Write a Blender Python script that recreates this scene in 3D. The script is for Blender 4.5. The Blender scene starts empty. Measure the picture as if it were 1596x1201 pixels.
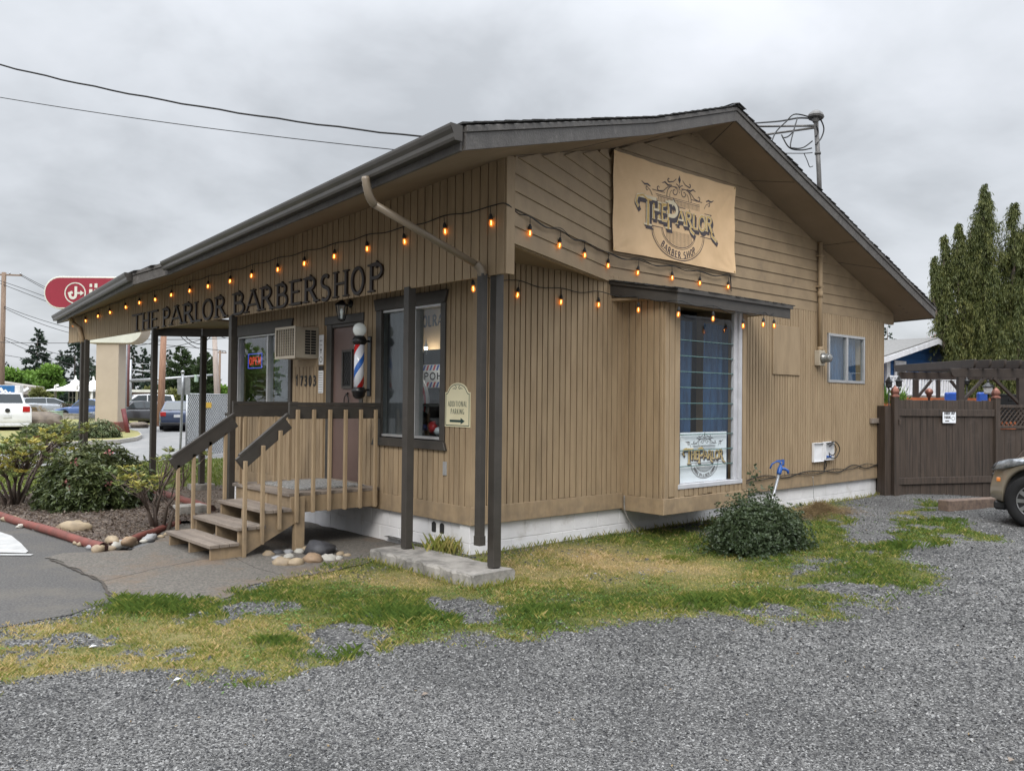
import bpy, bmesh, math, random
import numpy as np
from mathutils import Vector, Matrix
R_=math.radians
rnd=random.Random(7)
sc=bpy.context.scene
COL=sc.collection
# ---------------------------------------------------------------- camera
IW,IH=1596,1201
FPX=1307.29
YAW,PITCH,ROLL=0.842491712,0.0175481878,-0.0102455812
CAM=np.array([-5.6143,-6.9197,1.65])
def _rot(yaw,pitch,roll):
    cy,sy,cp,sp=math.cos(yaw),math.sin(yaw),math.cos(pitch),math.sin(pitch)
    f=np.array([cy*cp,sy*cp,sp]); r=np.array([sy,-cy,0.]); d=np.cross(f,r)
    cr,sr=math.cos(roll),math.sin(roll)
    return np.array([cr*r+sr*d,-sr*r+cr*d,f])
RC=_rot(YAW,PITCH,ROLL)
cd=bpy.data.cameras.new("camera"); cam=bpy.data.objects.new("camera",cd); COL.objects.link(cam); sc.camera=cam
cd.sensor_width=36; cd.lens=FPX/IW*36; cd.clip_start=.05; cd.clip_end=2000
m=Matrix.Identity(4)
for i in range(3):
    m[i][0]=RC[0][i]; m[i][1]=-RC[1][i]; m[i][2]=-RC[2][i]; m[i][3]=CAM[i]
cam.matrix_world=m
sc.render.resolution_x=1024; sc.render.resolution_y=770
def at(x,y,X=None,Y=None,Z=None,P=None,N=None,D=None):
    """photo measurement -> world point on a known plane of the place"""
    d=RC.T@np.array([(x-IW/2)/FPX,(y-IH/2)/FPX,1.])
    if X is not None: t=(X-CAM[0])/d[0]
    elif Y is not None: t=(Y-CAM[1])/d[1]
    elif Z is not None: t=(Z-CAM[2])/d[2]
    elif D is not None: t=D
    else:
        n=np.array(N,float); t=((np.array(P,float)-CAM)@n)/(n@d)
    p=CAM+d*t
    return (float(p[0]),float(p[1]),float(p[2]))
# ---------------------------------------------------------------- world, sun, exposure
SUN_EL,SUN_AZ=R_(40),R_(216)      # direction the light comes from, azimuth from +X
w=bpy.data.worlds.new("World"); sc.world=w; w.use_nodes=True
nt=w.node_tree; N=nt.nodes; Lk=nt.links; N.clear()
def nd(nt,t,**k):
    n=nt.nodes.new(t)
    for a,b in k.items(): setattr(n,a,b)
    return n
out=nd(nt,'ShaderNodeOutputWorld'); bg=nd(nt,'ShaderNodeBackground'); bg.inputs['Strength'].default_value=.1
sky=nd(nt,'ShaderNodeTexSky',sky_type='NISHITA'); sky.sun_disc=False; sky.sun_elevation=SUN_EL; sky.sun_rotation=R_(90)-SUN_AZ
sky.air_density=1.2; sky.dust_density=2
tc=nd(nt,'ShaderNodeTexCoord'); sep=nd(nt,'ShaderNodeSeparateXYZ'); Lk.new(tc.outputs['Generated'],sep.inputs[0])
def mth(nt,op,a,b=None,clamp=False):
    n=nt.nodes.new('ShaderNodeMath'); n.operation=op; n.use_clamp=clamp
    for i,v in enumerate((a,b)):
        if v is None: continue
        if isinstance(v,(int,float)): n.inputs[i].default_value=v
        else: nt.links.new(v,n.inputs[i])
    return n.outputs[0]
zz=mth(nt,'MAXIMUM',sep.outputs[2],0.0)
den=mth(nt,'ADD',zz,.30)
comb=nd(nt,'ShaderNodeCombineXYZ'); Lk.new(mth(nt,'DIVIDE',sep.outputs[0],den),comb.inputs[0]); Lk.new(mth(nt,'DIVIDE',sep.outputs[1],den),comb.inputs[1])
n1=nd(nt,'ShaderNodeTexNoise'); n1.inputs['Scale'].default_value=1.05; n1.inputs['Detail'].default_value=6; n1.inputs['Roughness'].default_value=.5; n1.inputs['Distortion'].default_value=.35
Lk.new(comb.outputs[0],n1.inputs['Vector'])
n2=nd(nt,'ShaderNodeTexNoise'); n2.inputs['Scale'].default_value=3.0; n2.inputs['Detail'].default_value=5; n2.inputs['Roughness'].default_value=.55; n2.inputs['Distortion'].default_value=.2
Lk.new(comb.outputs[0],n2.inputs['Vector'])
mixn=mth(nt,'ADD',mth(nt,'MULTIPLY',n1.outputs['Fac'],.68),mth(nt,'MULTIPLY',n2.outputs['Fac'],.32))
cr=nd(nt,'ShaderNodeValToRGB'); Lk.new(mixn,cr.inputs[0])
e=cr.color_ramp.elements
e[0].position=.38; e[0].color=(.55,.575,.61,1); e[1].position=.60; e[1].color=(.85,.875,.93,1)
x=cr.color_ramp.elements.new(.485); x.color=(.72,.75,.795,1)
# overcast: brighter towards the zenith
lift=mth(nt,'ADD',7.1,mth(nt,'MULTIPLY',mth(nt,'POWER',zz,4.0),56.0))
mul=nd(nt,'ShaderNodeVectorMath',operation='SCALE'); Lk.new(cr.outputs[0],mul.inputs[0]); Lk.new(lift,mul.inputs['Scale'])
mx=nd(nt,'ShaderNodeMixRGB'); mx.inputs[0].default_value=.93; Lk.new(sky.outputs[0],mx.inputs[1]); Lk.new(mul.outputs[0],mx.inputs[2])
Lk.new(mx.outputs[0],bg.inputs[0]); Lk.new(bg.outputs[0],out.inputs[0])
sd=bpy.data.lights.new("sun",'SUN'); sd.energy=1.5; sd.angle=R_(22); sd.color=(1,.97,.92)
so=bpy.data.objects.new("sun",sd); COL.objects.link(so)
dirv=Vector((math.cos(SUN_EL)*math.cos(SUN_AZ),math.cos(SUN_EL)*math.sin(SUN_AZ),math.sin(SUN_EL)))
so.rotation_euler=dirv.to_track_quat('Z','Y').to_euler(); so.location=(-10,-12,30)
vs=sc.view_settings; vs.view_transform='Standard'; vs.look='None'; vs.exposure=.45; vs.gamma=1; vs.use_curve_mapping=False
# ---------------------------------------------------------------- materials
MATS={}
def pmat(name,col,col2=None,scale=4,rough=.7,bump=0,bscale=30,stretch=(1,1,1),metal=0,detail=5,dirt=None,dscale=2,dpos=.6,chips=None,emit=None,estr=0,bstretch=None,lo=.35,hi=.65,spec=.5,coat=0,attr=None,alpha=None):
    if name in MATS: return MATS[name]
    m=bpy.data.materials.new(name); m.use_nodes=True; nt=m.node_tree; b=nt.nodes['Principled BSDF']
    b.inputs['Roughness'].default_value=rough; b.inputs['Metallic'].default_value=metal
    b.inputs['Specular IOR Level'].default_value=spec; b.inputs['Coat Weight'].default_value=coat
    tc=nd(nt,'ShaderNodeTexCoord'); mp=nd(nt,'ShaderNodeMapping'); mp.inputs['Scale'].default_value=stretch
    nt.links.new(tc.outputs['Object'],mp.inputs[0])
    c=None
    if col2 is None: col2=tuple(v*.8 for v in col)
    n=nd(nt,'ShaderNodeTexNoise'); n.inputs['Scale'].default_value=scale; n.inputs['Detail'].default_value=detail; n.inputs['Roughness'].default_value=.6
    nt.links.new(mp.outputs[0],n.inputs['Vector'])
    r=nd(nt,'ShaderNodeValToRGB'); r.color_ramp.elements[0].position=lo; r.color_ramp.elements[1].position=hi
    r.color_ramp.elements[0].color=(*col,1); r.color_ramp.elements[1].color=(*col2,1)
    fac=n.outputs['Fac']
    if attr:
        a=nd(nt,'ShaderNodeAttribute'); a.attribute_name=attr
        fac=mth(nt,'ADD',mth(nt,'MULTIPLY',a.outputs['Fac'],.8),mth(nt,'MULTIPLY',n.outputs['Fac'],.2))
    nt.links.new(fac,r.inputs[0]); c=r.outputs[0]
    for spec_,sc_,ps,wd in ((dirt,dscale,dpos,.12),(chips,None,.73,.02)):
        if spec_ is None: continue
        n3=nd(nt,'ShaderNodeTexNoise'); n3.inputs['Scale'].default_value=sc_ or 26; n3.inputs['Detail'].default_value=7 if sc_ else 3; n3.inputs['Roughness'].default_value=.7
        nt.links.new(tc.outputs['Object'] if name.startswith('tan_paint')==False else mp.outputs[0],n3.inputs['Vector'])
        r3=nd(nt,'ShaderNodeValToRGB'); r3.color_ramp.elements[0].position=ps-wd; r3.color_ramp.elements[1].position=ps+wd
        nt.links.new(n3.outputs['Fac'],r3.inputs[0])
        mm=nd(nt,'ShaderNodeMixRGB'); mm.inputs[2].default_value=(*spec_,1); nt.links.new(r3.outputs[0],mm.inputs[0]); nt.links.new(c,mm.inputs[1]); c=mm.outputs[0]
    if name.startswith('tan_paint'):
        # mud splash and rain drips low on the boards
        sx=nd(nt,'ShaderNodeSeparateXYZ'); nt.links.new(tc.outputs['Object'],sx.inputs[0]); n5=nd(nt,'ShaderNodeTexNoise'); n5.inputs['Scale'].default_value=9; n5.inputs['Detail'].default_value=6; nt.links.new(tc.outputs['Object'],n5.inputs['Vector'])
        hgt=mth(nt,'SUBTRACT',1.0,mth(nt,'MULTIPLY',mth(nt,'SUBTRACT',sx.outputs[2],.32),2.6),True); fm=mth(nt,'MULTIPLY',hgt,mth(nt,'MULTIPLY',mth(nt,'SUBTRACT',n5.outputs['Fac'],.36),2.6,True),True)
        m5=nd(nt,'ShaderNodeMixRGB'); m5.inputs[2].default_value=(.17,.13,.09,1); nt.links.new(mth(nt,'MULTIPLY',fm,.75),m5.inputs[0]); nt.links.new(c,m5.inputs[1]); c=m5.outputs[0]
    nt.links.new(c,b.inputs['Base Color'])
    if bump:
        n4=nd(nt,'ShaderNodeTexNoise'); n4.inputs['Scale'].default_value=bscale; n4.inputs['Detail'].default_value=6; n4.inputs['Roughness'].default_value=.65
        if bstretch:
            mp2=nd(nt,'ShaderNodeMapping'); mp2.inputs['Scale'].default_value=bstretch; nt.links.new(tc.outputs['Object'],mp2.inputs[0]); nt.links.new(mp2.outputs[0],n4.inputs['Vector'])
        else: nt.links.new(tc.outputs['Object'],n4.inputs['Vector'])
        bp=nd(nt,'ShaderNodeBump'); bp.inputs['Strength'].default_value=min(1,bump*20); bp.inputs['Distance'].default_value=.02*min(1,bump*20)
        nt.links.new(n4.outputs['Fac'],bp.inputs['Height']); nt.links.new(bp.outputs[0],b.inputs['Normal'])
    if emit:
        b.inputs['Emission Color'].default_value=(*emit,1); b.inputs['Emission Strength'].default_value=estr
    MATS[name]=m; return m
def glassmat(name,tint=(.8,.85,.85),gl=.09):
    m=bpy.data.materials.new(name); m.use_nodes=True; nt=m.node_tree; nt.nodes.clear()
    o=nd(nt,'ShaderNodeOutputMaterial'); t=nd(nt,'ShaderNodeBsdfTransparent'); t.inputs[0].default_value=(*tint,1)
    g=nd(nt,'ShaderNodeBsdfGlossy'); g.inputs['Roughness'].default_value=.015; g.inputs[0].default_value=(.95,.97,1,1)
    lw=nd(nt,'ShaderNodeLayerWeight'); lw.inputs[0].default_value=.5
    f=mth(nt,'ADD',mth(nt,'MULTIPLY',mth(nt,'POWER',lw.outputs['Facing'],5.0),.95),.035+gl,True)
    tcn=nd(nt,'ShaderNodeTexCoord'); nz=nd(nt,'ShaderNodeTexNoise'); nz.inputs['Scale'].default_value=1.6; nz.inputs['Detail'].default_value=1
    bp=nd(nt,'ShaderNodeBump'); bp.inputs['Strength'].default_value=.12; bp.inputs['Distance'].default_value=.02
    nt.links.new(tcn.outputs['Object'],nz.inputs['Vector']); nt.links.new(nz.outputs['Fac'],bp.inputs['Height']); nt.links.new(bp.outputs[0],g.inputs['Normal'])
    mxs=nd(nt,'ShaderNodeMixShader'); nt.links.new(f,mxs.inputs[0]); nt.links.new(t.outputs[0],mxs.inputs[1]); nt.links.new(g.outputs[0],mxs.inputs[2]); nt.links.new(mxs.outputs[0],o.inputs[0])
    MATS[name]=m; return m
TAN=(.335,.247,.152); TAN2=(.272,.197,.119)
pmat('tan_paint',TAN,TAN2,scale=7,stretch=(1.5,1.5,.25),rough=.62,bump=.014,bscale=14,bstretch=(9,9,1),dirt=(.19,.14,.09),dscale=2.2,dpos=.68,spec=.35)
pmat('tan_paint_worn',TAN,TAN2,scale=7,stretch=(1.5,1.5,.25),rough=.65,bump=.012,bscale=14,bstretch=(9,9,1),dirt=(.18,.13,.085),dscale=1.6,dpos=.70,chips=(.62,.60,.56),spec=.3)
pmat('tan_lap',(.305,.226,.140),(.245,.180,.112),scale=3,rough=.65,bump=.012,bscale=14,bstretch=(1,1,12),dirt=(.18,.14,.10),dscale=1.5,dpos=.74,spec=.3)
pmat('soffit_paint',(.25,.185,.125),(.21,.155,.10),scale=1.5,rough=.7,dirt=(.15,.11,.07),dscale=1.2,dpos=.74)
pmat('dark_trim',(.052,.045,.038),(.038,.033,.028),scale=5,rough=.5,bump=.01,bscale=25,bstretch=(8,8,1),dirt=(.115,.10,.085),dscale=3,dpos=.72)
pmat('fascia_paint',(.088,.080,.072),(.062,.056,.051),scale=9,rough=.6,bump=.03,bscale=45,dirt=(.18,.165,.15),dscale=6,dpos=.68)
pmat('gutter_paint',(.068,.061,.053),(.05,.045,.039),scale=3,rough=.38,metal=.1,dirt=(.06,.055,.045),dscale=2.5,dpos=.68)
pmat('shingle',(.020,.020,.020),(.045,.043,.040),scale=30,rough=.95,bump=.04,bscale=80)
pmat('white_block',(.68,.67,.67),(.60,.59,.59),scale=3,rough=.85,bump=.02,bscale=40,dirt=(.36,.33,.29),dscale=2.2,dpos=.70)
pmat('concrete_old',(.33,.31,.28),(.22,.205,.185),scale=6,rough=.9,bump=.04,bscale=35,dirt=(.11,.105,.095),dscale=3,dpos=.60)
pmat('weathered_wood',(.25,.205,.165),(.16,.13,.105),scale=8,rough=.8,bump=.025,bscale=12,bstretch=(1,1,1),stretch=(1,.15,1),dirt=(.13,.105,.085),dscale=4,dpos=.66)
pmat('marking_white',(.42,.42,.41),(.33,.33,.32),scale=9,rough=.9,dirt=(.28,.275,.265),dscale=7,dpos=.66)
pmat('mast_grey',(.15,.145,.14),(.10,.097,.094),scale=14,rough=.55,metal=.3)
pmat('black_metal',(.012,.012,.013),rough=.35,spec=.5)
pmat('black_rubber',(.018,.018,.018),rough=.8,bump=.01,bscale=60)
pmat('dark_interior',(.030,.028,.026),rough=.9)
pmat('interior_wall',(.10,.09,.08),rough=.9)
pmat('door_brown',(.135,.085,.070),(.115,.072,.06),scale=3,rough=.45)
pmat('alu',(.50,.50,.50),(.42,.42,.42),scale=8,rough=.4,metal=.6)
pmat('win_white',(.50,.50,.52),(.42,.42,.44),scale=6,rough=.5)
pmat('cream_metal',(.42,.37,.29),(.36,.31,.24),scale=5,rough=.5,dirt=(.2,.16,.12),dscale=5,dpos=.7)
pmat('vent_dark',(.02,.02,.02),rough=.8)
pmat('white_plastic',(.72,.72,.73),(.65,.65,.66),scale=5,rough=.35)
pmat('globe_white',(.78,.80,.78),(.72,.75,.73),rough=.15,emit=(.9,.95,.9),estr=.06)
pmat('brass',(.75,.55,.25),rough=.25,metal=1)
pmat('sign_cream',(.72,.66,.45),(.66,.60,.40),scale=3,rough=.45)
pmat('sign_green',(.012,.045,.04),rough=.5)
pmat('ink_black',(.018,.016,.016),rough=.6)
pmat('ink_white',(.80,.80,.80),rough=.5)
pmat('letter_brown',(.032,.021,.017),(.022,.015,.012),rough=.42,scale=12,spec=.3)
pmat('canvas',(.72,.50,.29),(.63,.43,.24),scale=2,rough=.75)
pmat('logo_ink',(.075,.06,.065),rough=.7)
pmat('logo_gold',(.60,.40,.13),(.46,.29,.08),scale=40,rough=.6)
pmat('logo_light',(.75,.64,.44),rough=.6)
pmat('poster_white',(.78,.80,.83),(.74,.76,.79),scale=2,rough=.4)
pmat('curtain_blue',(.015,.062,.145),(.007,.028,.075),scale=3,stretch=(6,6,1),rough=.7)
pmat('red_gloss',(.55,.03,.035),rough=.3); pmat('blue_gloss',(.03,.10,.45),rough=.3); pmat('white_gloss',(.78,.79,.82),rough=.3)
pmat('grey_curtain',(.075,.075,.08),(.05,.05,.055),scale=3,stretch=(8,8,1),rough=.8)
pmat('bulb_glass',(.9,.45,.12),rough=.2,emit=(1,.33,.06),estr=1.6)
pmat('bulb_core',(1,.7,.3),rough=.2,emit=(1,.50,.15),estr=15)
pmat('cable_black',(.012,.012,.012),rough=.6)
pmat('neon_red',(.8,.05,.05),emit=(1,.05,.05),estr=.35); pmat('neon_blue',(.1,.1,.8),emit=(.12,.12,1),estr=.35)
pmat('fence_brown',(.064,.045,.033),(.028,.020,.015),scale=4,stretch=(7,7,.35),rough=.7,bump=.02,bscale=14,bstretch=(9,9,1),dirt=(.085,.065,.055),dscale=3,dpos=.70)
pmat('pergola_brown',(.044,.032,.025),(.030,.022,.018),scale=5,rough=.65)
pmat('copper',(.28,.12,.085),(.16,.075,.06),scale=10,rough=.45,metal=.6)
pmat('galv',(.42,.43,.44),(.30,.31,.32),scale=14,rough=.45,metal=.7)
pmat('hydrant_blue',(.02,.10,.36),(.015,.07,.28),scale=8,rough=.4)
pmat('rock_tan',(.34,.265,.17),(.22,.17,.115),scale=7,rough=.7,bump=.02,bscale=20)
pmat('rock_grey',(.30,.30,.30),(.20,.20,.21),scale=7,rough=.7,bump=.02,bscale=20)
pmat('rock_dark',(.06,.06,.065),(.03,.03,.035),scale=7,rough=.6,bump=.03,bscale=15)
pmat('rock_white',(.42,.40,.35),(.30,.285,.25),scale=7,rough=.7,bump=.02,bscale=20)
pmat('rock_brown',(.30,.20,.12),(.20,.14,.09),scale=7,rough=.7,bump=.03,bscale=20)
pmat('timber_red',(.19,.052,.038),(.12,.04,.03),scale=6,stretch=(1,1,1),rough=.7,bump=.02,bscale=20,dirt=(.13,.07,.055),dscale=5,dpos=.64)
pmat('timber_end',(.10,.05,.04),rough=.9)
pmat('bark',(.16,.12,.10),(.09,.07,.055),scale=10,rough=.9,bump=.03,bscale=20,stretch=(1,1,.3))
pmat('pole_wood',(.24,.17,.12),(.16,.11,.08),scale=6,stretch=(3,3,.3),rough=.85)
pmat('pole_orange',(.33,.19,.125),(.22,.12,.08),scale=6,stretch=(3,3,.3),rough=.85)
pmat('pole_pale',(.40,.34,.30),(.28,.23,.20),scale=6,stretch=(3,3,.3),rough=.85)
# ---------------------------------------------------------------- object helpers
def wloc(o):
    v=Vector((0,0,0))
    while o is not None: v+=o.location; o=o.parent
    return v
def tag(o,label=None,cat=None,group=None,kind=None):
    if label: o['label']=label
    if cat: o['category']=cat
    if group: o['group']=group
    if kind: o['kind']=kind
    return o
def thing(name,label,cat,loc=(0,0,0),rz=0,group=None):
    o=bpy.data.objects.new(name,None); COL.objects.link(o); o.location=loc; o.rotation_euler=(0,0,rz); o.empty_display_size=.1
    return tag(o,label,cat,group)
def npmesh(name,V,F,mat,parent=None,fv=None,local=False,mats=None,mi=None,smooth=False):
    V=np.asarray(V,dtype=np.float32).copy(); F=np.asarray(F,dtype=np.int32)
    if parent is not None and not local: V-=np.array(wloc(parent),dtype=np.float32)
    me=bpy.data.meshes.new(name); me.vertices.add(len(V)); me.vertices.foreach_set('co',V.ravel())
    k=F.shape[1]; me.loops.add(F.size); me.loops.foreach_set('vertex_index',F.ravel())
    me.polygons.add(len(F)); me.polygons.foreach_set('loop_start',np.arange(0,F.size,k,dtype=np.int32)); me.polygons.foreach_set('loop_total',np.full(len(F),k,dtype=np.int32))
    if smooth: me.polygons.foreach_set('use_smooth',np.ones(len(F),dtype=bool))
    me.update(calc_edges=True)
    if fv is not None:
        a=me.attributes.new('v','FLOAT','FACE'); a.data.foreach_set('value',np.asarray(fv,dtype=np.float32))
    for mm in (mats or [mat]): me.materials.append(MATS[mm] if isinstance(mm,str) else mm)
    if mi is not None: me.polygons.foreach_set('material_index',np.asarray(mi,dtype=np.int32))
    o=bpy.data.objects.new(name,me); COL.objects.link(o)
    if parent is not None: o.parent=parent
    return o
class MB:
    def __init__(s): s.v=[]; s.f=[]; s.m=[]; s.cm=0; s.sm=[]; s.cs=False
    def add(s,vs,fs):
        b=len(s.v); s.v+= [tuple(map(float,q)) for q in vs]
        for f in fs: s.f.append(tuple(b+i for i in f)); s.m.append(s.cm); s.sm.append(s.cs)
    def box(s,x0,y0,z0,x1,y1,z1):
        s.add([(x0,y0,z0),(x1,y0,z0),(x1,y1,z0),(x0,y1,z0),(x0,y0,z1),(x1,y0,z1),(x1,y1,z1),(x0,y1,z1)],[(0,3,2,1),(4,5,6,7),(0,1,5,4),(1,2,6,5),(2,3,7,6),(3,0,4,7)])
    def obox(s,o,u,v,n):
        """box from corner o spanned by vectors u,v,n"""
        o,u,v,n=map(lambda a:np.array(a,float),(o,u,v,n))
        if np.dot(np.cross(u,v),n)<0: u,v=v,u
        P=[o,o+u,o+u+v,o+v]; P+= [p+n for p in P]
        s.add(P,[(0,3,2,1),(4,5,6,7),(0,1,5,4),(1,2,6,5),(2,3,7,6),(3,0,4,7)])
    def beam(s,p,q,w,h,up=(0,0,1)):
        p,q,up=np.array(p,float),np.array(q,float),np.array(up,float); d=q-p; d/=np.linalg.norm(d)
        a=np.cross(d,up); a/=np.linalg.norm(a); b=np.cross(a,d)
        s.obox(p-a*w/2-b*h/2,a*w,b*h,q-p)
    def prism(s,poly,O,U,V,Nn,depth):
        O,U,V,Nn=[np.array(a,float) for a in (O,U,V,Nn)]
        if np.dot(np.cross(U,V),Nn)<0: poly=poly[::-1]
        ar=sum(poly[i][0]*poly[(i+1)%len(poly)][1]-poly[(i+1)%len(poly)][0]*poly[i][1] for i in range(len(poly)))
        if ar*np.dot(np.cross(U,V),Nn)<0: poly=poly[::-1]
        if np.dot(np.cross(U,V),Nn)<0: pass
        n=len(poly); A=[O+U*a+V*b for a,b in poly]; B=[p+Nn*depth for p in A]
        s.add(A+B,[tuple(range(n))[::-1],tuple(range(n,2*n))]+[(i,(i+1)%n,n+(i+1)%n,n+i) for i in range(n)])
    def tube(s,pts,r,n=8,cap=True,closed=False):
        P=[np.array(p,float) for p in pts]; m=len(P); rr=r if hasattr(r,'__len__') else [r]*m
        cs=s.cs; s.cs=True
        T=[]
        for i in range(m):
            a=P[max(i-1,0)]; b=P[min(i+1,m-1)]
            if closed: a=P[(i-1)%m]; b=P[(i+1)%m]
            t=b-a; T.append(t/(np.linalg.norm(t)+1e-9))
        up=np.array([0,0,1.]) if abs(T[0][2])<.9 else np.array([1.,0,0]); a=np.cross(T[0],up); a/=np.linalg.norm(a)
        vs=[]
        for i in range(m):
            a=a-T[i]*np.dot(a,T[i]); a/=np.linalg.norm(a)+1e-9; b=np.cross(T[i],a)
            for k in range(n):
                th=2*math.pi*k/n; vs.append(P[i]+rr[i]*(math.cos(th)*a+math.sin(th)*b))
        fs=[]
        for i in range(m if closed else m-1):
            for k in range(n): fs.append((i*n+k,i*n+(k+1)%n,((i+1)%m)*n+(k+1)%n,((i+1)%m)*n+k))
        s.add(vs,fs); s.cs=cs
        if cap and not closed:
            b0=len(s.v)-m*n; s.f.append(tuple(b0+k for k in range(n))[::-1]); s.m.append(s.cm); s.sm.append(False)
            s.f.append(tuple(b0+(m-1)*n+k for k in range(n))); s.m.append(s.cm); s.sm.append(False)
    def lathe(s,prof,c,n=20,ax=(0,0,1),smooth=True):
        ax=np.array(ax,float); ax/=np.linalg.norm(ax); t=np.array([1.,0,0]) if abs(ax[0])<.9 else np.array([0,1.,0]); a=np.cross(ax,t); a/=np.linalg.norm(a); b=np.cross(ax,a); c=np.array(c,float)
        vs=[];fs=[];m=len(prof)
        for r,z in prof:
            for k in range(n):
                th=2*math.pi*k/n; vs.append(c+ax*z+r*(math.cos(th)*a+math.sin(th)*b))
        for i in range(m-1):
            for k in range(n): fs.append((i*n+k,i*n+(k+1)%n,(i+1)*n+(k+1)%n,(i+1)*n+k))
        cs=s.cs; s.cs=smooth; s.add(vs,fs); s.cs=cs
        b0=len(s.v)-m*n
        for i in (0,m-1):
            if prof[i][0]>1e-4:
                f=tuple(b0+i*n+k for k in range(n)); s.f.append(f if i else f[::-1]); s.m.append(s.cm); s.sm.append(False)
    def ell(s,c,r,rot=0,n=12,m=8,jit=0,seed=0,flat=0):
        q=random.Random(seed); vs=[];fs=[]; cr,sr=math.cos(rot),math.sin(rot)
        J=[[1+q.uniform(-jit,jit) for _ in range(n)] for _ in range(m+1)]
        for i in range(m+1):
            ph=math.pi*i/m
            for k in range(n):
                th=2*math.pi*k/n; j=J[i][k] if 0<i<m else 1
                x,y,z=r[0]*math.sin(ph)*math.cos(th)*j,r[1]*math.sin(ph)*math.sin(th)*j,r[2]*math.cos(ph)*j
                vs.append((c[0]+x*cr-y*sr,c[1]+x*sr+y*cr,c[2]+z))
        for i in range(m):
            for k in range(n): fs.append((i*n+k,(i+1)*n+k,(i+1)*n+(k+1)%n,i*n+(k+1)%n))
        cs=s.cs; s.cs=True; s.add(vs,fs); s.cs=cs
    def build(s,name,mats,parent=None,bevel=0,local=False,seg=1,flip=False):
        V=s.v
        if parent is not None and not local:
            o=wloc(parent); V=[(a-o.x,b-o.y,c-o.z) for a,b,c in V]
        me=bpy.data.meshes.new(name); me.from_pydata(V,[],s.f)
        for mm in (mats if isinstance(mats,(list,tuple)) else [mats]): me.materials.append(MATS[mm])
        me.polygons.foreach_set('material_index',s.m); me.polygons.foreach_set('use_smooth',s.sm); me.update()
        if not flip:
            bm=bmesh.new(); bm.from_mesh(me); bmesh.ops.recalc_face_normals(bm,faces=bm.faces); bm.to_mesh(me); bm.free()
        o=bpy.data.objects.new(name,me); COL.objects.link(o)
        if parent is not None: o.parent=parent
        if bevel:
            b=o.modifiers.new('bevel','BEVEL'); b.width=bevel; b.segments=seg; b.limit_method='ANGLE'; b.angle_limit=R_(40)
        return o
def copy_tree(o,parent=None,loc=None,rz=None,label=None):
    c=o.copy(); COL.objects.link(c); c.parent=parent
    if loc is not None: c.location=loc
    if rz is not None: c.rotation_euler=(0,0,rz)
    if label: c['label']=label
    for ch in list(o.children): copy_tree(ch,c)
    return c
# value noise
def vnoise(x,y,seed=0):
    x=np.asarray(x,float); y=np.asarray(y,float); xi=np.floor(x).astype(np.int64); yi=np.floor(y).astype(np.int64); fx=x-xi; fy=y-yi
    fx=fx*fx*(3-2*fx); fy=fy*fy*(3-2*fy)
    def h(a,b):
        n=(a*374761393+b*668265263+seed*974634777)&0xffffffff; n=((n^(n>>13))*1274126177)&0xffffffff; return ((n^(n>>16))&0xffff)/65535.
    return (h(xi,yi)*(1-fx)+h(xi+1,yi)*fx)*(1-fy)+(h(xi,yi+1)*(1-fx)+h(xi+1,yi+1)*fx)*fy
def fbm(x,y,seed=0,o=4):
    s=0;a=.5;t=0
    for i in range(o): s=s+a*vnoise(x*2**i,y*2**i,seed+i*17); t+=a; a*=.5
    return s/t
def inpoly(px,py,poly):
    px=np.asarray(px,float); py=np.asarray(py,float); c=np.zeros(px.shape,bool); n=len(poly)
    for i in range(n):
        x1,y1=poly[i][:2]; x2,y2=poly[(i+1)%n][:2]
        k=((y1>py)!=(y2>py))&(px<(x2-x1)*(py-y1)/((y2-y1)+1e-12)+x1); c^=k
    return c
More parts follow.
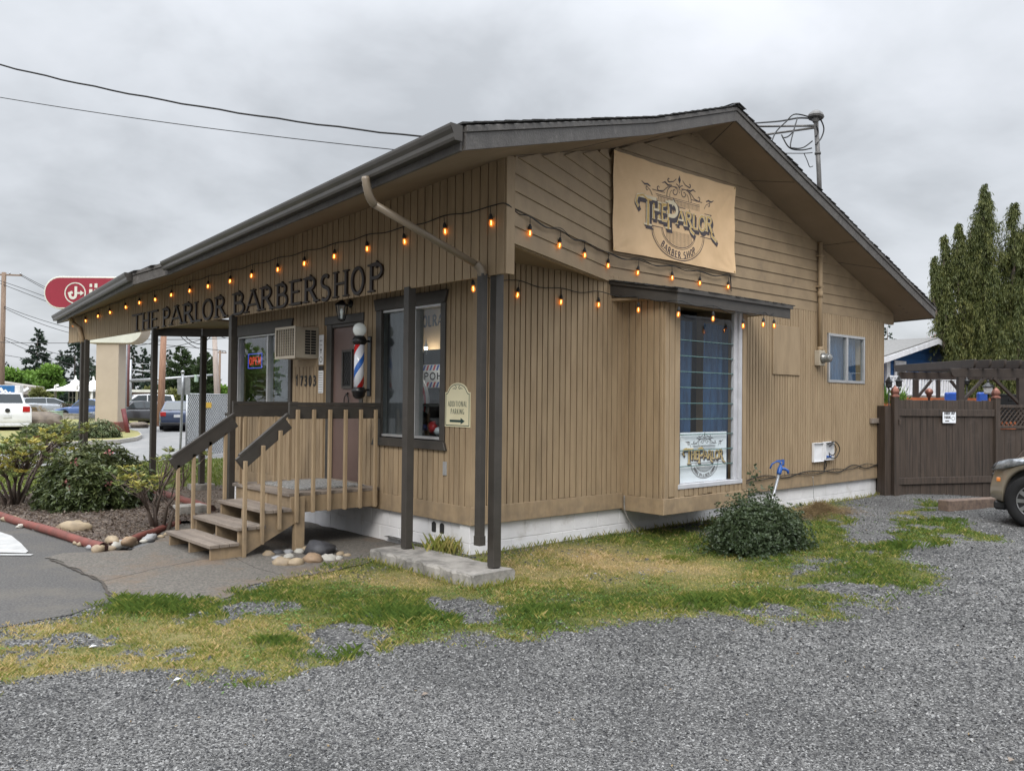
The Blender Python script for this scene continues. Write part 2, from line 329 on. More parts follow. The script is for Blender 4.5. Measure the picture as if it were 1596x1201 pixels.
# ---------------------------------------------------------------- stroke lettering
def arc(cx,cy,rx,ry,a0,a1,n=10): return [(cx+rx*math.cos(R_(a0+(a1-a0)*i/n)),cy+ry*math.sin(R_(a0+(a1-a0)*i/n))) for i in range(n+1)]
G={ # width, strokes (polyline, weight)
'A':(.72,[([(.0,0),(.36,1)],.6),([(.36,1),(.72,0)],1),([(.13,.33),(.59,.33)],.6)]),
'B':(.60,[([(.1,0),(.1,1)],1),([(.1,.97),(.3,.97)]+arc(.3,.755,.2,.215,90,-90,8)+[(.1,.54)],.8),([(.3,.53)]+arc(.32,.28,.25,.25,90,-90,8)+[(.1,.03)],.8)]),
'D':(.66,[([(.1,0),(.1,1)],1),([(.1,.97),(.28,.97)]+arc(.28,.5,.33,.47,90,-90,12)+[(.1,.03)],.8)]),
'E':(.55,[([(.1,0),(.1,1)],1),([(.1,.97),(.5,.97)],.7),([(.1,.52),(.42,.52)],.6),([(.1,.03),(.53,.03)],.7)]),
'F':(.52,[([(.1,0),(.1,1)],1),([(.1,.97),(.5,.97)],.7),([(.1,.52),(.42,.52)],.6)]),
'G':(.72,[(arc(.38,.5,.33,.47,50,330,16),.9),([(.68,.0),(.68,.42),(.45,.42)],.8)]),
'H':(.70,[([(.1,0),(.1,1)],1),([(.6,0),(.6,1)],1),([(.1,.52),(.6,.52)],.6)]),
'I':(.22,[([(.11,0),(.11,1)],1)]),
'K':(.66,[([(.1,0),(.1,1)],1),([(.1,.42),(.58,1)],.6),([(.25,.58),(.64,0)],1)]),
'L':(.52,[([(.1,0),(.1,1)],1),([(.1,.03),(.5,.03)],.7)]),
'N':(.72,[([(.1,0),(.1,1)],.7),([(.1,1),(.62,0)],1),([(.62,0),(.62,1)],.7)]),
'O':(.74,[(arc(.37,.5,.31,.47,90,450,24),.9)]),
'P':(.58,[([(.1,0),(.1,1)],1),([(.1,.97),(.3,.97)]+arc(.3,.73,.23,.24,90,-90,10)+[(.1,.49)],.8)]),
'R':(.66,[([(.1,0),(.1,1)],1),([(.1,.97),(.3,.97)]+arc(.3,.745,.22,.225,90,-90,10)+[(.1,.52)],.8),([(.3,.52),(.62,0)],1)]),
'S':(.58,[(arc(.29,.75,.20,.22,40,250,10)+arc(.29,.26,.22,.24,70,-140,10),.95)]),
'T':(.62,[([(.31,0),(.31,1)],1),([(.0,.97),(.62,.97)],.7)]),
'U':(.68,[([(.1,1),(.1,.3)]+arc(.34,.27,.24,.25,180,360,10)+[(.58,1)],.9)]),
'M':(.86,[([(.1,0),(.1,1),(.43,.1),(.76,1),(.76,0)],.9)]),
'Y':(.66,[([(.0,1),(.33,.5),(.33,0)],1),([(.33,.5),(.66,1)],.8)]),
'W':(.95,[([(0,1),(.25,0),(.48,.9),(.70,0),(.95,1)],.9)]),
'C':(.66,[(arc(.37,.5,.31,.47,50,310,16),.9)]),
'X':(.66,[([(0,0),(.66,1)],.8),([(0,1),(.66,0)],.8)]),
'&':(.7,[([(.68,0),(.2,.72)]+arc(.33,.82,.14,.15,200,-20,8)+[(.12,.36)]+arc(.28,.22,.2,.2,150,300,8)+[(.66,.42)],.8)]),
'1':(.36,[([(.04,.78),(.2,1),(.2,0)],.95)]),
'7':(.50,[([(.04,.95),(.46,.95),(.18,0)],.95)]),
'3':(.50,[(arc(.24,.75,.19,.21,150,-80,9)+arc(.24,.27,.22,.25,80,-150,9),.95)]),
'0':(.52,[(arc(.26,.5,.2,.47,90,450,20),.95)]),
'j':(.4,[([(.28,.7),(.28,0)]+arc(.12,0,.16,.2,0,-150,6),1.2),([(.2,.93),(.36,.93)],1.2)]),
'i':(.3,[([(.15,.0),(.15,.68)],1.3),([(.06,.92),(.24,.92)],1.6)]),
' ':(.36,[])}
def ribbon(mb,pts,w,O,U,V,Nn,depth,off=0,taper=None):
    O,U,V,Nn=[np.array(a,float) for a in (O,U,V,Nn)]
    P=[np.array(p,float) for p in pts]; n=len(P)
    closed=np.linalg.norm(P[0]-P[-1])<1e-6
    if closed: P=P[:-1]; n-=1
    Lf=[];Rt=[]
    for i in range(n):
        if closed: a,b=P[(i-1)%n],P[(i+1)%n]; d1=P[i]-a; d2=b-P[i]
        else:
            d1=P[i]-P[i-1] if i>0 else P[1]-P[0]; d2=P[i+1]-P[i] if i<n-1 else d1
        d1=d1/(np.linalg.norm(d1)+1e-9); d2=d2/(np.linalg.norm(d2)+1e-9); t=d1+d2; t/=np.linalg.norm(t)+1e-9
        nn=np.array([-t[1],t[0]]); c=max(.45,float(np.dot(nn,[-d1[1],d1[0]])))
        ww=(w*taper[i] if taper is not None else w)/2/c
        Lf.append(P[i]+nn*ww); Rt.append(P[i]-nn*ww)
    O2=O+Nn*off; vs=[]
    for q in Lf: vs.append(O2+U*q[0]+V*q[1])
    for q in Rt: vs.append(O2+U*q[0]+V*q[1])
    vs+= [p+Nn*depth for p in vs]
    flip=np.dot(np.cross(U,V),Nn)<0
    fs=[];m=n if closed else n-1
    for i in range(m):
        j=(i+1)%n
        q=[(2*n+i,3*n+i,3*n+j,2*n+j),(i,j,n+j,n+i),(i,2*n+i,2*n+j,j),(n+i,n+j,3*n+j,3*n+i)]
        fs+= [x[::-1] if flip else x for x in q]
    if not closed:
        q=[(0,n,3*n,2*n),(n-1,3*n-1,4*n-1,2*n-1)]; fs+= [x[::-1] if flip else x for x in q]
    mb.add(vs,fs)
def glyph(mb,ch,O,U,V,Nn,h,sw,depth,sx=1.,serif=False,off=0):
    """sw stroke width as a fraction of height"""
    O,U,V=np.array(O,float),np.array(U,float),np.array(V,float)
    w,st=G[ch]; k=0
    for pl,wt in st:
        ribbon(mb,[(x*h*sx,y*h) for x,y in pl],sw*wt*h,O,U,V,Nn,depth+.0006*k*(h/.3 if h>.1 else .5),off); k+=1
        if serif:
            for e,e2 in ((pl[0],pl[1]),(pl[-1],pl[-2])):
                if abs(e[0]-e2[0])<abs(e[1]-e2[1])*.75 and (e[1]<.02 or e[1]>.98) and len(pl)<4:
                    y=.03 if e[1]<.5 else .97
                    ribbon(mb,[((e[0]-.14)*h*sx,y*h),((e[0]+.14)*h*sx,y*h)],.06*h,O,U,V,Nn,depth+.0006*k*(h/.3 if h>.1 else .5),off); k+=1
def text(mb,s,O,U,V,Nn,h,width,sw,depth=.002,serif=False,gap=.16,off=0,mirror=False):
    tot=sum(G[c][0] for c in s)+gap*(len(s)-1); sx=width/(tot*h); O=np.array(O,float); U=np.array(U,float); x=0
    for c in s:
        glyph(mb,c,O+U*x*h*sx,U,V,Nn,h,sw,depth,sx,serif,off); x+=G[c][0]+gap
# ================================================================ THE BARBERSHOP
def soff(X,Y):
    if X<=3.9: return 4.0435+.338*X-.0359*Y
    return 4.0435+.338*3.9-.0359*Y-.331*(X-3.9)
B=thing('barbershop','tan single storey barbershop with vertical wood siding, low gable roof and covered porch','building',(0,0,0))
LA,LE,LR,LF=(-1.76,-2.02),(1.97,-.80),(3.9,-.62),(10.37,-.60)
LB,LC_,LD=(-1.30,5.3),(-1.60,5.9),(-.55,14.6)
# --- foundation of painted blocks
mb=MB()
for c,(z0,z1) in enumerate(((-.30,-.083),(-.077,.117),(.123,.32))):
    x=-.2 if c%2 else 0
    while x<9.45:
        a,b=max(x,0.0),min(x+.394,9.44)
        if b-a>.03:
            mb.box(a,.025+rnd.uniform(0,.003),z0,b,.2,z1)
        x+=.4
    y=.2 if c%2 else .0
    while y<6.2:
        a,b=max(y,.205),min(y+.394,6.2)
        if y<.2: b=y+.394
        if False:   # block with two open cores
            mb.box(.026,a,z0,.2,.535,z1); mb.box(.026,.60,z0,.2,.63,z1); mb.box(.026,.70,z0,.2,b,z1)
            for (p,q) in ((.535,.60),(.63,.70)): mb.box(.026,p,z0,.2,q,z0+.04); mb.box(.026,p,z1-.045,.2,q,z1)
        else: mb.box(.025+rnd.uniform(0,.003),a,z0,.2,b,z1)
        y+=.4
mb.box(9.40,.2,-.3,9.44,6.2,.32)
mb.build('foundation','white_block',B,bevel=.004)
mb=MB(); mb.box(.032,.205,-.3,.195,.53,.318); mb.box(.032,.705,-.3,.195,6.19,.318); mb.box(.032,.531,-.3,.195,.704,.15); mb.box(.006,.032,-.3,9.43,.19,.318)
mb.build('mortar','white_block',B)
for yv in (.505,.655):  # dark plates on the block face imitate the shade inside two openings
    mb=MB(); mb.prism([(0,.012),(.012,0),(.068,0),(.08,.012),(.08,.10),(.05,.118),(.03,.118),(0,.10)],(.0225,yv,.165),(0,1,0),(0,0,1),(1,0,0),.05); mb.build('vent_shade_plate','vent_dark',B)
# --- skirt boards
mb=MB(); mb.box(-.03,-.03,.32,2.40,.05,.515); mb.box(4.20,-.03,.32,9.64,.05,.515); mb.box(-.03,.052,.32,.05,2.0,.515); mb.box(-.03,3.2,.32,.05,6.22,.515)
mb.box(2.41,-.655,.295,4.21,.03,.487)
mb.build('skirt_board','tan_paint',B,bevel=.004)
# --- vertical board siding
def siding(mb,O,U,Nn,width,z0,z1,pitch,gap=.015,dep=.026,openings=(),jit=.0016,irr=.0,bot=.006):
    O,U,Nn=np.array(O,float),np.array(U,float),np.array(Nn,float); u=0
    while u<width-.005:
        p=pitch*(1+rnd.uniform(-irr,irr)); a,b=u,min(u+p-gap,width); u+=p
        segs=[(z0 if not callable(z0) else z0(a),z1(a,b) if callable(z1) else z1)]
        for o0,o1,q0,q1 in openings:
            if b>o0+.01 and a<o1-.01:
                ns=[]
                for s0,s1 in segs:
                    if q0>s0+.02: ns.append((s0,min(q0,s1)))
                    if q1<s1-.02: ns.append((max(q1,s0),s1))
                segs=ns
        for s0,s1 in segs:
            if s1-s0<.02: continue
            d=dep+rnd.uniform(-jit,jit)
            bb=rnd.uniform(-bot,bot) if s0<1 else 0
            mb.obox(O+U*a+np.array([0,0,s0+bb]),U*(b-a),(0,0,s1-s0-bb),Nn*d)
WINR=(.44,1.84,1.14,2.78); WINL=(4.06,5.98,1.50,2.68); DOOR=(2.16,3.06,.5,2.68); ACP=(3.28,3.92,2.16,2.64)
mb=MB(); siding(mb,(0,0,0),(0,1,0),(-1,0,0),6.2,.515,3.16,.098,openings=(WINR,WINL,DOOR,ACP),irr=.12)
mb.build('front_siding','tan_paint',B,bevel=.0025)
mb=MB(); siding(mb,(0,0,0),(1,0,0),(0,-1,0),2.44,.515,3.2,.092,irr=.15); mb.build('side_siding','tan_paint',B,bevel=.0025)
WINS=(3.40,4.69,2.00,2.82)   # relative to X=4.16
mb=MB(); siding(mb,(4.18,0,0),(1,0,0),(0,-1,0),5.44,.515,3.14,.0765,gap=.0155,dep=.027,openings=(WINS,),irr=.06); mb.build('side_siding','tan_paint_worn',B,bevel=.0025)
# wall shells with openings
def wallshell(mb,axis,c0,c1,z0,z1,openings,t0,t1):
    """axis 'Y': wall runs along Y at X t0..t1; 'X': runs along X at Y t0..t1"""
    cuts=sorted(set([c0,c1]+[v for o in openings for v in o[:2]]))
    for a,b in zip(cuts,cuts[1:]):
        zs=[(z0,z1)]
        for o in openings:
            if o[0]<=a+1e-6 and o[1]>=b-1e-6:
                zs=[(s0,min(o[2],s1)) for s0,s1 in zs if o[2]>s0]+[(max(o[3],s0),s1) for s0,s1 in zs if o[3]<s1]
        for s0,s1 in zs:
            if axis=='Y': mb.box(t0,a,s0,t1,b,s1)
            else: mb.box(a,t0,s0,b,t1,s1)
mb=MB()
wallshell(mb,'Y',.0,6.2,.32,3.3,(WINR,(4.14,5.90,1.56,2.62),DOOR),.0,.12)
wallshell(mb,'X',.12,9.6,.32,3.14,((2.50,4.12,.45,3.0),(7.60,8.82,2.03,2.79)),.0,.12)
mb.box(0,6.2,-.2,9.6,6.3,3.3); mb.box(9.5,.12,.32,9.6,6.2,3.3)
mb.build('wall','tan_paint',B)
mb=MB(); mb.box(.12,.12,.45,9.5,6.2,.5); mb.box(.13,.13,2.98,9.49,6.19,3.02); mb.box(3.6,.5,.5,3.66,6.2,2.98); mb.box(3.66,2.6,.5,9.5,2.66,2.98); mb.build('interior_room','interior_wall',B)
# corner trims
mb=MB(); mb.box(-.03,-.024,.516,.012,.06,3.16); mb.build('corner_trim','tan_paint',B,bevel=.003); mb=MB(); mb.box(-.024,6.12,-.1,.05,6.24,3.1); mb.build('corner_trim','tan_paint',B,bevel=.003)
# --- bay
mb=MB(); siding(mb,(2.44,0,0),(0,-1,0),(-1,0,0),.62,.487,2.98,.10,irr=.15)
siding(mb,(2.44,-.62,0),(1,0,0),(0,-1,0),1.74,.487,2.86,.098,openings=((.27,1.62,.60,2.9),),irr=.1,bot=.02)
siding(mb,(4.18,-.62,0),(0,1,0),(1,0,0),.62,.487,2.9,.1)
mb.build('bay_siding','tan_paint',B,bevel=.0025)
mb=MB(); mb.box(2.44,-.62,.49,2.50,0,2.98); mb.box(4.12,-.62,.49,4.18,0,2.98); mb.box(2.44,-.62,.30,4.18,0,.488); mb.box(2.5,-.62,.489,2.70,-.58,2.98); mb.box(4.06,-.62,.489,4.12,-.58,2.98); mb.box(2.70,-.62,.489,4.06,-.58,.60); mb.box(2.7,-.62,2.88,4.06,-.58,2.98)
mb.box(2.44,-.62,2.981,4.18,0,3.02); mb.build('bay_shell','tan_paint',B)
# bay window
bw=MB(); bw.box(2.70,-.655,.585,4.08,-.56,.64); bw.box(4.0,-.65,.641,4.07,-.56,2.88); bw.box(3.92,-.625,.642,3.998,-.575,2.86); 
bwf=bw.build('window','win_white',B,bevel=.004)
mb=MB(); mb.box(2.70,-.64,.64,2.735,-.575,2.88); mb.box(2.736,-.64,2.82,3.919,-.575,2.88); mb.build('window_frame','tan_paint',bwf)
mb=MB(); 
zz0=.66
for i in range(11):
    z=.66+i*.195; zt=min(z+.197,2.82) if i<10 else 2.81
    mb.add([(2.736,-.606,z),(3.92,-.606,z),(3.92,-.592,zt),(2.736,-.592,zt)],[(0,1,2,3)])
glassmat('glass',tint=(.93,.96,.96),gl=.0); glassmat('glass_dark',(.35,.36,.36),gl=.05)
mb.build('pane','glass',bwf)
mb=MB()
for i in range(1,10): mb.box(2.737,-.612,.66+i*.195-.005,3.918,-.598,.66+i*.195+.006)
pmat('glass_edge',(.10,.19,.18),rough=.2); mb.build('louvre_edge','glass_edge',bwf)
def curtain(mb,O,U,Nn,w,z0,z1,amp=.03,wl=.13,seed=0,gather=0):
    q=random.Random(seed); n=int(w/.016); O,U,Nn=map(lambda a:np.array(a,float),(O,U,Nn)); vs=[];fs=[]; ph=q.uniform(0,6)
    for j in range(7):
        t=j/6; zc=z0+(z1-z0)*t
        for i in range(n+1):
            u=i/n*w; a=amp*math.sin(u/wl*6.283+ph+.5*math.sin(u*9+t*1.5))*(1-.25*t)+.008*math.sin(u*70+t*3)
            vs.append(O+U*(u*(1-gather*math.sin(math.pi*(1-t))*.3))+Nn*a+np.array([0,0,zc]))
    for j in range(6):
        for i in range(n): fs.append((j*(n+1)+i,j*(n+1)+i+1,(j+1)*(n+1)+i+1,(j+1)*(n+1)+i))
    mb.cs=True; mb.add(vs,fs); mb.cs=False
mb=MB(); curtain(mb,(2.72,-.42,0),(1,0,0),(0,1,0),.56,.62,2.68,seed=1); o=mb.build('curtain','curtain_blue'); tag(o,'left pleated blue curtain inside the tall louvred bay window','curtain',group='blue curtains')
mb=MB(); curtain(mb,(3.50,-.42,0),(1,0,0),(0,1,0),.56,.62,2.68,seed=5); o=mb.build('curtain','curtain_blue'); tag(o,'right pleated blue curtain inside the tall louvred bay window','curtain',group='blue curtains')
# small side window
sw=MB(); X0,X1,Z0,Z1=7.56,8.85,2.0,2.82
for a in ((X0,-.04,Z0,X1,.02,Z0+.045),(X0,-.04,Z1-.045,X1,.02,Z1),(X0,-.04,Z0+.046,X0+.045,.02,Z1-.046),(X1-.045,-.04,Z0+.046,X1,.02,Z1-.046),((X0+X1)/2-.03,-.04,Z0+.046,(X0+X1)/2+.03,.02,Z1-.046)): sw.box(*a)
swo=sw.build('window','alu',B,bevel=.003); mb=MB(); mb.box(X0+.046,-.008,Z0+.046,X1-.046,-.002,Z1-.046); mb.build('pane','glass',swo)
mb=MB(); curtain(mb,(7.62,.07,0),(1,0,0),(0,1,0),1.05,2.0,2.80,amp=.02,wl=.1,seed=3); o=mb.build('curtain','curtain_blue'); tag(o,'short blue curtain inside the small side window by the meter','curtain',group='blue curtains')
# --- front windows
def frame(mb,y0,y1,z0,z1,w,x0,x1):
    mb.box(x0,y0,z0,x1,y1,z0+w); mb.box(x0,y0,z1-w,x1,y1,z1); mb.box(x0,y0,z0+w+.001,x1,y0+w,z1-w-.001); mb.box(x0,y1-w,z0+w+.001,x1,y1,z1-w-.001)
wr=MB(); frame(wr,.46,1.82,1.20,2.72,.03,-.022,.10); wr.box(-.015,1.04,1.231,.10,1.10,2.689); wro=wr.build('window','alu',B,bevel=.003)
mb=MB(); mb.box(.045,.49,1.23,.051,1.04,2.69); mb.box(.02,1.10,1.23,.026,1.79,2.69); mb.build('pane','glass',wro)
mb=MB(); mb.box(-.045,.44,1.19,.001,.53,2.72); mb.box(-.045,1.72,1.19,.001,1.84,2.72); mb.prism([(.40,2.86),(.44,2.721),(1.84,2.721),(1.88,2.86)],(0,0,0),(0,1,0),(0,0,1),(-1,0,0),.06); mb.prism([(.40,1.09),(.44,1.189),(1.84,1.189),(1.90,1.09)],(0,0,0),(0,1,0),(0,0,1),(-1,0,0),.06)
mb.build('window_trim','dark_trim',wro,bevel=.004)
wl=MB(); frame(wl,4.14,5.90,1.56,2.60,.025,-.02,.08); wl.box(-.015,4.84,1.586,.08,4.88,2.574); wlo=wl.build('window','alu',B,bevel=.003)
mb=MB(); mb.box(.03,4.165,1.585,.036,5.875,2.575); mb.build('pane','glass',wlo)
mb=MB(); mb.box(-.04,4.06,1.48,.001,4.138,2.60); mb.box(-.04,5.902,1.48,.001,5.99,2.60); mb.prism([(4.0,2.78),(4.05,2.601),(5.99,2.601),(6.02,2.78)],(0,0,0),(0,1,0),(0,0,1),(-1,0,0),.055); mb.box(-.055,4.02,1.40,0,6.0,1.479); mb.build('window_trim','dark_trim',wlo,bevel=.004)
mb=MB(); mb.add([(.10,4.16,1.58),(.10,4.84,1.58),(.10,4.84,2.58),(.10,4.16,2.58)],[(0,1,2,3)]); mb.build('blind','grey_curtain',B); mb=MB(); mb.add([(.105,1.1,1.23),(.105,1.8,1.23),(.105,1.8,2.69),(.105,1.1,2.69)],[(0,1,2,3)]); mb.build('blind','grey_curtain',B)
# --- door
dr=MB(); dr.box(.01,2.24,.60,.055,2.94,2.575); do_=dr.build('door','door_brown',B,bevel=.003)
mb=MB(); mb.box(-.03,2.15,.52,.1,2.238,2.62); mb.box(-.03,2.942,.52,.1,3.07,2.62); mb.box(-.045,2.13,2.621,.1,3.10,2.73); mb.box(-.02,2.239,2.577,.1,2.941,2.62); mb.build('door_frame','dark_trim',do_,bevel=.004)
mb=MB(); mb.box(-.02,2.2,.52,.1,3.0,.598); mb.build('threshold','weathered_wood',do_)
mb=MB(); frame(mb,2.44,2.70,1.78,2.28,.03,-.012,.012); mb.build('door_window','dark_trim',do_)
mb=MB(); mb.box(0.002,2.47,1.81,.008,2.67,2.25); mb.build('door_pane','vent_dark',do_)
mb=MB()
for i in range(-5,8):
    for s in (1,-1):
        y0,z0=2.47,1.81+i*.09; y1,z1=2.67,z0+s*.3
        # clip to the opening
        P=[]
        for k in range(21):
            t=k/20; y=y0+(y1-y0)*t; z=z0+(z1-z0)*t
            if 1.81<z<2.25: P.append((-.001,y,z))
        if len(P)>1: mb.tube([P[0],P[-1]],.0022,4)
mb.build('door_lattice','black_metal',do_)
mb=MB(); mb.lathe([(.001,-.065),(.03,-.06),(.036,-.045),(.028,-.02),(.016,-.012),(.016,0),(.03,.003)],(.004,2.87,1.47),16,(1,0,0)); mb.build('door_knob','brass',do_)
mb=MB(); mb.tube([(-.018,2.56+.055*math.cos(a*math.pi/8),1.62+.075*math.sin(a*math.pi/8)) for a in range(16)],.007,6,closed=True); mb.tube([(.01,2.56,1.72),(-.02,2.56,1.70)],.014,6); mb.build('door_knocker','black_metal',do_)
# --- upper lap siding (gable) and splayed porch end
def lap(mb,O,U,Nn,zb,ztop,urange,pitch=.166):
    O,U,Nn=map(lambda a:np.array(a,float),(O,U,Nn)); z=zb
    while z<ztop:
        z1=z+pitch; r0=urange(z+.02); r1=urange(min(z1,ztop-.005))
        if r0 is None: break
        if r1 is None: r1=((r0[0]+r0[1])/2-.03,(r0[0]+r0[1])/2+.03)
        j=rnd.uniform(-.0012,.0012); zt=min(z1,ztop)+.012
        A=[(r0[0],z),(r0[1],z),(r1[1],zt),(r1[0],zt)]
        dd=[.026+j,.026+j,.010,.010]; Zv=np.array([0,0,1.])
        F=[O+U*a+Zv*b+Nn*d for (a,b),d in zip(A,dd)]; Bk=[O+U*a+Zv*b-Nn*.004 for a,b in A]
        mb.add(F+Bk,[(0,1,2,3),(7,6,5,4),(0,4,5,1),(1,5,6,2),(2,6,7,3),(3,7,4,0)])
        z=z1
def ur_g(z):
    a=max((z-4.0435)/.338,2.10) ; b=min(3.9-(z-soff(3.9,0))/.331,10.02)
    return (a,b) if b-a>.02 else None
mb=MB(); lap(mb,(0,-.002,0),(1,0,0),(0,-1,0),3.14,soff(3.9,0)+.02,ur_g); mb.build('gable_siding','tan_lap',B,bevel=.002)
SP=np.array([-.40,-1.05,0.]); SQ=np.array([2.13,0,0.]); SU=(SQ-SP)/np.linalg.norm(SQ-SP); SN=np.array([SU[1],-SU[0],0]); SLn=float(np.linalg.norm(SQ-SP))
def ur_s(z):
    # soffit along the splay
    us=[i/60*SLn for i in range(61) if soff(*(SP+SU*(i/60*SLn))[:2])>z]
    return (min(us),SLn) if us and SLn-min(us)>.02 else None
mb=MB(); lap(mb,SP+SN*.0,SU,SN,3.12,4.79,ur_s); mb.build('gable_siding','tan_lap',B,bevel=.002)
mb=MB(); mb.prism([(0,3.11),(SLn,3.11),(SLn,soff(2.13,0)+.02),(0,soff(-.4,-1.05)+.02)],SP-SN*.006,SU,(0,0,1),-SN,.05)
mb.prism([(2.10,3.15),(10.0,3.15),(10.0,soff(10.0,0)),(3.9,soff(3.9,0)),(2.1,soff(2.1,0))],(0,.04,0),(1,0,0),(0,0,1),(0,1,0),.05)
mb.box(9.62,-.02,3.12,10.02,.03,3.15)
mb.build('gable_sheathing','tan_paint',B)
# porch beam with board face
BX=-.47
mb=MB(); siding(mb,(BX,-1.05,0),(0,1,0),(-1,0,0),14.93,2.83,lambda a,b: soff(BX,(a+b)/2-1.05)+.02,.127,gap=.016,dep=.026,irr=.05,jit=.002)
mb.build('beam_siding','tan_paint',B,bevel=.0025)
mb=MB(); zt=lambda y: soff(BX,y)+.02
mb.prism([(-1.045,2.845),(13.86,2.845),(13.86,zt(13.86)),(-1.045,zt(-1.04))],(BX+.002,0,0),(0,1,0),(0,0,1),(1,0,0),.07)
mb.box(BX-.02,-1.075,2.825,BX+.085,-1.051,soff(BX,-1.05)+.01)
mb.build('porch_beam','tan_paint',B,bevel=.003)
# porch ceilings
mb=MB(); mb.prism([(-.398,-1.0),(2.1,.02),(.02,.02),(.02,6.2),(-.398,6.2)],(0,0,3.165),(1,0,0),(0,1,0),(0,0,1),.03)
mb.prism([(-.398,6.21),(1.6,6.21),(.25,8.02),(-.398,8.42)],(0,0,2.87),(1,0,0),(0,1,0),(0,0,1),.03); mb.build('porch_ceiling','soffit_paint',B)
mb=MB(); mb.beam((-.39,8.46,2.80),(.25,8.05,2.80),.07,.14); mb.beam((.27,8.04,2.80),(1.6,6.30,2.80),.07,.14); mb.build('porch_header','dark_trim',B)
# posts
for x,y,z0 in ((-.475,.50,.06),(-.415,-.86,.06),(-.50,4.97,-.05),(-.50,8.27,-.05),(.27,8.02,.10),(-.50,12.42,-.05)):
    mb=MB(); mb.box(x-.046,y-.046,z0+.012,x+.046,y+.046,2.845 if x<0 else 2.74); mb.box(x-.05,y-.03,z0,x+.05,y+.03,z0+.012)
    if z0==.06:
        for k in (.09,.19):
            mb.lathe([(.001,-.006),(.007,-.004),(.008,0)],(x-.046,y-.02,z0+k),8,(-1,0,0)); mb.lathe([(.001,-.006),(.007,-.004),(.008,0)],(x+.0,y-.046,z0+k),8,(0,-1,0))
    mb.build('post','dark_trim',B,bevel=.005)
mb=MB(); mb.box(-.07,6.0,1.35,.0,6.24,1.40); mb.build('corner_post','dark_trim',B,bevel=.004)
# --- roof
left=[LA,LE,LR,(3.9,9.4),(1.3,9.4),(1.3,14.6),LD,LC_,LB]; right=[LR,LF,(10.37,9.4),(3.9,9.4)]
def slab(mb,poly,z0,z1):
    n=len(poly); A=[(x,y,soff(x,y)+z0) for x,y in poly]; Bv=[(x,y,soff(x,y)+z1) for x,y in poly]
    mb.add(A+Bv,[tuple(range(n))[::-1],tuple(range(n,2*n))]+[(i,(i+1)%n,n+(i+1)%n,n+i) for i in range(n)])
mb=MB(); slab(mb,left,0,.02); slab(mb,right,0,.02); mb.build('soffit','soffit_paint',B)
mb=MB()
def inx(x): return x
for (a,b) in (((-.1,0),(-.1,-1.45)),((.75,0),(.75,-1.17)),((1.97,0),(1.97,-.78))): pass
seams=[((.62,-.62),(1.5,-.93)),((2.15,-.01),(2.9,-.70)),((4.22,-.01),(3.92,-.60)),((5.2,-.01),(5.5,-.58)),((7.3,-.01),(7.35,-.58)),((7.9,-.01),(8.35,-.58))]
for (x0,y0),(x1,y1) in seams:
    mb=MB(); mb.beam((x0,y0,soff(x0,y0)-.001),(x1,y1,soff(x1,y1)-.001),.008,.004); mb.build('soffit_seam','vent_dark',B)
for x in (9.75,9.9,10.05): mb=MB(); mb.lathe([(.022,-.002),(.022,0)],(x,-.25,soff(x,-.25)),12,(0,0,1)); mb.build('soffit_vent','vent_dark',B)
mb=MB(); slab(mb,left,.022,.17); slab(mb,right,.022,.17); mb.build('roof_deck','dark_trim',B)
def edge(mb,p,q,out,z0,z1,t,gap=.0):
    p,q,out=np.array([*p,0.]),np.array([*q,0.]),np.array([*out,0.]); out/=np.linalg.norm(out)
    P=[(p,z0),(q,z0),(q,z1),(p,z1)]; A=[np.array([v[0],v[1],soff(v[0],v[1])+z]) for v,z in P]
    A=[a+out*gap for a in A]; Bv=[a+out*t for a in A]
    mb.add(A+Bv,[(0,1,2,3),(7,6,5,4),(0,4,5,1),(1,5,6,2),(2,6,7,3),(3,7,4,0)])
segs=[(LA,LE,(.31,-.95)),(LE,LR,(.09,-1)),(LR,LF,(0,-1)),(LF,(10.37,9.4),(1,0)),(LC_,LB,(-.9,-.45)),(LD,(1.3,14.6),(0,1))]
mb=MB()
for p,q,o in segs: edge(mb,p,q,o,-.018,.115,.028)
edge(mb,LB,LA,(-1,-.06),-.022,.10,.026); edge(mb,LD,LC_,(-1,-.1),-.022,.10,.026)
mb.build('fascia','fascia_paint',B,bevel=.003)
mb=MB()
for p,q,o in segs: mb=MB(); edge(mb,p,q,o,.117,.168,.045,-.002); mb.build('fascia_trim','fascia_paint',B,bevel=.004)
# shingles in courses
mb=MB()
def spans(poly,X):
    ys=[]; n=len(poly)
    for i in range(n):
        (x1,y1),(x2,y2)=poly[i],poly[(i+1)%n]
        if (x1>X)!=(x2>X): ys.append(y1+(y2-y1)*(X-x1)/(x2-x1))
    ys.sort(); return list(zip(ys[::2],ys[1::2]))
for poly,x0,x1,sg in ((left,-1.76,3.9,1),(right,3.9,10.37,-1)):
    X=x0-.03 if sg>0 else x1+.03
    while (X<x1 if sg>0 else X>x0):
        Xn=X+sg*.142; xm=min(max((X+Xn)/2,x0+.005),x1-.005)
        for a,b in spans(poly,xm):
            a-=.055+rnd.uniform(-.012,.012); b+=.03
            c=[(X,a),(X,b),(Xn,b),(Xn,a)]; hs=[.197,.197,.180,.180]
            T=[(u,v,soff(min(max(u,-9),3.9) if sg>0 else max(u,3.9001),v)+h) for (u,v),h in zip(c,hs)]; Bt=[(p[0],p[1],p[2]-.016 if i in(0,1) else p[2]-.006) for i,p in enumerate(T)]
            mb.add(T+Bt,[(0,1,2,3),(7,6,5,4),(0,4,5,1),(1,5,6,2),(2,6,7,3),(3,7,4,0)])
        X=Xn
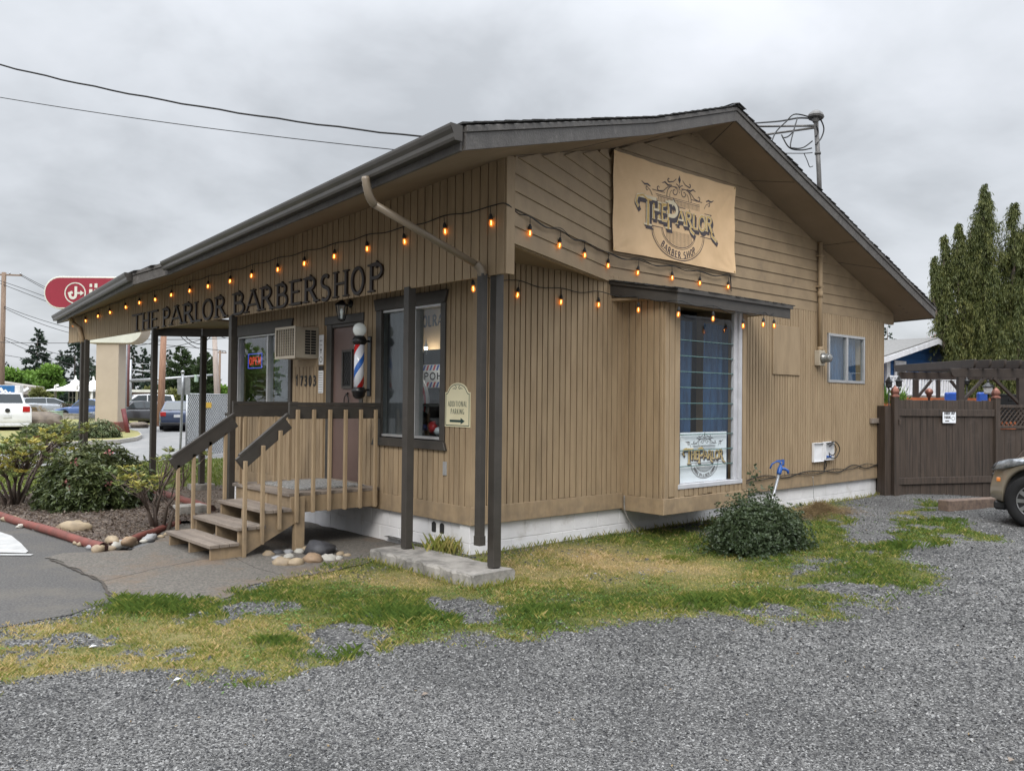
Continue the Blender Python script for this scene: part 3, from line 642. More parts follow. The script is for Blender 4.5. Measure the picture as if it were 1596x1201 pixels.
# ridge caps
y=-.70
while y<9.4:
    for s in (-1,1):
        z=soff(3.9,y)+.205+rnd.uniform(0,.006); mb.add([(3.9,y,z),(3.9,y+.16,z+.0),(3.9+s*.16,y+.16,z-.053),(3.9+s*.16,y,z-.047),(3.9,y,z-.012),(3.9+s*.16,y,z-.062)],[(0,1,2,3),(0,3,5,4)])
    y+=.14
mb.build('shingles','shingle',B)
# --- gutters
def gutter(mb,p,q,out):
    p,q=np.array(p,float),np.array(q,float); out=np.array([*out,0.]); out/=np.linalg.norm(out)
    prof=[(0,.02),(0,.005),(.075,.0),(.085,.02),(.088,.05),(.11,.078),(.118,.10),(.118,.118),(.108,.118),(.105,.105),(.078,.06),(.07,.012),(.008,.016),(.008,.115),(0,.118)]
    n=len(prof); A=[p+out*a+np.array([0,0,b]) for a,b in prof]; Bv=[q+out*a+np.array([0,0,b]) for a,b in prof]
    mb.add(A+Bv,[(i,(i+1)%n,n+(i+1)%n,n+i) for i in range(n)])
    for e,sg in ((p,1),(q,-1)):
        cap=[(0,.005),(.075,0),(.085,.02),(.088,.05),(.118,.10),(.118,.12),(0,.12)]; k=len(cap)
        d=(q-p)/np.linalg.norm(q-p)*.004*sg
        C1=[e-d+out*a+np.array([0,0,b]) for a,b in cap]; C2=[e+d*.01+out*a+np.array([0,0,b]) for a,b in cap]
        mb.add(C1+C2,[tuple(range(k)),tuple(range(k,2*k))]+[(i,(i+1)%k,k+(i+1)%k,k+i) for i in range(k)])
mb=MB(); gz=lambda p:soff(*p)+.035
A0,B0=LA,LB; gutter(mb,(A0[0]-.03,A0[1]-.03,gz(A0)),(B0[0]-.03,B0[1],gz(B0)),(-1,-.06)); mb.build('gutter','gutter_paint',B)
mb=MB(); gutter(mb,(LC_[0]-.03,LC_[1],gz(LC_)),(LD[0]-.03,LD[1],gz(LD)),(-1,-.1)); mb.build('gutter','gutter_paint',B)
# downspouts
def corrug(P0,P1,P2,n=14):
    P0,P1,P2=map(lambda a:np.array(a,float),(P0,P1,P2)); return [tuple((1-t)**2*P0+2*t*(1-t)*P1+t*t*P2) for t in [i/n for i in range(n+1)]]
pmat('downspout_paint',(.215,.17,.12),(.19,.15,.105),scale=3,rough=.4)
mb=MB(); g0=at(570,283,X=-1.80); g1=at(583,318,X=-1.70); g2=at(742,412,X=-.60)
e=corrug((g0[0],g0[1],g0[2]+.04),(g0[0]+.01,g0[1]-.01,g0[2]-.13),g1); mb.tube(e,[.035+.004*(i%2) for i in range(len(e))],12)
mb.tube([g1,g2],.033,12); ds=at(752,430,X=-.545); e=corrug(g2,(ds[0]-.01,ds[1],g2[2]-.03),ds); mb.tube(e,[.040+.004*(i%2) for i in range(len(e))],12)
mb.build('downspout','downspout_paint',B)
mb=MB(); x,y,z=ds; mb.box(x-.035,y-.04,.36,x+.03,y+.035,z+.02)
for k in range(4): mb.box(x-.0375,y-.036+k*.02,.37,x-.0345,y-.026+k*.02,z)
mb.box(x-.04,y-.046,.28,x+.035,y+.04,.37); mb.build('downspout','dark_trim',B,bevel=.003)
mb=MB(); h0=at(107,492,X=-.75); h1=at(113,503,X=-.62); h2=at(124,512,X=-.55); h3=at(129,535,X=-.55)
mb.tube([h0,h1,h2,(h3[0],h3[1],h3[2])],.05,10); mb.build('downspout','tan_paint',B)
mb=MB(); mb.box(h3[0]-.04,h3[1]-.05,0,h3[0]+.04,h3[1]+.05,h3[2]+.03); mb.build('downspout','dark_trim',B,bevel=.004)
# --- awning over the bay
W0,F0,F1,W1=(2.13,0,3.13),(2.40,-.85,2.975),(4.93,-.85,2.975),(5.05,0,3.13)
mb=MB()
def strip(mb,p,q,h,t,nn):
    p,q,nn=np.array(p,float),np.array(q,float),np.array(nn,float); mb.obox(p-np.array([0,0,h]),q-p,(0,0,h),nn*t)
strip(mb,W0,F0,.165,.022,(.95,.3,0)); strip(mb,F0,F1,.165,.022,(0,1,0)); strip(mb,F1,W1,.165,.022,(-1,.1,0))
mb.build('awning_fascia','dark_trim',B,bevel=.003)
mb=MB(); strip(mb,(2.105,-.01,3.135),(2.375,-.875,2.985),.045,.02,(.95,.3,0)); strip(mb,(2.375,-.878,2.985),(4.96,-.878,2.985),.045,.02,(0,1,0)); mb.build('awning_drip','dark_trim',B,bevel=.003)
mb=MB(); 
for k in range(7):
    t0,t1=k/7,(k+1)/7; A=np.array(W0)*(1-t0)+np.array(F0)*t0; Bq=np.array(W1)*(1-t0)+np.array(F1)*t0; A1=np.array(W0)*(1-t1)+np.array(F0)*t1; B1=np.array(W1)*(1-t1)+np.array(F1)*t1
    n=26
    for i in range(n):
        f0,f1=i/n,(i+1)/n-.002; e=rnd.uniform(-.012,.012)+(.03 if k==6 else 0)
        P=[A+(Bq-A)*f0,A+(Bq-A)*f1,A1+(B1-A1)*f1+np.array([0,-e,0]),A1+(B1-A1)*f0+np.array([0,-e,0])]
        if i==0: P[0]=P[0]-np.array([.05,0,0]); P[3]=P[3]-np.array([.05+e,0,0])
        if i==n-1: P[1]=P[1]+np.array([.06,0,0]); P[2]=P[2]+np.array([.06+e,0,0])
        zt=[.006,.006,.018,.018]; T=[p+np.array([0,0,z+.006]) for p,z in zip(P,zt)]; Bt=[p+np.array([0,0,z-.006]) for p,z in zip(P,zt)]
        mb.add(T+Bt,[(0,1,2,3),(7,6,5,4),(0,4,5,1),(1,5,6,2),(2,6,7,3),(3,7,4,0)])
mb.build('awning_shingles','shingle',B)
mb=MB(); mb.prism([(2.16,0),(2.42,-.82),(4.9,-.82),(5.02,0)],(0,0,2.985-.10),(1,0,0),(0,1,0),(0,0,1),.03); mb.build('awning_soffit','tan_paint',B)
# patch panel, small plate
mb=MB(); a=at(1204,505,Y=-.03); b=at(1245.5,585,Y=-.03); mb.box(a[0],-.045,b[2],b[0],-.027,a[2]); mb.build('cover_panel','tan_paint',B,bevel=.003)
mb=MB(); mb.box(-.038,.40,.82,-.024,.465,.97); mb.build('outlet_cover','alu',B,bevel=.003)
mb=MB(); mb.box(-.03,3.26,2.08,-.016,3.98,2.19); mb.box(-.03,3.22,2.0,-.016,3.279,2.74); mb.box(-.03,3.921,2.20,-.016,4.0,2.74); mb.build('unit_surround','tan_paint',B,bevel=.003)
# awkward loose cables along the skirt
def cable(name,pts,r,label,cat,mat='cable_black',parent=None,n=6):
    mb=MB(); P=[np.array(p,float) for p in pts]; Q=[]
    for i in range(len(P)-1):
        p0,p1,p2,p3=P[max(i-1,0)],P[i],P[i+1],P[min(i+2,len(P)-1)]
        for k in range(6):
            t=k/6; Q.append(.5*((2*p1)+(-p0+p2)*t+(2*p0-5*p1+4*p2-p3)*t*t+(-p0+3*p1-3*p2+p3)*t**3))
    Q.append(P[-1]); mb.tube(Q,r,n); o=mb.build(name,mat,parent)
    if parent is None: tag(o,label,cat)
    return o
# ================================================================ THINGS ON AND AROUND THE SHOP
def smooth(t): t=np.clip(t,0,1); return t*t*(3-2*t)
def GH(x,y):
    x=np.asarray(x,float); y=np.asarray(y,float)
    dx=np.maximum(np.maximum(-x,x-9.6),0); dy=np.maximum(np.maximum(-y,y-6.2),0); d=np.hypot(dx,dy)
    return -.07*smooth((d-.05)/.95)
def gh(x,y): return float(GH(x,y))
# --- raised sign letters
ls=thing('letter_sign','dark carved serif letters spelling THE PARLOR BARBERSHOP along the porch beam','sign',(-.49,5.2,2.84))
LET=[('T',207,221.5),('H',222.5,234.5),('E',235.5,248),('P',254,266),('A',267,284.5),('R',286,303),('L',304,315),('O',315.5,333),('R',335.5,353),('B',363.5,382),('A',384,406),('R',406.5,427),('B',430.5,449),('E',452,471),('R',474,495.5),('S',499,516),('H',520,543),('O',547,568.5),('P',575,598)]
for ch,x0,x1 in LET:
    y0=at(x0,490,X=-.505)[1]; y1=at(x1,480,X=-.505)[1]; w=G[ch][0]*.31; sx=(y0-y1)/w*.97
    mb=MB(); big=ch
    z=2.85+.006*rnd.uniform(-1,1)
    glyph(mb,ch,(-.491,y0,z),(0,-1,0),(0,0,1),(-1,0,0),.315,.155,.030,sx,True)
    mb.build('letter','letter_brown',ls,bevel=.006,seg=2)
# --- house number
hn=thing('house_number','black digits 17303 on the siding left of the brown door','house number',(-.03,3.6,1.85))
ys=[3.87,3.745,3.625,3.50,3.375]
for ch,y in zip('17303',ys):
    mb=MB(); glyph(mb,ch,(-.027,y+.035,1.82),(0,-1,0),(0,0,1),(-1,0,0),.135,.19,.008,1.0); mb.build('digit','ink_black',hn)
# --- string lights
m=bpy.data.materials.new('bulb_shell'); m.use_nodes=True; nt=m.node_tree; nt.nodes.clear(); o=nd(nt,'ShaderNodeOutputMaterial'); t=nd(nt,'ShaderNodeBsdfTransparent'); t.inputs[0].default_value=(1,.72,.42,1); g=nd(nt,'ShaderNodeBsdfGlossy'); g.inputs['Roughness'].default_value=.05; em=nd(nt,'ShaderNodeEmission'); em.inputs[0].default_value=(1,.30,.05,1); em.inputs[1].default_value=.9
a=nd(nt,'ShaderNodeAddShader'); mx1=nd(nt,'ShaderNodeMixShader'); mx1.inputs[0].default_value=.12; nt.links.new(t.outputs[0],mx1.inputs[1]); nt.links.new(g.outputs[0],mx1.inputs[2]); mx2=nd(nt,'ShaderNodeMixShader'); mx2.inputs[0].default_value=.35; nt.links.new(mx1.outputs[0],mx2.inputs[1]); nt.links.new(em.outputs[0],mx2.inputs[2]); nt.links.new(mx2.outputs[0],o.inputs[0]); MATS['bulb_shell']=m
SK={}
def bulb(root,top,drop):
    """socket hangs 'drop' below the cable point top; bulb under it"""
    if 'me' not in SK:
        mb=MB(); mb.lathe([(.004,0),(.012,-.004),(.014,-.02),(.019,-.026),(.019,-.052),(.016,-.056)],(0,0,0),12); mb.tube([(0,0,0),(0,0,.075)],.0035,5); s=mb.build('bulb_socket','black_rubber',root,local=True); SK['me']=s.data
        mb=MB(); mb.lathe([(.012,-.054),(.018,-.068),(.0235,-.088),(.0235,-.102),(.015,-.120),(.004,-.126)],(0,0,0),12); b2=mb.build('bulb','bulb_shell',s,local=True); SK['b']=b2.data
        mb=MB(); mb.tube([(0,0,-.068),(.002,0,-.085),(0,0,-.106)],.0045,6); f=mb.build('filament','bulb_core',b2,local=True); SK['f']=f.data
        bpy.data.objects.remove(f); bpy.data.objects.remove(b2); bpy.data.objects.remove(s)
    s=bpy.data.objects.new('bulb_socket',SK['me']); COL.objects.link(s); s.parent=root; rl=wloc(root); s.location=(top[0]-rl.x,top[1]-rl.y,top[2]-drop-rl.z); s.rotation_euler=(rnd.uniform(-.12,.12),rnd.uniform(-.12,.12),0)
    b=bpy.data.objects.new('bulb',SK['b']); COL.objects.link(b); b.parent=s
    mb=None; f=bpy.data.objects.new('filament',SK['f']); COL.objects.link(f); f.parent=b
s1=thing('string_lights','black cable of glowing amber bulbs along the porch beam and across the gable wall','string lights',(-.5,5,3.4),group='strings of amber bulbs')
FB=[(115,507),(133.5,500),(154,493),(172,487),(196,479),(218.5,472),(242,467),(268.6,460),(297,453.6),(325.7,446.5),(360.5,438.5),(394,430),(434,420.6),(476,411),(523,400),(573,388),(630.5,377),(694,361),(766,348)]
wire=[]
for i,(x,y) in enumerate(FB):
    p=at(x,y,X=-.515); tz=p[2]+.165; tp=(p[0],p[1],tz); wire.append(tp); bulb(s1,(tp[0]-.012,tp[1],tp[2]),.075)
cpt=(-.50,-1.075,3.475); W=[wire[0]]
W=[]
for i,p in enumerate(wire):
    W.append(p)
    if i<len(wire)-1: q=wire[i+1]; W.append((p[0],(p[1]+q[1])/2,(p[2]+q[2])/2-.02))
W.append(cpt)
SB=[(826,362),(873,381.5),(911,397),(948,413),(995,424),(1047.5,432),(1091,440),(1135.5,446)]
w2=[cpt]
for i,(x,y) in enumerate(SB):
    if i<4: p=at(x,y,P=tuple(SP+SN*.045),N=tuple(SN))
    else: p=at(x,y,Y=-.05)
    tp=(p[0],p[1],p[2]+.155); q=w2[-1]; w2.append(((tp[0]+q[0])/2,(tp[1]+q[1])/2-.004,(tp[2]+q[2])/2-.035)); w2.append(tp); bulb(s1,tp,.075)
w2.append((w2[-1][0]+.05,w2[-1][1],w2[-1][2]-.08)); w2.append((w2[-1][0]+.01,w2[-1][1],3.25))
cable('cable',W+w2[1:],.0055,None,None,parent=s1)
cable('cable',[(p[0]-.004,p[1]-.01,p[2]+(.02 if i%3==1 else -.01)) for i,p in enumerate(w2)],.004,None,None,parent=s1)
s2=thing('string_lights','shorter cable of amber bulbs looping under the awning over the tall window','string lights',(2.5,-.5,2.9),group='strings of amber bulbs')
LB2=[(737,448,('P',-.30)),(808,458,'w'),(875,469,'w'),(933,473,'w'),(995,481,'a'),(1058,488,'f'),(1111.5,495,'f'),(1158,506,'f'),(1190,504,'f'),(1206,506,'b')]
pts=[]
for x,y,k in LB2:
    if k=='w': p=at(x,y,Y=-.05)
    elif k=='a': p=at(x,y,P=(2.28,-.45,0),N=(.95,.3,0))
    elif k=='f': p=at(x,y,Y=-.89)
    elif k=='b': p=at(x,y,Y=-.85)
    else: p=at(x,y,X=-.40)
    tp=(p[0],p[1],p[2]+.15)
    if pts: q=pts[-1]; pts.append(((tp[0]+q[0])/2,(tp[1]+q[1])/2,(tp[2]+q[2])/2-.035))
    pts.append(tp); bulb(s2,tp,.075)
cable('cable',pts,.005,None,None,parent=s2)
# --- logo drawing shared by the banner and the poster
def spiral(cx,cy,r0,r1,a0,a1,n=16): return [(cx+(r0+(r1-r0)*i/n)*math.cos(R_(a0+(a1-a0)*i/n)),cy+(r0+(r1-r0)*i/n)*math.sin(R_(a0+(a1-a0)*i/n))) for i in range(n+1)]
def arctext(mb,s,cx,cy,r,a0,a1,h,sw,fr,off,fy=.69):
    O,U,V,Nn=[np.array(a,float) for a in fr]; tot=sum(G[c][0] for c in s)+.16*(len(s)-1); x=0
    for c in s:
        t=(x+G[c][0]/2)/tot; a=R_(a0+(a1-a0)*t); x+=G[c][0]+.16
        tg=np.array([-math.sin(a),math.cos(a)*fy]); ds=np.linalg.norm(tg); u=tg/ds*(1 if a1>a0 else -1); v=np.array([-u[1],u[0]])
        sx=(abs(R_(a1-a0))*r*ds/tot)/h*.93
        o=np.array([cx+math.cos(a)*r,cy+math.sin(a)*r*fy])-u*G[c][0]*h*sx/2-v*h*.5
        glyph(mb,c,O+U*o[0]+V*o[1],U*u[0]+V*u[1],U*v[0]+V*v[1],Nn,h,sw,.0006,sx,False,off)
def logo(O,U,Nn,s,bottom,parent,ink='logo_ink'):
    """origin at the lettering's base line centre; s scales the metre-sized drawing"""
    V=(0,0,1); fr=(O,U,V,Nn); mb=MB()
    def rb(p,w,off=.0006,tp=None): ribbon(mb,[(x*s,y*s) for x,y in p],w*s,*fr,.0006,off,tp)
    T=lambda n:[.25+.75*math.sin(math.pi*min(1,.15+.85*i/(n-1))) for i in range(n)]
    # rules and hatching
    rb([(-.07,.235),(.74,.235)],.010); rb([(-.61,-.09),(.73,-.09)],.010)
    rb([(-.56,.38),(-.30,.38)],.009); rb([(.26,.38),(.51,.38)],.009); rb([(-.49,.335),(.46,.335)],.006); rb([(-.47,.315),(.45,.315)],.006)
    for i in range(31):
        x=-.46+i*.03
        if x>-.44: rb([(x,.31),(x,.245)],.005)
    # lower medallion
    rb(arc(0,-.09,.57,.385,180,360,40),.011); rb(arc(0,-.09,.54,.36,180,360,40),.005); rb(arc(0,-.09,.37,.235,180,360,30),.005); rb(arc(0,-.09,.345,.215,180,360,30),.009)
    for i in range(19):
        x=-.27+i*.03; y=-.09-.215*math.sqrt(max(0,1-(x/.345)**2)); rb([(x,-.10),(x,y+.012)],.005)
    # crest
    for sg in (-1,1):
        F=lambda p:[(sg*x,y) for x,y in p]
        p=F(spiral(.10,.43,.012,.07,500,90,18)+[(.04,.49),(.0,.42)]); rb(p,.012,tp=T(len(p)))
        p=F([(.26,.335)]+arc(.13,.36,.13,.13,0,120,12)); rb(p,.010)
        p=F([(.20,.335)]+arc(.13,.36,.07,.08,0,70,6)); rb(p,.006)
        p=F([(.15,.49),(.25,.46),(.33,.40),(.42,.385)]+spiral(.43,.42,.035,.015,-90,180,8)); rb(p,.014,tp=T(len(p)))
        p=F([(.07,.60),(.13,.555),(.19,.54)]+spiral(.22,.565,.03,.01,-90,150,8)); rb(p,.016,tp=T(len(p)))
        p=F([(.16,.50),(.24,.49),(.30,.52),(.36,.50)]); rb(p,.022,tp=T(len(p)))
        p=F([(.56,.30),(.60,.36),(.68,.40)]+spiral(.66,.37,.035,.01,60,-160,8)); rb(p,.012,tp=T(len(p)))
        p=F([(.60,.41),(.66,.43),(.72,.42),(.78,.45)]); rb(p,.024,tp=T(len(p)))
        p=F([(.0,.49),(.03,.52),(.07,.535)]); rb(p,.012)
    rb([(-.0,.46),(0,.54)],.008); mb.prism([(0,.545*s),(.028*s,.60*s),(0,.66*s),(-.028*s,.60*s)],np.array(O,float)+np.array(Nn,float)*.0006,U,V,Nn,.0006)
    # bottom words
    arctext(mb,bottom,0,-.09*s,.455*s,218 if len(bottom)<14 else 200,322 if len(bottom)<14 else 340,(.085 if len(bottom)<14 else .07)*s,.19,(O,U,V,Nn),.0006)
    mb2=MB(); mb2.v,mb2.f,mb2.m,mb2.sm=mb.v,mb.f,mb.m,mb.sm
    # compress the arc words vertically is not needed: medallion drawn as an ellipse
    mb.build('crest_drawing',ink,parent)
    # lettering: T H E P A R L O R
    L=[('T',-.82,-.10,.37,.34),('H',-.56,0,.24,.155),('E',-.39,0,.235,.13),('P',-.28,-.09,.37,.25),('A',-.06,0,.20,.18),('R',.13,.0,.20,.15),('L',.29,-.01,.21,.13),('O',.42,-.01,.21,.18),('R',.60,0,.21,.16)]
    for nm,mt,dx,dy,sw,off in (('letter_shadow',ink,.035,-.045,.32,.0014),('letter_shadow',ink,.015,-.02,.36,.0022),('letter_outline','logo_light',0,0,.21,.0030),('letter_face','logo_gold',.003,-.002,.12,.0044)):
        mb=MB()
        for c,x,y,h,w in L:
            sx=w/(G[c][0]*h); glyph(mb,c,np.array(O,float)+np.array(U,float)*(x+dx)*s+np.array([0,0,(y+dy)*s]),U,(0,0,1),Nn,h*s,sw*(.8 if c in'TP' else 1),.0005,sx,c!='O' and nm!='letter_face',off)
        k=lambda p:ribbon(mb,[((x+dx)*s,(y+dy)*s) for x,y in p],sw*.20*s,O,U,(0,0,1),Nn,.0005,off+.0008)
        k([(-.58,.24),(-.66,.23),(-.76,.275),(-.86,.25),(-.89,.17),(-.84,.11)]); k([(.23,.0),(.26,-.05),(.33,-.085)]); k([(.72,.04),(.75,-.05),(.86,-.11)]); k([(-.28,.22),(-.36,.20)])
        mb.build(nm,mt,parent)
# banner: wavy canvas
bn=thing('shop_banner','tan vinyl shop banner with gold lettering hung on the gable wall','banner',(3.43,-.03,4.1))
nx,nz=90,44; bx0,bx1,bz0,bz1=2.135,4.765,3.50,4.745; V=[];F=[]
for j in range(nz+1):
    for i in range(nx+1):
        u=i/nx; v=j/nz; X=bx0+(bx1-bx0)*u; Z=bz0+(bz1-bz0)*v+ (.012*math.sin(u*math.pi)*(-1 if v>.5 else 1)*abs(v-.5)*2)
        ed=min(u,1-u)*(bx1-bx0); ev=min(v,1-v)*(bz1-bz0)
        wv=.016*math.sin((X*3.1-Z*2.3))*(.5+.5*math.sin(X*1.3+2))+.010*math.sin(X*9+Z*6)*math.exp(-ev*5)+.012*math.exp(-ev*7)*math.sin(X*14+2*math.sin(X*5))+.012*math.exp(-ed*5)*math.sin(Z*11)
        # diagonal pulls from the corners
        for cx,cz in ((bx0,bz1),(bx1,bz1),(bx0,bz0),(bx1,bz0)):
            dx,dz=X-cx,Z-cz; r=math.hypot(dx,dz); an=math.atan2(abs(dz),abs(dx)); wv+=.014*math.exp(-r*2.0)*math.sin(an*13)
        V.append((X,-.052-.010-wv*.45,Z))
for j in range(nz):
    for i in range(nx): F.append((j*(nx+1)+i,j*(nx+1)+i+1,(j+1)*(nx+1)+i+1,(j+1)*(nx+1)+i))
banner=npmesh('canvas',V,F,'canvas',bn,smooth=True)
VB=np.array(V).reshape(nz+1,nx+1,3)
kids=set(bn.children); logo((3.455,0,4.01),(1,0,0),(0,-1,0),1.0,'BARBER SHOP',bn)
def by(X,Z):
    u=np.clip((X-bx0)/(bx1-bx0),0,1)*nx; v=np.clip((Z-bz0)/(bz1-bz0),0,1)*nz; i=int(min(u,nx-1)); j=int(min(v,nz-1)); fu=u-i; fv=v-j
    return (VB[j,i,1]*(1-fu)+VB[j,i+1,1]*fu)*(1-fv)+(VB[j+1,i,1]*(1-fu)+VB[j+1,i+1,1]*fu)*fv
for o in bn.children:
    if o in kids: continue
    for vv in o.data.vertices:
        X,Z=vv.co.x+3.43,vv.co.z+4.1; vv.co.y+=by(X,Z)-.0022
mb=MB()
for X in (2.155,4.745):
    for Z in (3.52,4.725): mb.lathe([(.006,-.004),(.014,0)],(X,by(X,Z)-.002,Z),10,(0,1,0))
mb.build('grommet','brass',bn)
# poster inside the bay window
ps=thing('window_poster','white poster with gold lettering standing inside the tall bay window','poster',(3.34,-.57,.64))
mb=MB(); mb.box(2.84,-.572,.645,3.83,-.566,1.27); mb.build('poster_sheet','poster_white',ps)
logo((3.345,-.5735,.93),(1,0,0),(0,-1,0),.515,'BARBER SPA & BEER GARDEN',ps)
# --- wall lantern
ln=thing('wall_lantern','small black lantern hanging over the brown door','lantern',(0,2.46,2.9))
mb=MB(); mb.lathe([(.05,0),(.05,.02),(.02,.03)],(-.02,2.46,2.86),12,(-1,0,0)); mb.tube([(-.03,2.46,2.9),(-.10,2.46,2.98),(-.16,2.46,2.93),(-.16,2.46,2.90)],.008,6); mb.build('bracket','black_metal',ln)
mb=MB(); mb.lathe([(.01,.07),(.03,.05),(.035,.04),(.10,.0),(.10,-.012)],(-.16,2.46,2.84),4,smooth=False); mb.build('cap','black_metal',ln)
mb=MB()
for i in range(4):
    a=i*math.pi/2+.0; c,s=math.cos(a),math.sin(a); mb.beam((-.16+.085*c,2.46+.085*s,2.83),(-.16+.05*c,2.46+.05*s,2.655),.009,.009)
mb.lathe([(.058,0),(.05,-.015),(.01,-.03)],(-.16,2.46,2.655),4,smooth=False); mb.build('cage','black_metal',ln)
mb=MB(); mb.lathe([(.078,2.825),(.048,2.658)],(-.16,2.46,0),4,smooth=False); mb.build('glass_panel','glass',ln); mb=MB(); mb.lathe([(.012,2.66),(.014,2.72),(.022,2.75),(.012,2.79)],(-.16,2.46,0),10); mb.build('lamp','globe_white',ln)
# --- barber pole
bp_=thing('barber_pole','red, white and blue striped barber pole with white globe beside the brown door','barber pole',(-.18,1.99,1.7))
c=(-.18,1.99,0)
m=bpy.data.materials.new('pole_stripes'); m.use_nodes=True; nt=m.node_tree; b=nt.nodes['Principled BSDF']; b.inputs['Roughness'].default_value=.12; b.inputs['Coat Weight'].default_value=.5
tcn=nd(nt,'ShaderNodeTexCoord'); sp=nd(nt,'ShaderNodeSeparateXYZ'); nt.links.new(tcn.outputs['Object'],sp.inputs[0])
ang=nt.nodes.new('ShaderNodeMath'); ang.operation='ARCTAN2'; nt.links.new(sp.outputs[1],ang.inputs[0]); nt.links.new(sp.outputs[0],ang.inputs[1])
ph=mth(nt,'FRACT',mth(nt,'ADD',mth(nt,'MULTIPLY',ang.outputs[0],-1/(2*math.pi)),mth(nt,'ADD',mth(nt,'MULTIPLY',sp.outputs[2],1.75),-.10)))
r=nd(nt,'ShaderNodeValToRGB'); r.color_ramp.interpolation='CONSTANT'; nt.links.new(ph,r.inputs[0]); E=r.color_ramp.elements
E[0].position=0; E[0].color=(.78,.80,.86,1); E[1].position=.27; E[1].color=(.62,.03,.03,1)
for p_,cc in ((.46,(.78,.80,.86,1)),(.77,(.03,.14,.50,1)),(.96,(.78,.80,.86,1))): q=E.new(p_); q.color=cc
nt.links.new(r.outputs[0],b.inputs['Base Color']); MATS['pole_stripes']=m
mb=MB(); mb.lathe([(.062,.08),(.062,.62)],(c[0],c[1],1.70),28); o=mb.build('striped_cylinder','pole_stripes',bp_)
mb=MB(); mb.lathe([(.02,-.055),(.045,-.05),(.075,-.02),(.078,.02),(.088,.03),(.090,.055),(.075,.07),(.072,.085),(.066,.09)],(c[0],c[1],1.70),28); mb.build('lower_cap','black_metal',bp_)
mb=MB(); mb.lathe([(.066,.61),(.074,.62),(.088,.635),(.092,.66),(.084,.675),(.078,.69),(.068,.71),(.04,.72)],(c[0],c[1],1.70),28); mb.build('upper_cap','black_metal',bp_)
mb=MB(); mb.lathe([(.03,-.083),(.06,-.062),(.078,-.03),(.083,0),(.078,.03),(.06,.06),(.03,.078),(.001,.084)],(c[0],c[1],2.495),28); mb.build('globe','globe_white',bp_)
mb=MB(); mb.box(-.045,1.955,1.68,-.021,2.025,2.42); mb.tube([(-.03,1.99,2.36),(-.11,1.99,2.355)],.014,8); mb.tube([(-.03,1.99,1.76),(-.11,1.99,1.755)],.014,8); mb.lathe([(.012,-.02),(.03,0)],(-.03,1.99,2.42),8); mb.build('bracket','black_metal',bp_,bevel=.004)
# --- window air conditioner
ac=thing('air_conditioner','cream window air conditioner with grille jutting from the front wall','air conditioner',(-.18,3.58,2.19))
mb=MB(); X0=-.36; mb.box(X0,3.30,2.185,.0,3.31,2.60); mb.box(X0,3.86,2.185,0,3.87,2.60); mb.box(X0,3.311,2.185,0,3.859,2.20); mb.box(X0,3.311,2.588,0,3.859,2.60)
mb.box(X0-.012,3.29,2.175,X0,3.88,2.215); mb.box(X0-.012,3.29,2.575,X0,3.88,2.61); mb.box(X0-.012,3.29,2.216,X0,3.325,2.574); mb.box(X0-.012,3.845,2.216,X0,3.88,2.574); mb.build('case','cream_metal',ac,bevel=.004)
mb=MB(); mb.box(X0+.03,3.312,2.201,X0+.035,3.858,2.587); mb.build('coil','vent_dark',ac)
mb=MB()
for i in range(1,8): y=3.325+i*.065; mb.box(X0-.008,y-.006,2.216,X0+.01,y+.006,2.574)
for k in range(1,10): mb.box(X0+.004,3.326,2.216+k*.036-.002,X0+.008,3.844,2.216+k*.036+.002)
mb.build('grille','cream_metal',ac)
mb=MB(); mb.box(-.22,3.296,2.24,-.06,3.2995,2.56); mb.build('side_vent','vent_dark',ac)
mb=MB()
for k in range(1,9): mb.box(-.22,3.292,2.24+k*.036-.003,-.06,3.296,2.24+k*.036+.003)
mb.box(-.143,3.291,2.24,-.137,3.2955,2.56); mb.build('side_louvres','cream_metal',ac)
# --- stickers by the door
st=thing('door_notice','narrow white notice strip with black marks between house number and door','notice',(-.025,3.20,2.2))
mb=MB(); mb.box(-.035,3.14,2.10,-.026,3.26,2.50); mb.box(-.035,3.14,1.72,-.026,3.26,2.02); mb.build('notice_sheet','ink_white',st)
mb=MB(); mb.box(-.035,3.14,2.025,-.0265,3.26,2.085)
for k in range(9): mb.box(-.037,3.15,1.735+k*.031,-.0355,3.25,1.742+k*.031)
mb.box(-.037,3.165,2.42,-.0355,3.235,2.428); mb.box(-.037,3.165,2.36,-.0355,3.235,2.366); ribbon(mb,arc(0,0,.035,.035,0,360,14),.008,(-.0355,3.20,2.17),(0,1,0),(0,0,1),(-1,0,0),.001); ribbon(mb,[(0,-.03),(0,.04)],.012,(-.0355,3.20,2.28),(0,1,0),(0,0,1),(-1,0,0),.001); ribbon(mb,[(-.02,0),(.02,0)],.012,(-.0355,3.20,2.30),(0,1,0),(0,0,1),(-1,0,0),.0015)
mb.build('notice_print','ink_black',st)
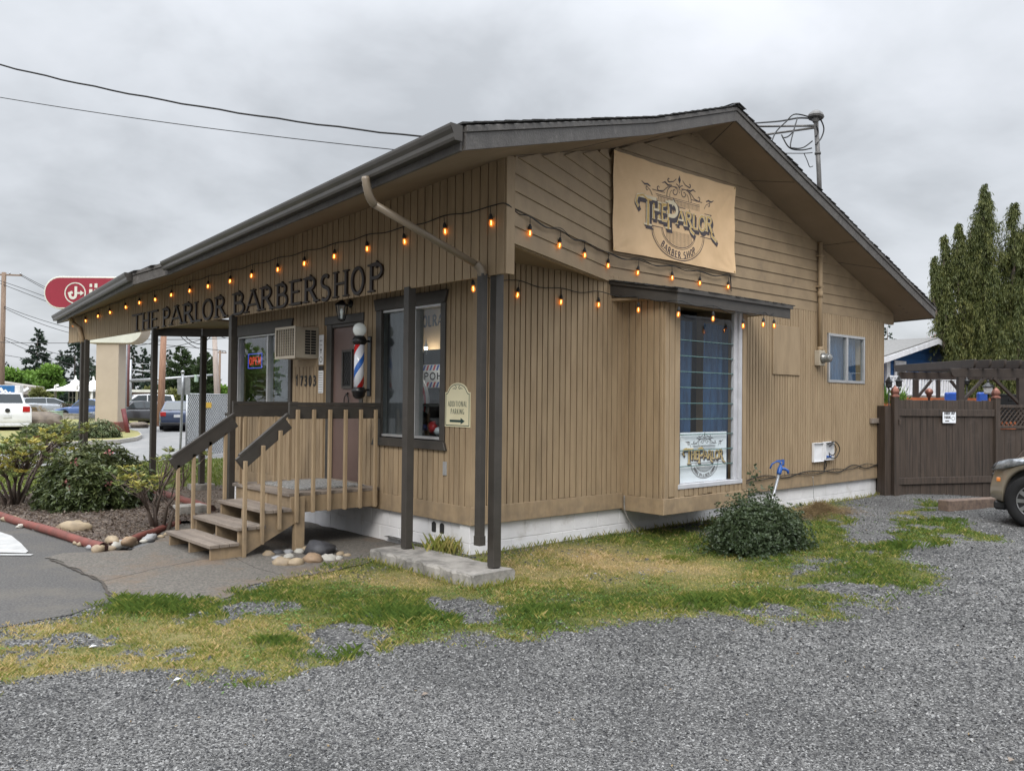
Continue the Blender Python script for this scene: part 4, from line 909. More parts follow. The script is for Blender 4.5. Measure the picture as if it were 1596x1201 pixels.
# --- ADDITIONAL PARKING sign
pk=thing('parking_sign','cream arched sign reading ADDITIONAL PARKING with an arrow, between window and corner post','sign',(-.03,.215,1.55))
def arch_poly(w,h,sh,r,inset=0):
    a=inset; P=[(-w/2+a,a),(w/2-a,a),(w/2-a,sh-a),(w/2-.035-a*.3,sh-a+.0)]; rr=w/2-.035-a*1.0-.012
    P+= [(rr*math.cos(R_(t))*1.0,sh-a*.4+.002+(h-sh-a*.6)*math.sin(R_(t))) for t in range(12,169,12)]
    P+= [(-w/2+.035+a*.3,sh-a),(-w/2+a,sh-a)]; return P
O=(-.0285,.215,1.355)
mb=MB(); mb.prism(arch_poly(.44,.475,.375,0),O,(0,-1,0),(0,0,1),(-1,0,0),.008); mb.build('sign_panel','sign_cream',pk,bevel=.002)
mb=MB(); P=arch_poly(.44,.475,.375,0,.018); ribbon(mb,P+[P[0]],.008,O,(0,-1,0),(0,0,1),(-1,0,0),.0095)
text(mb,'ADDITIONAL',(-.0285,.215+.165,1.575),(0,-1,0),(0,0,1),(-1,0,0),.058,.33,.10,.0095,gap=.24)
text(mb,'PARKING',(-.0285,.215+.115,1.495),(0,-1,0),(0,0,1),(-1,0,0),.055,.23,.10,.0095,gap=.24)
mb.prism([(-.13,-.013),(.06,-.013),(.06,-.035),(.13,0),(.06,.035),(.06,.013),(-.13,.013)],(-.0285,.215,1.42),(0,-1,0),(0,0,1),(-1,0,0),.0095)
for sg in (-1,1): ribbon(mb,[(sg*x,y) for x,y in spiral(.035,0,.006,.022,0,330,12)+[(.085,-.018)]],.006,(-.0285,.215,1.785),(0,-1,0),(0,0,1),(-1,0,0),.0095)
mb.build('sign_print','sign_green',pk)
# --- things seen inside the right front window
it=thing('inside_banner','tan banner with mirrored dark lettering hanging inside the right front window','banner',(.35,1.3,2.1))
zb_=at(670,545,X=.35)[2]
mb=MB(); mb.box(.34,.95,zb_,.35,1.66,2.85); mb.build('cloth','canvas',it); mb=MB(); text(mb,'ROLRAP',(.338,1.50,zb_+.28),(0,-1,0),(0,0,1),(-1,0,0),.13,.6,.22,.001); mb.build('lettering','logo_ink',it)
fl=thing('shop_flag','red, white and blue flag with mirrored SHOP lettering seen through the right front window','flag',(.55,1.4,1.6))
fy0=at(692,585,X=.55)[1]-.12; fy1=at(659,585,X=.55)[1]; fz0=at(675,604,X=.55)[2]; fz1=at(675,568,X=.55)[2]; fw=fy1-fy0
mb=MB(); mb.box(.55,fy0,fz0,.56,fy1,fz1); mb.build('flag_cloth','white_gloss',fl)
mb=MB(); text(mb,'POHS',(.548,fy1-.03,fz0+.10),(0,-1,0),(0,0,1),(-1,0,0),(fz1-fz0)-.20,fw-.06,.24,.002); mb.build('lettering','ink_black',fl)
mr,mbl=MB(),MB(); nk=int(fw/.07)
for k in range(nk):
    for zb in (fz0+.005,fz1-.07): (mr if k%2 else mbl).prism([(k*.07,0),(k*.07+.035,0),(k*.07+.07,.065),(k*.07+.035,.065)],(.5485,fy1,zb),(0,-1,0),(0,0,1),(-1,0,0),.002)
mr.build('red_stripe','red_gloss',fl); mbl.build('blue_stripe','blue_gloss',fl)
pc_=at(646,628,X=.30); kn=thing('prop_pole','large curved barber stripe prop standing inside the right front window','prop',pc_)
for nm,mt,r0,r1 in (('white_band','white_gloss',.0,.11),('blue_band','blue_gloss',.11,.17),('white_band','white_gloss',.17,.25),('red_band','red_gloss',.25,.30),('white_band','white_gloss',.30,.34)):
    mb=MB(); P=arc(0,0,r1*.9,r1*1.05,90,-20,10)+(arc(0,0,r0*.9,r0*1.05,-20,90,10) if r0 else [(0,0)]); mb.prism(P,pc_,(0,-1,0),(0,0,1),(-1,0,0),.02); mb.build(nm,mt,kn)
sh=thing('display_shelf','dark display shelf behind the lower half of the right front window','shelf',(.4,1.5,.5))
zs_=at(670,629,X=.3)[2]; mb=MB(); mb.box(.16,.6,zs_-.03,.8,2.4,zs_); mb.box(.20,.6,.5,.8,.63,zs_-.03); mb.box(.20,2.37,.5,.8,2.4,zs_-.03); mb.box(.75,.63,.5,.8,2.37,zs_-.03); mb.build('shelf_board','dark_interior',sh)
for i,(px,py,w,h,mt,lb) in enumerate(((652,668,.16,.13,'white_gloss','white folded packet on the lower shelf behind the front window'),(662,666,.10,.08,'blue_gloss','blue packet on the lower shelf behind the front window'),(674,666,.14,.15,'red_gloss','red packet on the lower shelf behind the front window'),(684,672,.14,.10,'white_gloss','white rumpled bag at the right end of the lower shelf'))):
    p=at(px,py,X=.32); mb=MB(); mb.ell((p[0],p[1],p[2]),(.06,w/2,h/2),0,10,7,.22,i+3); o=mb.build('packet',mt); tag(o,lb,'packet','packets behind the right front window')
# two lit lamps inside the shop, visible through the right front window
for i,(x,y,z) in enumerate((at(650,556,X=.20),at(664,541,X=.22))):
    l=thing('ceiling_lamp','%s lit white lamp seen inside the shop through the right front window'%('lower','upper')[i],'lamp',(x,y,z))
    mb=MB(); mb.lathe([(.004,.10),(.008,.05),(.02,.02),(.026,0)],(x,y,z),14); mb.build('lamp_shade','white_gloss',l); mb=MB(); mb.ell((x,y,z-.01),(.018,.018,.022)); pmat('lamp_lit',(1,.95,.85),emit=(1,.93,.8),estr=12); mb.build('lamp_bulb','lamp_lit',l)
    ld=bpy.data.lights.new('lamp_light','POINT'); ld.energy=.9; ld.shadow_soft_size=.03; ld.color=(1,.93,.82); lo=bpy.data.objects.new('lamp_light',ld); COL.objects.link(lo); lo.parent=l; lo.location=(0,0,-.05)
# neon sign
ne=thing('neon_sign','small red and blue neon OPEN sign glowing behind the left front window','neon sign',(.10,5.4,2.2))
mb=MB(); P=[(-.24,-.11),(.24,-.11),(.24,.11),(-.24,.11)]; ribbon(mb,P+[P[0]],.012,(.085,5.48,2.22),(0,-1,0),(0,0,1),(-1,0,0),.008); mb.build('border_tube','neon_blue',ne)
mb=MB(); text(mb,'OPEN',(.085,5.48+.20,2.16),(0,-1,0),(0,0,1),(-1,0,0),.12,.40,.12,.008,gap=.2); mb.build('letter_tubes','neon_red',ne)
# --- entrance steps and deck
es=thing('entry_stairs','weathered wooden entrance steps and deck with dark handrails in front of the door','stairs',(-1.1,2.3,-.07))
YR,YL=1.72,2.92
def planks(mb,x0,x1,y0,y1,z,n,t=.036):
    w=(x1-x0)/n
    for i in range(n): mb.box(x0+i*w+.003,y0+rnd.uniform(-.004,.004),z-t,x0+(i+1)*w-.003,y1+rnd.uniform(-.004,.004),z+rnd.uniform(-.001,.001))
tr=[(-2.13,-1.80,.105),(-1.83,-1.50,.262),(-1.53,-1.20,.42)]
for x0,x1,z in tr:
    mb=MB(); planks(mb,x0,x1,YR-.03,YL+.03,z,3); mb.build('tread','weathered_wood',es,bevel=.003)
mb=MB()
n=9
for i in range(n): mb.box(-1.22+i*.135+.002,YR+.02,.545,-1.22+(i+1)*.135-.003,3.25,.582)
mb.build('deck','weathered_wood',es,bevel=.003)
mb=MB(); mb.box(-1.19,YR+.02,.36,-.04,YR+.058,.543); mb.box(-1.19,YR+.059,.36,-1.15,3.2,.543); mb.box(-1.15,3.18,.36,-.04,3.22,.543); mb.build('deck_joist','tan_paint',es,bevel=.003)
def stringer(y):
    mb=MB(); P=[(-2.10,-.07),(-1.78,-.07),(-1.1,.27),(-1.1,.545),(-1.2,.545),(-1.2,.384),(-1.5,.384),(-1.5,.226),(-1.8,.226),(-1.8,.068),(-2.10,.068)]
    mb.prism(P,(0,y,0),(1,0,0),(0,0,1),(0,1,0),.038); mb.build('stringer','tan_paint',es,bevel=.002)
for y in (YR,2.30,YL-.03): stringer(y)
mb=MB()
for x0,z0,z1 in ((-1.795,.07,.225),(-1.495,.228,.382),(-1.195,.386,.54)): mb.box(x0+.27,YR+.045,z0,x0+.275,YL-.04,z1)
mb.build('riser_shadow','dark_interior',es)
mb=MB(); mb.box(-1.15,YR-.03,-.07,-1.04,YR+.06,.545); mb.build('support_post','tan_paint',es,bevel=.004)
mb=MB(); mb.box(-1.14,3.1,-.07,-1.05,3.19,.36); mb.build('support_post','tan_paint',es,bevel=.004)
# right handrail: level + sloping boards, balusters outside
def balu(x,y,z0,z1,s=.038):
    mb=MB(); mb.box(x-s/2,y-s/2,z0,x+s/2,y+s/2,z1); mb.build('baluster','tan_paint',es,bevel=.003)
yb=YR-.03; 
def rail(p,q,w=.038,h=.15,nm='handrail'):
    mb=MB(); mb.beam(p,q,w,h); mb.build(nm,'dark_trim',es,bevel=.004)
    mb=MB(); d=(np.array(q)-np.array(p)); up=np.array([0,0,h/2+.019]); mb.beam(tuple(np.array(p)+up),tuple(np.array(q)+up),.045,.034); mb.build('handrail_cap','dark_trim',es,bevel=.003)
rail((-1.235,YR+.012,1.49),(-.04,YR+.012,1.49))
rail((-1.80,YR+.012,.93),(-1.245,YR+.012,1.375))
xs=[-1.15,-.95,-.745,-.54,-.335,-.13]
for i,x in enumerate(xs): balu(x,yb-.012,.36-(.10 if i==0 else 0),1.52)
for x,z0,z1 in ((-1.755,-.06,.97),(-1.555,.06,1.13),(-1.355,.20,1.29)): balu(x,yb-.012,z0,z1)
# left handrail
rail((-1.36,YL+.03,1.49),(-.5,YL+.03,1.49)); rail((-2.07,YL+.03,.86),(-1.33,YL+.03,1.36))
for x,z0,z1 in ((-2.0,.105,.86),(-1.82,.105,.98),(-1.63,.262,1.12),(-1.44,.42,1.22)): balu(x,YL+.03,z0,z1)
for x in (-1.2,-1.0,-.8,-.6): balu(x,YL+.03,.58,1.42)
for y in (3.0,3.12): balu(-1.17,y,.45,1.42)
# mat
mb=MB(); mb.box(-.98,1.95,.584,-.10,2.95,.600); mb.box(-.94,1.99,.600,-.14,2.91,.604)
pmat('mat_cloth',(.16,.16,.155),(.34,.33,.31),scale=38,rough=.95,bump=.03,bscale=60,lo=.42,hi=.58,detail=1); tag(mb.build('door_mat','mat_cloth'),'grey patterned door mat lying on the wooden deck','door mat')
# --- concrete footing under the corner posts
mb=MB(); nx=26; P0=[]; 
def wob(x,y): return .010*math.sin(x*23+y*17)+.008*math.sin(y*41+x*9)
vs=[];fs=[]
xs=[-.78,-.765,-.6,-.45,-.29,-.275]; n=30
for j in range(n+1):
    y=-1.00+1.74*j/n
    ring=[(xs[0]+wob(0,y),y,-.25),(xs[0]+wob(1,y),y,.035),(xs[1],y,.056+wob(2,y)*.3),(xs[2],y,.060),(xs[3],y,.060),(xs[4],y,.056+wob(3,y)*.3),(xs[5]+wob(4,y),y,.035),(xs[5]+wob(5,y),y,-.25)]
    vs+=ring
for j in range(n):
    for k in range(7): fs.append((j*8+k,j*8+k+1,(j+1)*8+k+1,(j+1)*8+k))
fs.append(tuple(range(8))); fs.append(tuple(n*8+k for k in range(8))[::-1]); mb.add(vs,fs)
tag(mb.build('concrete_footing','concrete_old'),'chipped concrete curb footing under the two corner porch posts','footing')
for (x,y,l) in ((.27,8.02,'small concrete pad block under the rear porch post'),(-1.0,5.2,'grey concrete block half hidden behind the leggy shrub')):
    mb=MB(); mb.box(x-.2,y-.14,-.1,x+.2,y+.14,.10); tag(mb.build('concrete_block','concrete_old',bevel=.01),l,'concrete block')
# --- rocks
rocks=[]
def rock(x,y,r,mat,label,z=None,seed=0,grp='rocks ringing the deck support post',name='river_stone'):
    mb=MB(); big_=mat=='rock_dark' and r[0]>.1; mb.ell((x,y,(gh(x,y) if z is None else z)+r[2]*.4),(r[0]*1.5,r[1]*1.4,r[2]*.85) if big_ else r,seed*1.3,9 if big_ else 11,5 if big_ else 7,.30 if big_ else .17,seed); o=mb.build(name,mat); tag(o,label,'rock',grp); return o
RK=[(418,866,.075,'rock_tan','round tan stone at the left end of the rock ring'),(432,872,.06,'rock_grey','grey stone second from the left end of the rock ring'),(451,870,.065,'rock_white','whitish round stone in the rock ring below the steps'),(440,881,.11,'rock_tan','large cream oval stone at the front of the rock ring'),(462,881,.10,'rock_tan','long tan stone at the front right of the cream one'),(487,876,.12,'rock_brown','big brown stone at the middle front of the rock ring'),(511,874,.09,'rock_white','pale flat stone at the right of the brown one'),(528,873,.065,'rock_white','small white stone near the right end of the rock ring'),(541,868,.05,'rock_tan','smallest tan stone ending the rock ring at the right'),(500,864,.13,'rock_dark','large black pointed rock in the middle of the ring'),(466,862,.07,'rock_white','pale stone behind the front row left of the black rock'),(478,858,.07,'rock_tan','tan stone at the back beside the deck post'),(449,863,.065,'rock_grey','grey stone at the back left of the ring'),(433,864,.07,'rock_dark','dark stone between the grey ones at the left'),(530,866,.06,'rock_tan','tan stone at the back right of the ring'),(519,858,.05,'rock_grey','small grey stone behind the black rock'),(472,855,.06,'rock_grey','grey stone hidden behind the deck post foot')]
for i,(x,y,r,mt,lb) in enumerate(RK):
    p=at(x,y,Z=-.07); q=random.Random(i); rock(p[0],p[1],(r*q.uniform(.9,1.2),r*q.uniform(.7,.9),r*(.95 if mt=='rock_dark' and r>.1 else .58)),mt,lb,seed=i+1)
# --- red timbers edging the bed
def log(p,q,r,label,end=True):
    mb=MB(); P=[np.array(p)*(1-t)+np.array(q)*t+np.array([0,0,.006*math.sin(t*19)]) for t in np.linspace(0,1,14)]
    mb.tube([tuple(a) for a in P],[r*(1+.04*math.sin(i*2.1)) for i in range(14)],12,cap=False); o=mb.build('edging_timber','timber_red'); tag(o,label,'timber','red timbers edging the planting bed')
    mb=MB(); d=np.array(q)-np.array(p); d/=np.linalg.norm(d); mb.lathe([(.001,.003),(r*.97,.003)],q,12,d); mb.lathe([(.001,.003),(r*.97,.003)],p,12,-d); mb.build('cut_end','timber_end',o)
Tc=at(164,853,Z=-.02); Tl=at(0,803,Z=-.02); Tr=at(272,815,Z=-.02); Tl2=(Tl[0]+(Tl[0]-Tc[0])*.8,Tl[1]+(Tl[1]-Tc[1])*.8,-.02)
log(Tl2,(Tc[0]-.02,Tc[1],-.015),.052,'long red painted timber edging the bed beside the asphalt'); log((Tc[0]+.10,Tc[1]+.12,-.035),(Tr[0]+.1,Tr[1]+.15,-.045),.045,'shorter half buried red timber running to the steps')
p=at(238,764,Z=.02); q=at(330,793,Z=.02); log(p,q,.06,'red timber behind the steps beside the leggy shrub')
ES=[(20,812),(35,822),(60,826),(72,828),(95,832),(104,838),(112,841),(122,848),(130,850),(140,852),(148,855),(156,859),(176,857),(185,853),(193,851),(203,849),(212,847),(226,845),(236,842),(252,838),(262,834)]
for i,(x,y) in enumerate(ES):
    p=at(x,y,Z=-.07); q=random.Random(50+i); r=q.choice([.04,.05,.06,.085]); wh=['rock_tan','rock_white','rock_grey','rock_tan'][i%4]
    rock(p[0]-.03,p[1]-.05,(r*q.uniform(1.1,1.6),r*.85,r*.62),wh,('%s stone %s the %s red timber, %s'%({'rock_tan':'tan','rock_white':'pale','rock_grey':'grey'}[wh],'against' if r>.05 else 'lying small beside','long' if i<12 else 'short',['at the far left','next after the far left one','close to the left end','left of the middle','just left of the middle','in the middle','just right of the middle','right of the middle','before the last few','third from the corner','second from the corner','right at the corner','first past the corner','second past the corner','third past the corner','fourth past the corner','at mid length past the corner','past its middle','nearing the steps','second from the steps','closest to the steps'][i])),z=-.055,seed=60+i,grp='stones along the red timbers')
for x,y,r,mt,lb in ((118,826,.20,'rock_tan','long smooth tan stone lying on the mulch behind the timber'),(180,845,.14,'rock_tan','large tan stone behind the short timber near the corner'),(206,845,.12,'rock_brown','brown stone behind the short timber')):
    p=at(x,y,Z=0.0); rock(p[0],p[1]+.1,(r,r*.5,r*.45),mt,lb,z=-.02,seed=int(x),grp='larger stones on the mulch bed')
# --- conduit, meter, mast
sm=thing('service_mast','painted electrical conduit rising from the meter through the roof to a weather head','service mast',(7.2,-.06,0))
mb=MB(); mb.tube([(7.20,-.075,2.50),(7.20,-.075,4.27)],.036,14); mb.lathe([(.043,-.05),(.043,.05)],(7.2,-.075,3.42),14); mb.lathe([(.043,0),(.043,.07)],(7.2,-.075,2.5),14)
for z in (4.05,3.55): mb.box(7.14,-.112,z-.012,7.26,-.02,z+.012)
mb.build('conduit','tan_paint',sm)
mt=(7.06,-.05,6.34); mb=MB(); mb.tube([(7.20,-.075,4.60),(7.15,-.07,5.4),(7.07,-.06,6.22)],.037,12); mb.lathe([(.05,0),(.05,.035)],(7.12,-.065,5.70),12); mb.build('mast_pipe','mast_grey',sm)
mb=MB(); mb.lathe([(.04,-.10),(.055,-.07),(.06,-.04),(.12,-.03),(.135,.0),(.115,.04),(.06,.09),(.01,.10)],(7.07,-.055,6.31),10,(.15,0,1),smooth=False); mb.build('weather_head','mast_grey',sm)
mb=MB(); mb.tube([(7.07,-.05,6.16),at(1180,197,Y=1.2),(3.95,2.2,5.42)],.02,8); mb.tube([(7.07,-.05,6.13),at(1192,210,Y=.7),(4.6,1.3,5.22)],.02,8); mb.build('brace','mast_grey',sm)
e=[]
def lp(pts,r=.011): 
    cable('service_wire',pts,r,None,None,parent=sm)
T0=(7.07,-.06,6.27)
lp([T0,at(1240,178,Y=.1),at(1225,190,Y=.2),at(1210,205,Y=.3),at(1203,220,Y=.3)]); lp([at(1240,193,Y=.05),at(1236,205,Y=.05),at(1228,213,Y=.1),at(1220,215,Y=.1)]); lp([at(1243,183,Y=.05),at(1232,225,Y=0),at(1238,231,Y=-.05),at(1252,230,Y=-.05),at(1266,220,Y=-.05)]); lp([T0,at(1278,185,Y=-.1),at(1284,200,Y=-.12),at(1280,215,Y=-.1),at(1271,226,Y=-.08)]); lp([T0,at(1273,196,Y=-.1),at(1275,206,Y=-.1),at(1271,213,Y=-.08)])
lp([at(1218,210,Y=.1),at(1230,230,Y=0),at(1248,234,Y=-.03),at(1265,231,Y=-.05)]); lp([at(1222,239,Y=.6),at(1253,239,Y=0),at(1266,238,Y=-.06)],.008); lp([at(1253,239,Y=0),at(1258,250,Y=-.05),at(1262,260,Y=-.05),at(1267,259,Y=-.06)],.007)
lp([T0,at(1245,184,Y=.3),at(1215,189,Y=1.2),at(1176,192,Y=2.4)],.016)
me_=thing('electric_meter','round glass electricity meter on the side wall under the conduit','meter',(7.2,-.06,2.36))
mb=MB(); mb.box(7.11,-.12,2.26,7.29,-.022,2.51); mb.build('meter_box','cream_metal',me_,bevel=.008)
mb=MB(); mb.lathe([(.085,.12),(.085,.15),(.072,.16),(.070,.24),(.060,.26),(.001,.265)],(7.2,0,2.385),20,(0,-1,0)); pmat('meter_face',(.16,.16,.155),(.3,.3,.29),scale=30,rough=.2,metal=.4); mb.build('meter_glass','meter_face',me_)
# overhead service cables
def sagline(p,q,sag,n=30,wig=0): return [tuple(np.array(p)*(1-t)+np.array(q)*t-np.array([0,0,sag*4*t*(1-t)-wig*math.sin(t*150)])) for t in np.linspace(0,1,n)]
def overhead(a,mid,b,r,label,grp=None,n=40,wig=0,name='overhead_cable',mat='cable_black'):
    # quadratic through three points
    A,M_,B_=[np.array(v,float) for v in (a,mid,b)]; tm=np.linalg.norm(M_-A)/(np.linalg.norm(M_-A)+np.linalg.norm(B_-M_))
    Cc=(M_-(1-tm)**2*A-tm**2*B_)/(2*tm*(1-tm)); P=[(1-t)**2*A+2*t*(1-t)*Cc+t*t*B_ for t in np.linspace(0,1,n)]
    mb=MB(); mb.tube([tuple(p+np.array([0,0,wig*math.sin(i*1.9)])) for i,p in enumerate(P)],r,5); o=mb.build(name,mat); tag(o,label,'cable',grp); return o
overhead((3.95,2.3,5.62),at(300,164,D=14),at(-420,-70,D=19),.016,'thick twisted service cable crossing the sky above the gutter','cables over the shop roof',n=60,wig=.008)
overhead((3.2,3.2,5.5),at(300,196.5,D=15),at(-420,65,D=19),.008,'thin service cable sagging below the thick one across the sky','cables over the shop roof',n=40)
# --- opened outlet box
ob=thing('outlet_box','opened white plastic outlet box with looping black wires on the side wall','outlet box',(7.4,-.05,.86))
mb=MB(); 
def tray(mb,x0,x1,z0,z1,y0,d,t=.012):
    mb.box(x0,y0-.006,z0,x1,y0,z1); mb.box(x0,y0-d,z0,x1,y0-.0061,z0+t); mb.box(x0,y0-d,z1-t,x1,y0-.0061,z1); mb.box(x0,y0-d,z0+t+.001,x0+t,y0-.0061,z1-t-.001); mb.box(x1-t,y0-d,z0+t+.001,x1,y0-.0061,z1-t-.001)
tray(mb,7.03,7.36,.70,1.01,-.03,.04); 
for k in range(4): mb.beam((7.10+k*.05,-.038,.78+k*.012),(7.18+k*.05,-.038,.90+k*.008),.012,.006,up=(0,1,0))
mb.build('lid','white_plastic',ob,bevel=.006)
mb=MB(); tray(mb,7.375,7.66,.72,1.02,-.03,.06); mb.build('base','white_plastic',ob,bevel=.006)
for P in ([(7.45,-.08,.98),(7.62,-.12,1.02),(7.78,-.12,.90),(7.7,-.1,.76),(7.52,-.09,.76),(7.48,-.09,.85)],[(7.5,-.08,.94),(7.6,-.11,.98),(7.7,-.1,.88),(7.6,-.1,.80),(7.5,-.09,.82)],[(7.45,-.06,.74),(7.40,-.05,.64),(7.43,-.04,.56)],[(7.42,-.06,.73),(7.46,-.05,.62),(7.41,-.04,.55)]): cable('wire',P,.008,None,None,parent=ob)
mb=MB(); mb.box(7.46,-.09,.76,7.58,-.05,.79); mb.build('plug','hydrant_blue',ob,bevel=.006)
cable('wall_cable',[(9.5,-.04,.60),(8.9,-.05,.52),(8.4,-.05,.60),(7.9,-.05,.50),(7.4,-.05,.54),(6.8,-.05,.56),(6.2,-.05,.50),(5.6,-.05,.56),(5.0,-.05,.50),(4.5,-.05,.47)],.008,'black cable loosely strung along the skirt board below the outlet box','cable','cable_black')
cable('wall_cable',[(9.4,-.05,.52),(8.9,-.05,.60),(8.3,-.055,.53),(7.7,-.055,.56),(7.1,-.05,.50),(6.4,-.055,.54),(5.5,-.05,.50),(4.6,-.05,.44)],.006,'second black cable crossing over the first on the skirt board','cable','cable_black')
cable('ground_wire',[at(1267,742,Y=-.05),at(1268,765,Y=-.05),at(1269,778,Y=-.06),at(1276,786,Y=-.05)],.005,'thin wire curling down the white blocks below the outlet box','wire','galv')
cable('hose',[at(973,772,Y=-.05),at(974,795,Y=-.05),at(985,818,Y=-.06),at(1000,833,Y=-.10),at(1006,838,Y=-.12)],.010,'dull brown tube dropping from the skirt board left of the bay','hose','concrete_old')
# wood board joining fence
# --- blue yard hydrant
hp0=at(1194,812,Y=-.52); hp1=at(1214,737,Y=-.52)
hy=thing('yard_hydrant','blue yard hydrant on a leaning galvanised pipe behind the bush','hydrant',(hp0[0],hp0[1],0))
p0,p1=np.array((hp0[0],hp0[1],-.05)),np.array(hp1); d=(p1-p0)/np.linalg.norm(p1-p0)
mb=MB(); mb.tube([tuple(p0),tuple(p1)],.021,12); mb.build('pipe','galv',hy)
sd_=np.array([.66,-.75,0]); mb=MB(); mb.lathe([(.028,-.02),(.034,0),(.036,.05),(.03,.09),(.022,.12)],tuple(p1),12,d)
top=p1+d*.06; mb.tube([tuple(top),tuple(top+sd_*.06+np.array([0,0,.01])),tuple(top+sd_*.11+np.array([0,0,-.02])),tuple(top+sd_*.115+np.array([0,0,-.06]))],[.022,.022,.02,.017],10); mb.build('head','hydrant_blue',hy)
t2=p1+d*.12; mb=MB(); mb.tube([tuple(t2),tuple(t2+d*.05-sd_*.02),tuple(t2+d*.06-sd_*.07),tuple(t2-sd_*.125+d*.02),tuple(t2-sd_*.14-d*.05)],[.014,.013,.012,.012,.011],8); mb.beam(tuple(t2+sd_*.03),tuple(t2+sd_*.02+d*.085),.02,.04); mb.beam(tuple(t2+sd_*.02+d*.075),tuple(t2-sd_*.08+d*.065),.02,.025); mb.build('lever','hydrant_blue',hy)
# ================================================================ FOLIAGE MATERIALS AND PLANT BUILDERS
def leafmat(name,stops,rough=.55,spec=.3):
    m=bpy.data.materials.new(name); m.use_nodes=True; nt=m.node_tree; b=nt.nodes['Principled BSDF']; b.inputs['Roughness'].default_value=rough; b.inputs['Specular IOR Level'].default_value=spec
    a=nd(nt,'ShaderNodeAttribute'); a.attribute_name='v'; r=nd(nt,'ShaderNodeValToRGB'); nt.links.new(a.outputs['Fac'],r.inputs[0]); E=r.color_ramp.elements
    E[0].position=0; E[0].color=(*stops[0],1); E[1].position=1; E[1].color=(*stops[-1],1)
    for i,c in enumerate(stops[1:-1]): q=E.new((i+1)/(len(stops)-1)); q.color=(*c,1)
    nt.links.new(r.outputs[0],b.inputs['Base Color'])
    t=nd(nt,'ShaderNodeBsdfTranslucent'); nt.links.new(r.outputs[0],t.inputs[0]); mx=nd(nt,'ShaderNodeMixShader'); mx.inputs[0].default_value=.25
    o=nt.nodes['Material Output']; nt.links.new(b.outputs[0],mx.inputs[1]); nt.links.new(t.outputs[0],mx.inputs[2]); nt.links.new(mx.outputs[0],o.inputs[0]); MATS[name]=m
leafmat('fir_needles',[(.018,.030,.022),(.030,.050,.032),(.050,.075,.042)])
leafmat('thuja_leaf',[(.022,.038,.016),(.040,.065,.022),(.065,.095,.035)])
leafmat('cypress_leaf',[(.030,.048,.018),(.075,.092,.028),(.16,.165,.05),(.27,.24,.08)])
leafmat('spring_leaf',[(.06,.12,.02),(.12,.22,.035),(.19,.31,.06)])
leafmat('olive_leaf',[(.08,.10,.03),(.14,.15,.05),(.2,.2,.07)])
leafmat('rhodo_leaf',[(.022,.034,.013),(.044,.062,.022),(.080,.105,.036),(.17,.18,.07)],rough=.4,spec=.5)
leafmat('rhodo_yellow',[(.07,.11,.035),(.15,.19,.06),(.30,.30,.08),(.50,.38,.06)],rough=.45,spec=.4)
leafmat('holly_leaf',[(.018,.032,.014),(.040,.062,.026),(.080,.105,.05)],rough=.45,spec=.4)
leafmat('island_leaf',[(.03,.05,.02),(.06,.09,.035),(.12,.15,.07),(.35,.36,.22)])
leafmat('pink_blossom',[(.45,.16,.16),(.62,.28,.27)])
leafmat('grass_blade',[(.065,.115,.022),(.115,.170,.032),(.240,.245,.055),(.46,.36,.15),(.60,.45,.25)],rough=.7,spec=.15)
leafmat('clover_leaf',[(.05,.10,.02),(.09,.17,.035),(.14,.23,.05)])
leafmat('dead_grass',[(.12,.08,.045),(.20,.14,.07),(.30,.22,.11)],rough=.8)
leafmat('gravel_stone',[(.038,.039,.042),(.086,.085,.084),(.152,.150,.147),(.33,.325,.315)],rough=.85,spec=.2)
leafmat('bark_chip',[(.06,.042,.033),(.11,.08,.06),(.19,.15,.12),(.27,.23,.19)],rough=.9,spec=.1)
leafmat('red_leaf',[(.10,.02,.015),(.2,.04,.03)])
def quads(C,A,B,tri=False):
    """C centres, A half length vec, B half width vec -> diamond leaves"""
    n=len(C); V=np.empty((n,4,3),np.float32); V[:,0]=C-A; V[:,1]=C-B+A*.1; V[:,2]=C+A; V[:,3]=C+B+A*.1
    return V.reshape(-1,3),np.arange(n*4).reshape(-1,4)
def unit(v): return v/(np.linalg.norm(v,axis=-1,keepdims=True)+1e-9)
def leaves(rs,C,D,L,Wd,up=.6):
    n=len(C); D=unit(D); nrm=unit(rs.normal(size=(n,3))+np.array([0,0,up])); B=unit(np.cross(D,nrm)); L=np.broadcast_to(np.asarray(L,float).reshape(-1,1),(n,1)); Wd=np.broadcast_to(np.asarray(Wd,float).reshape(-1,1),(n,1))
    return quads(C+D*L*.5,D*L*.5,B*Wd*.5)
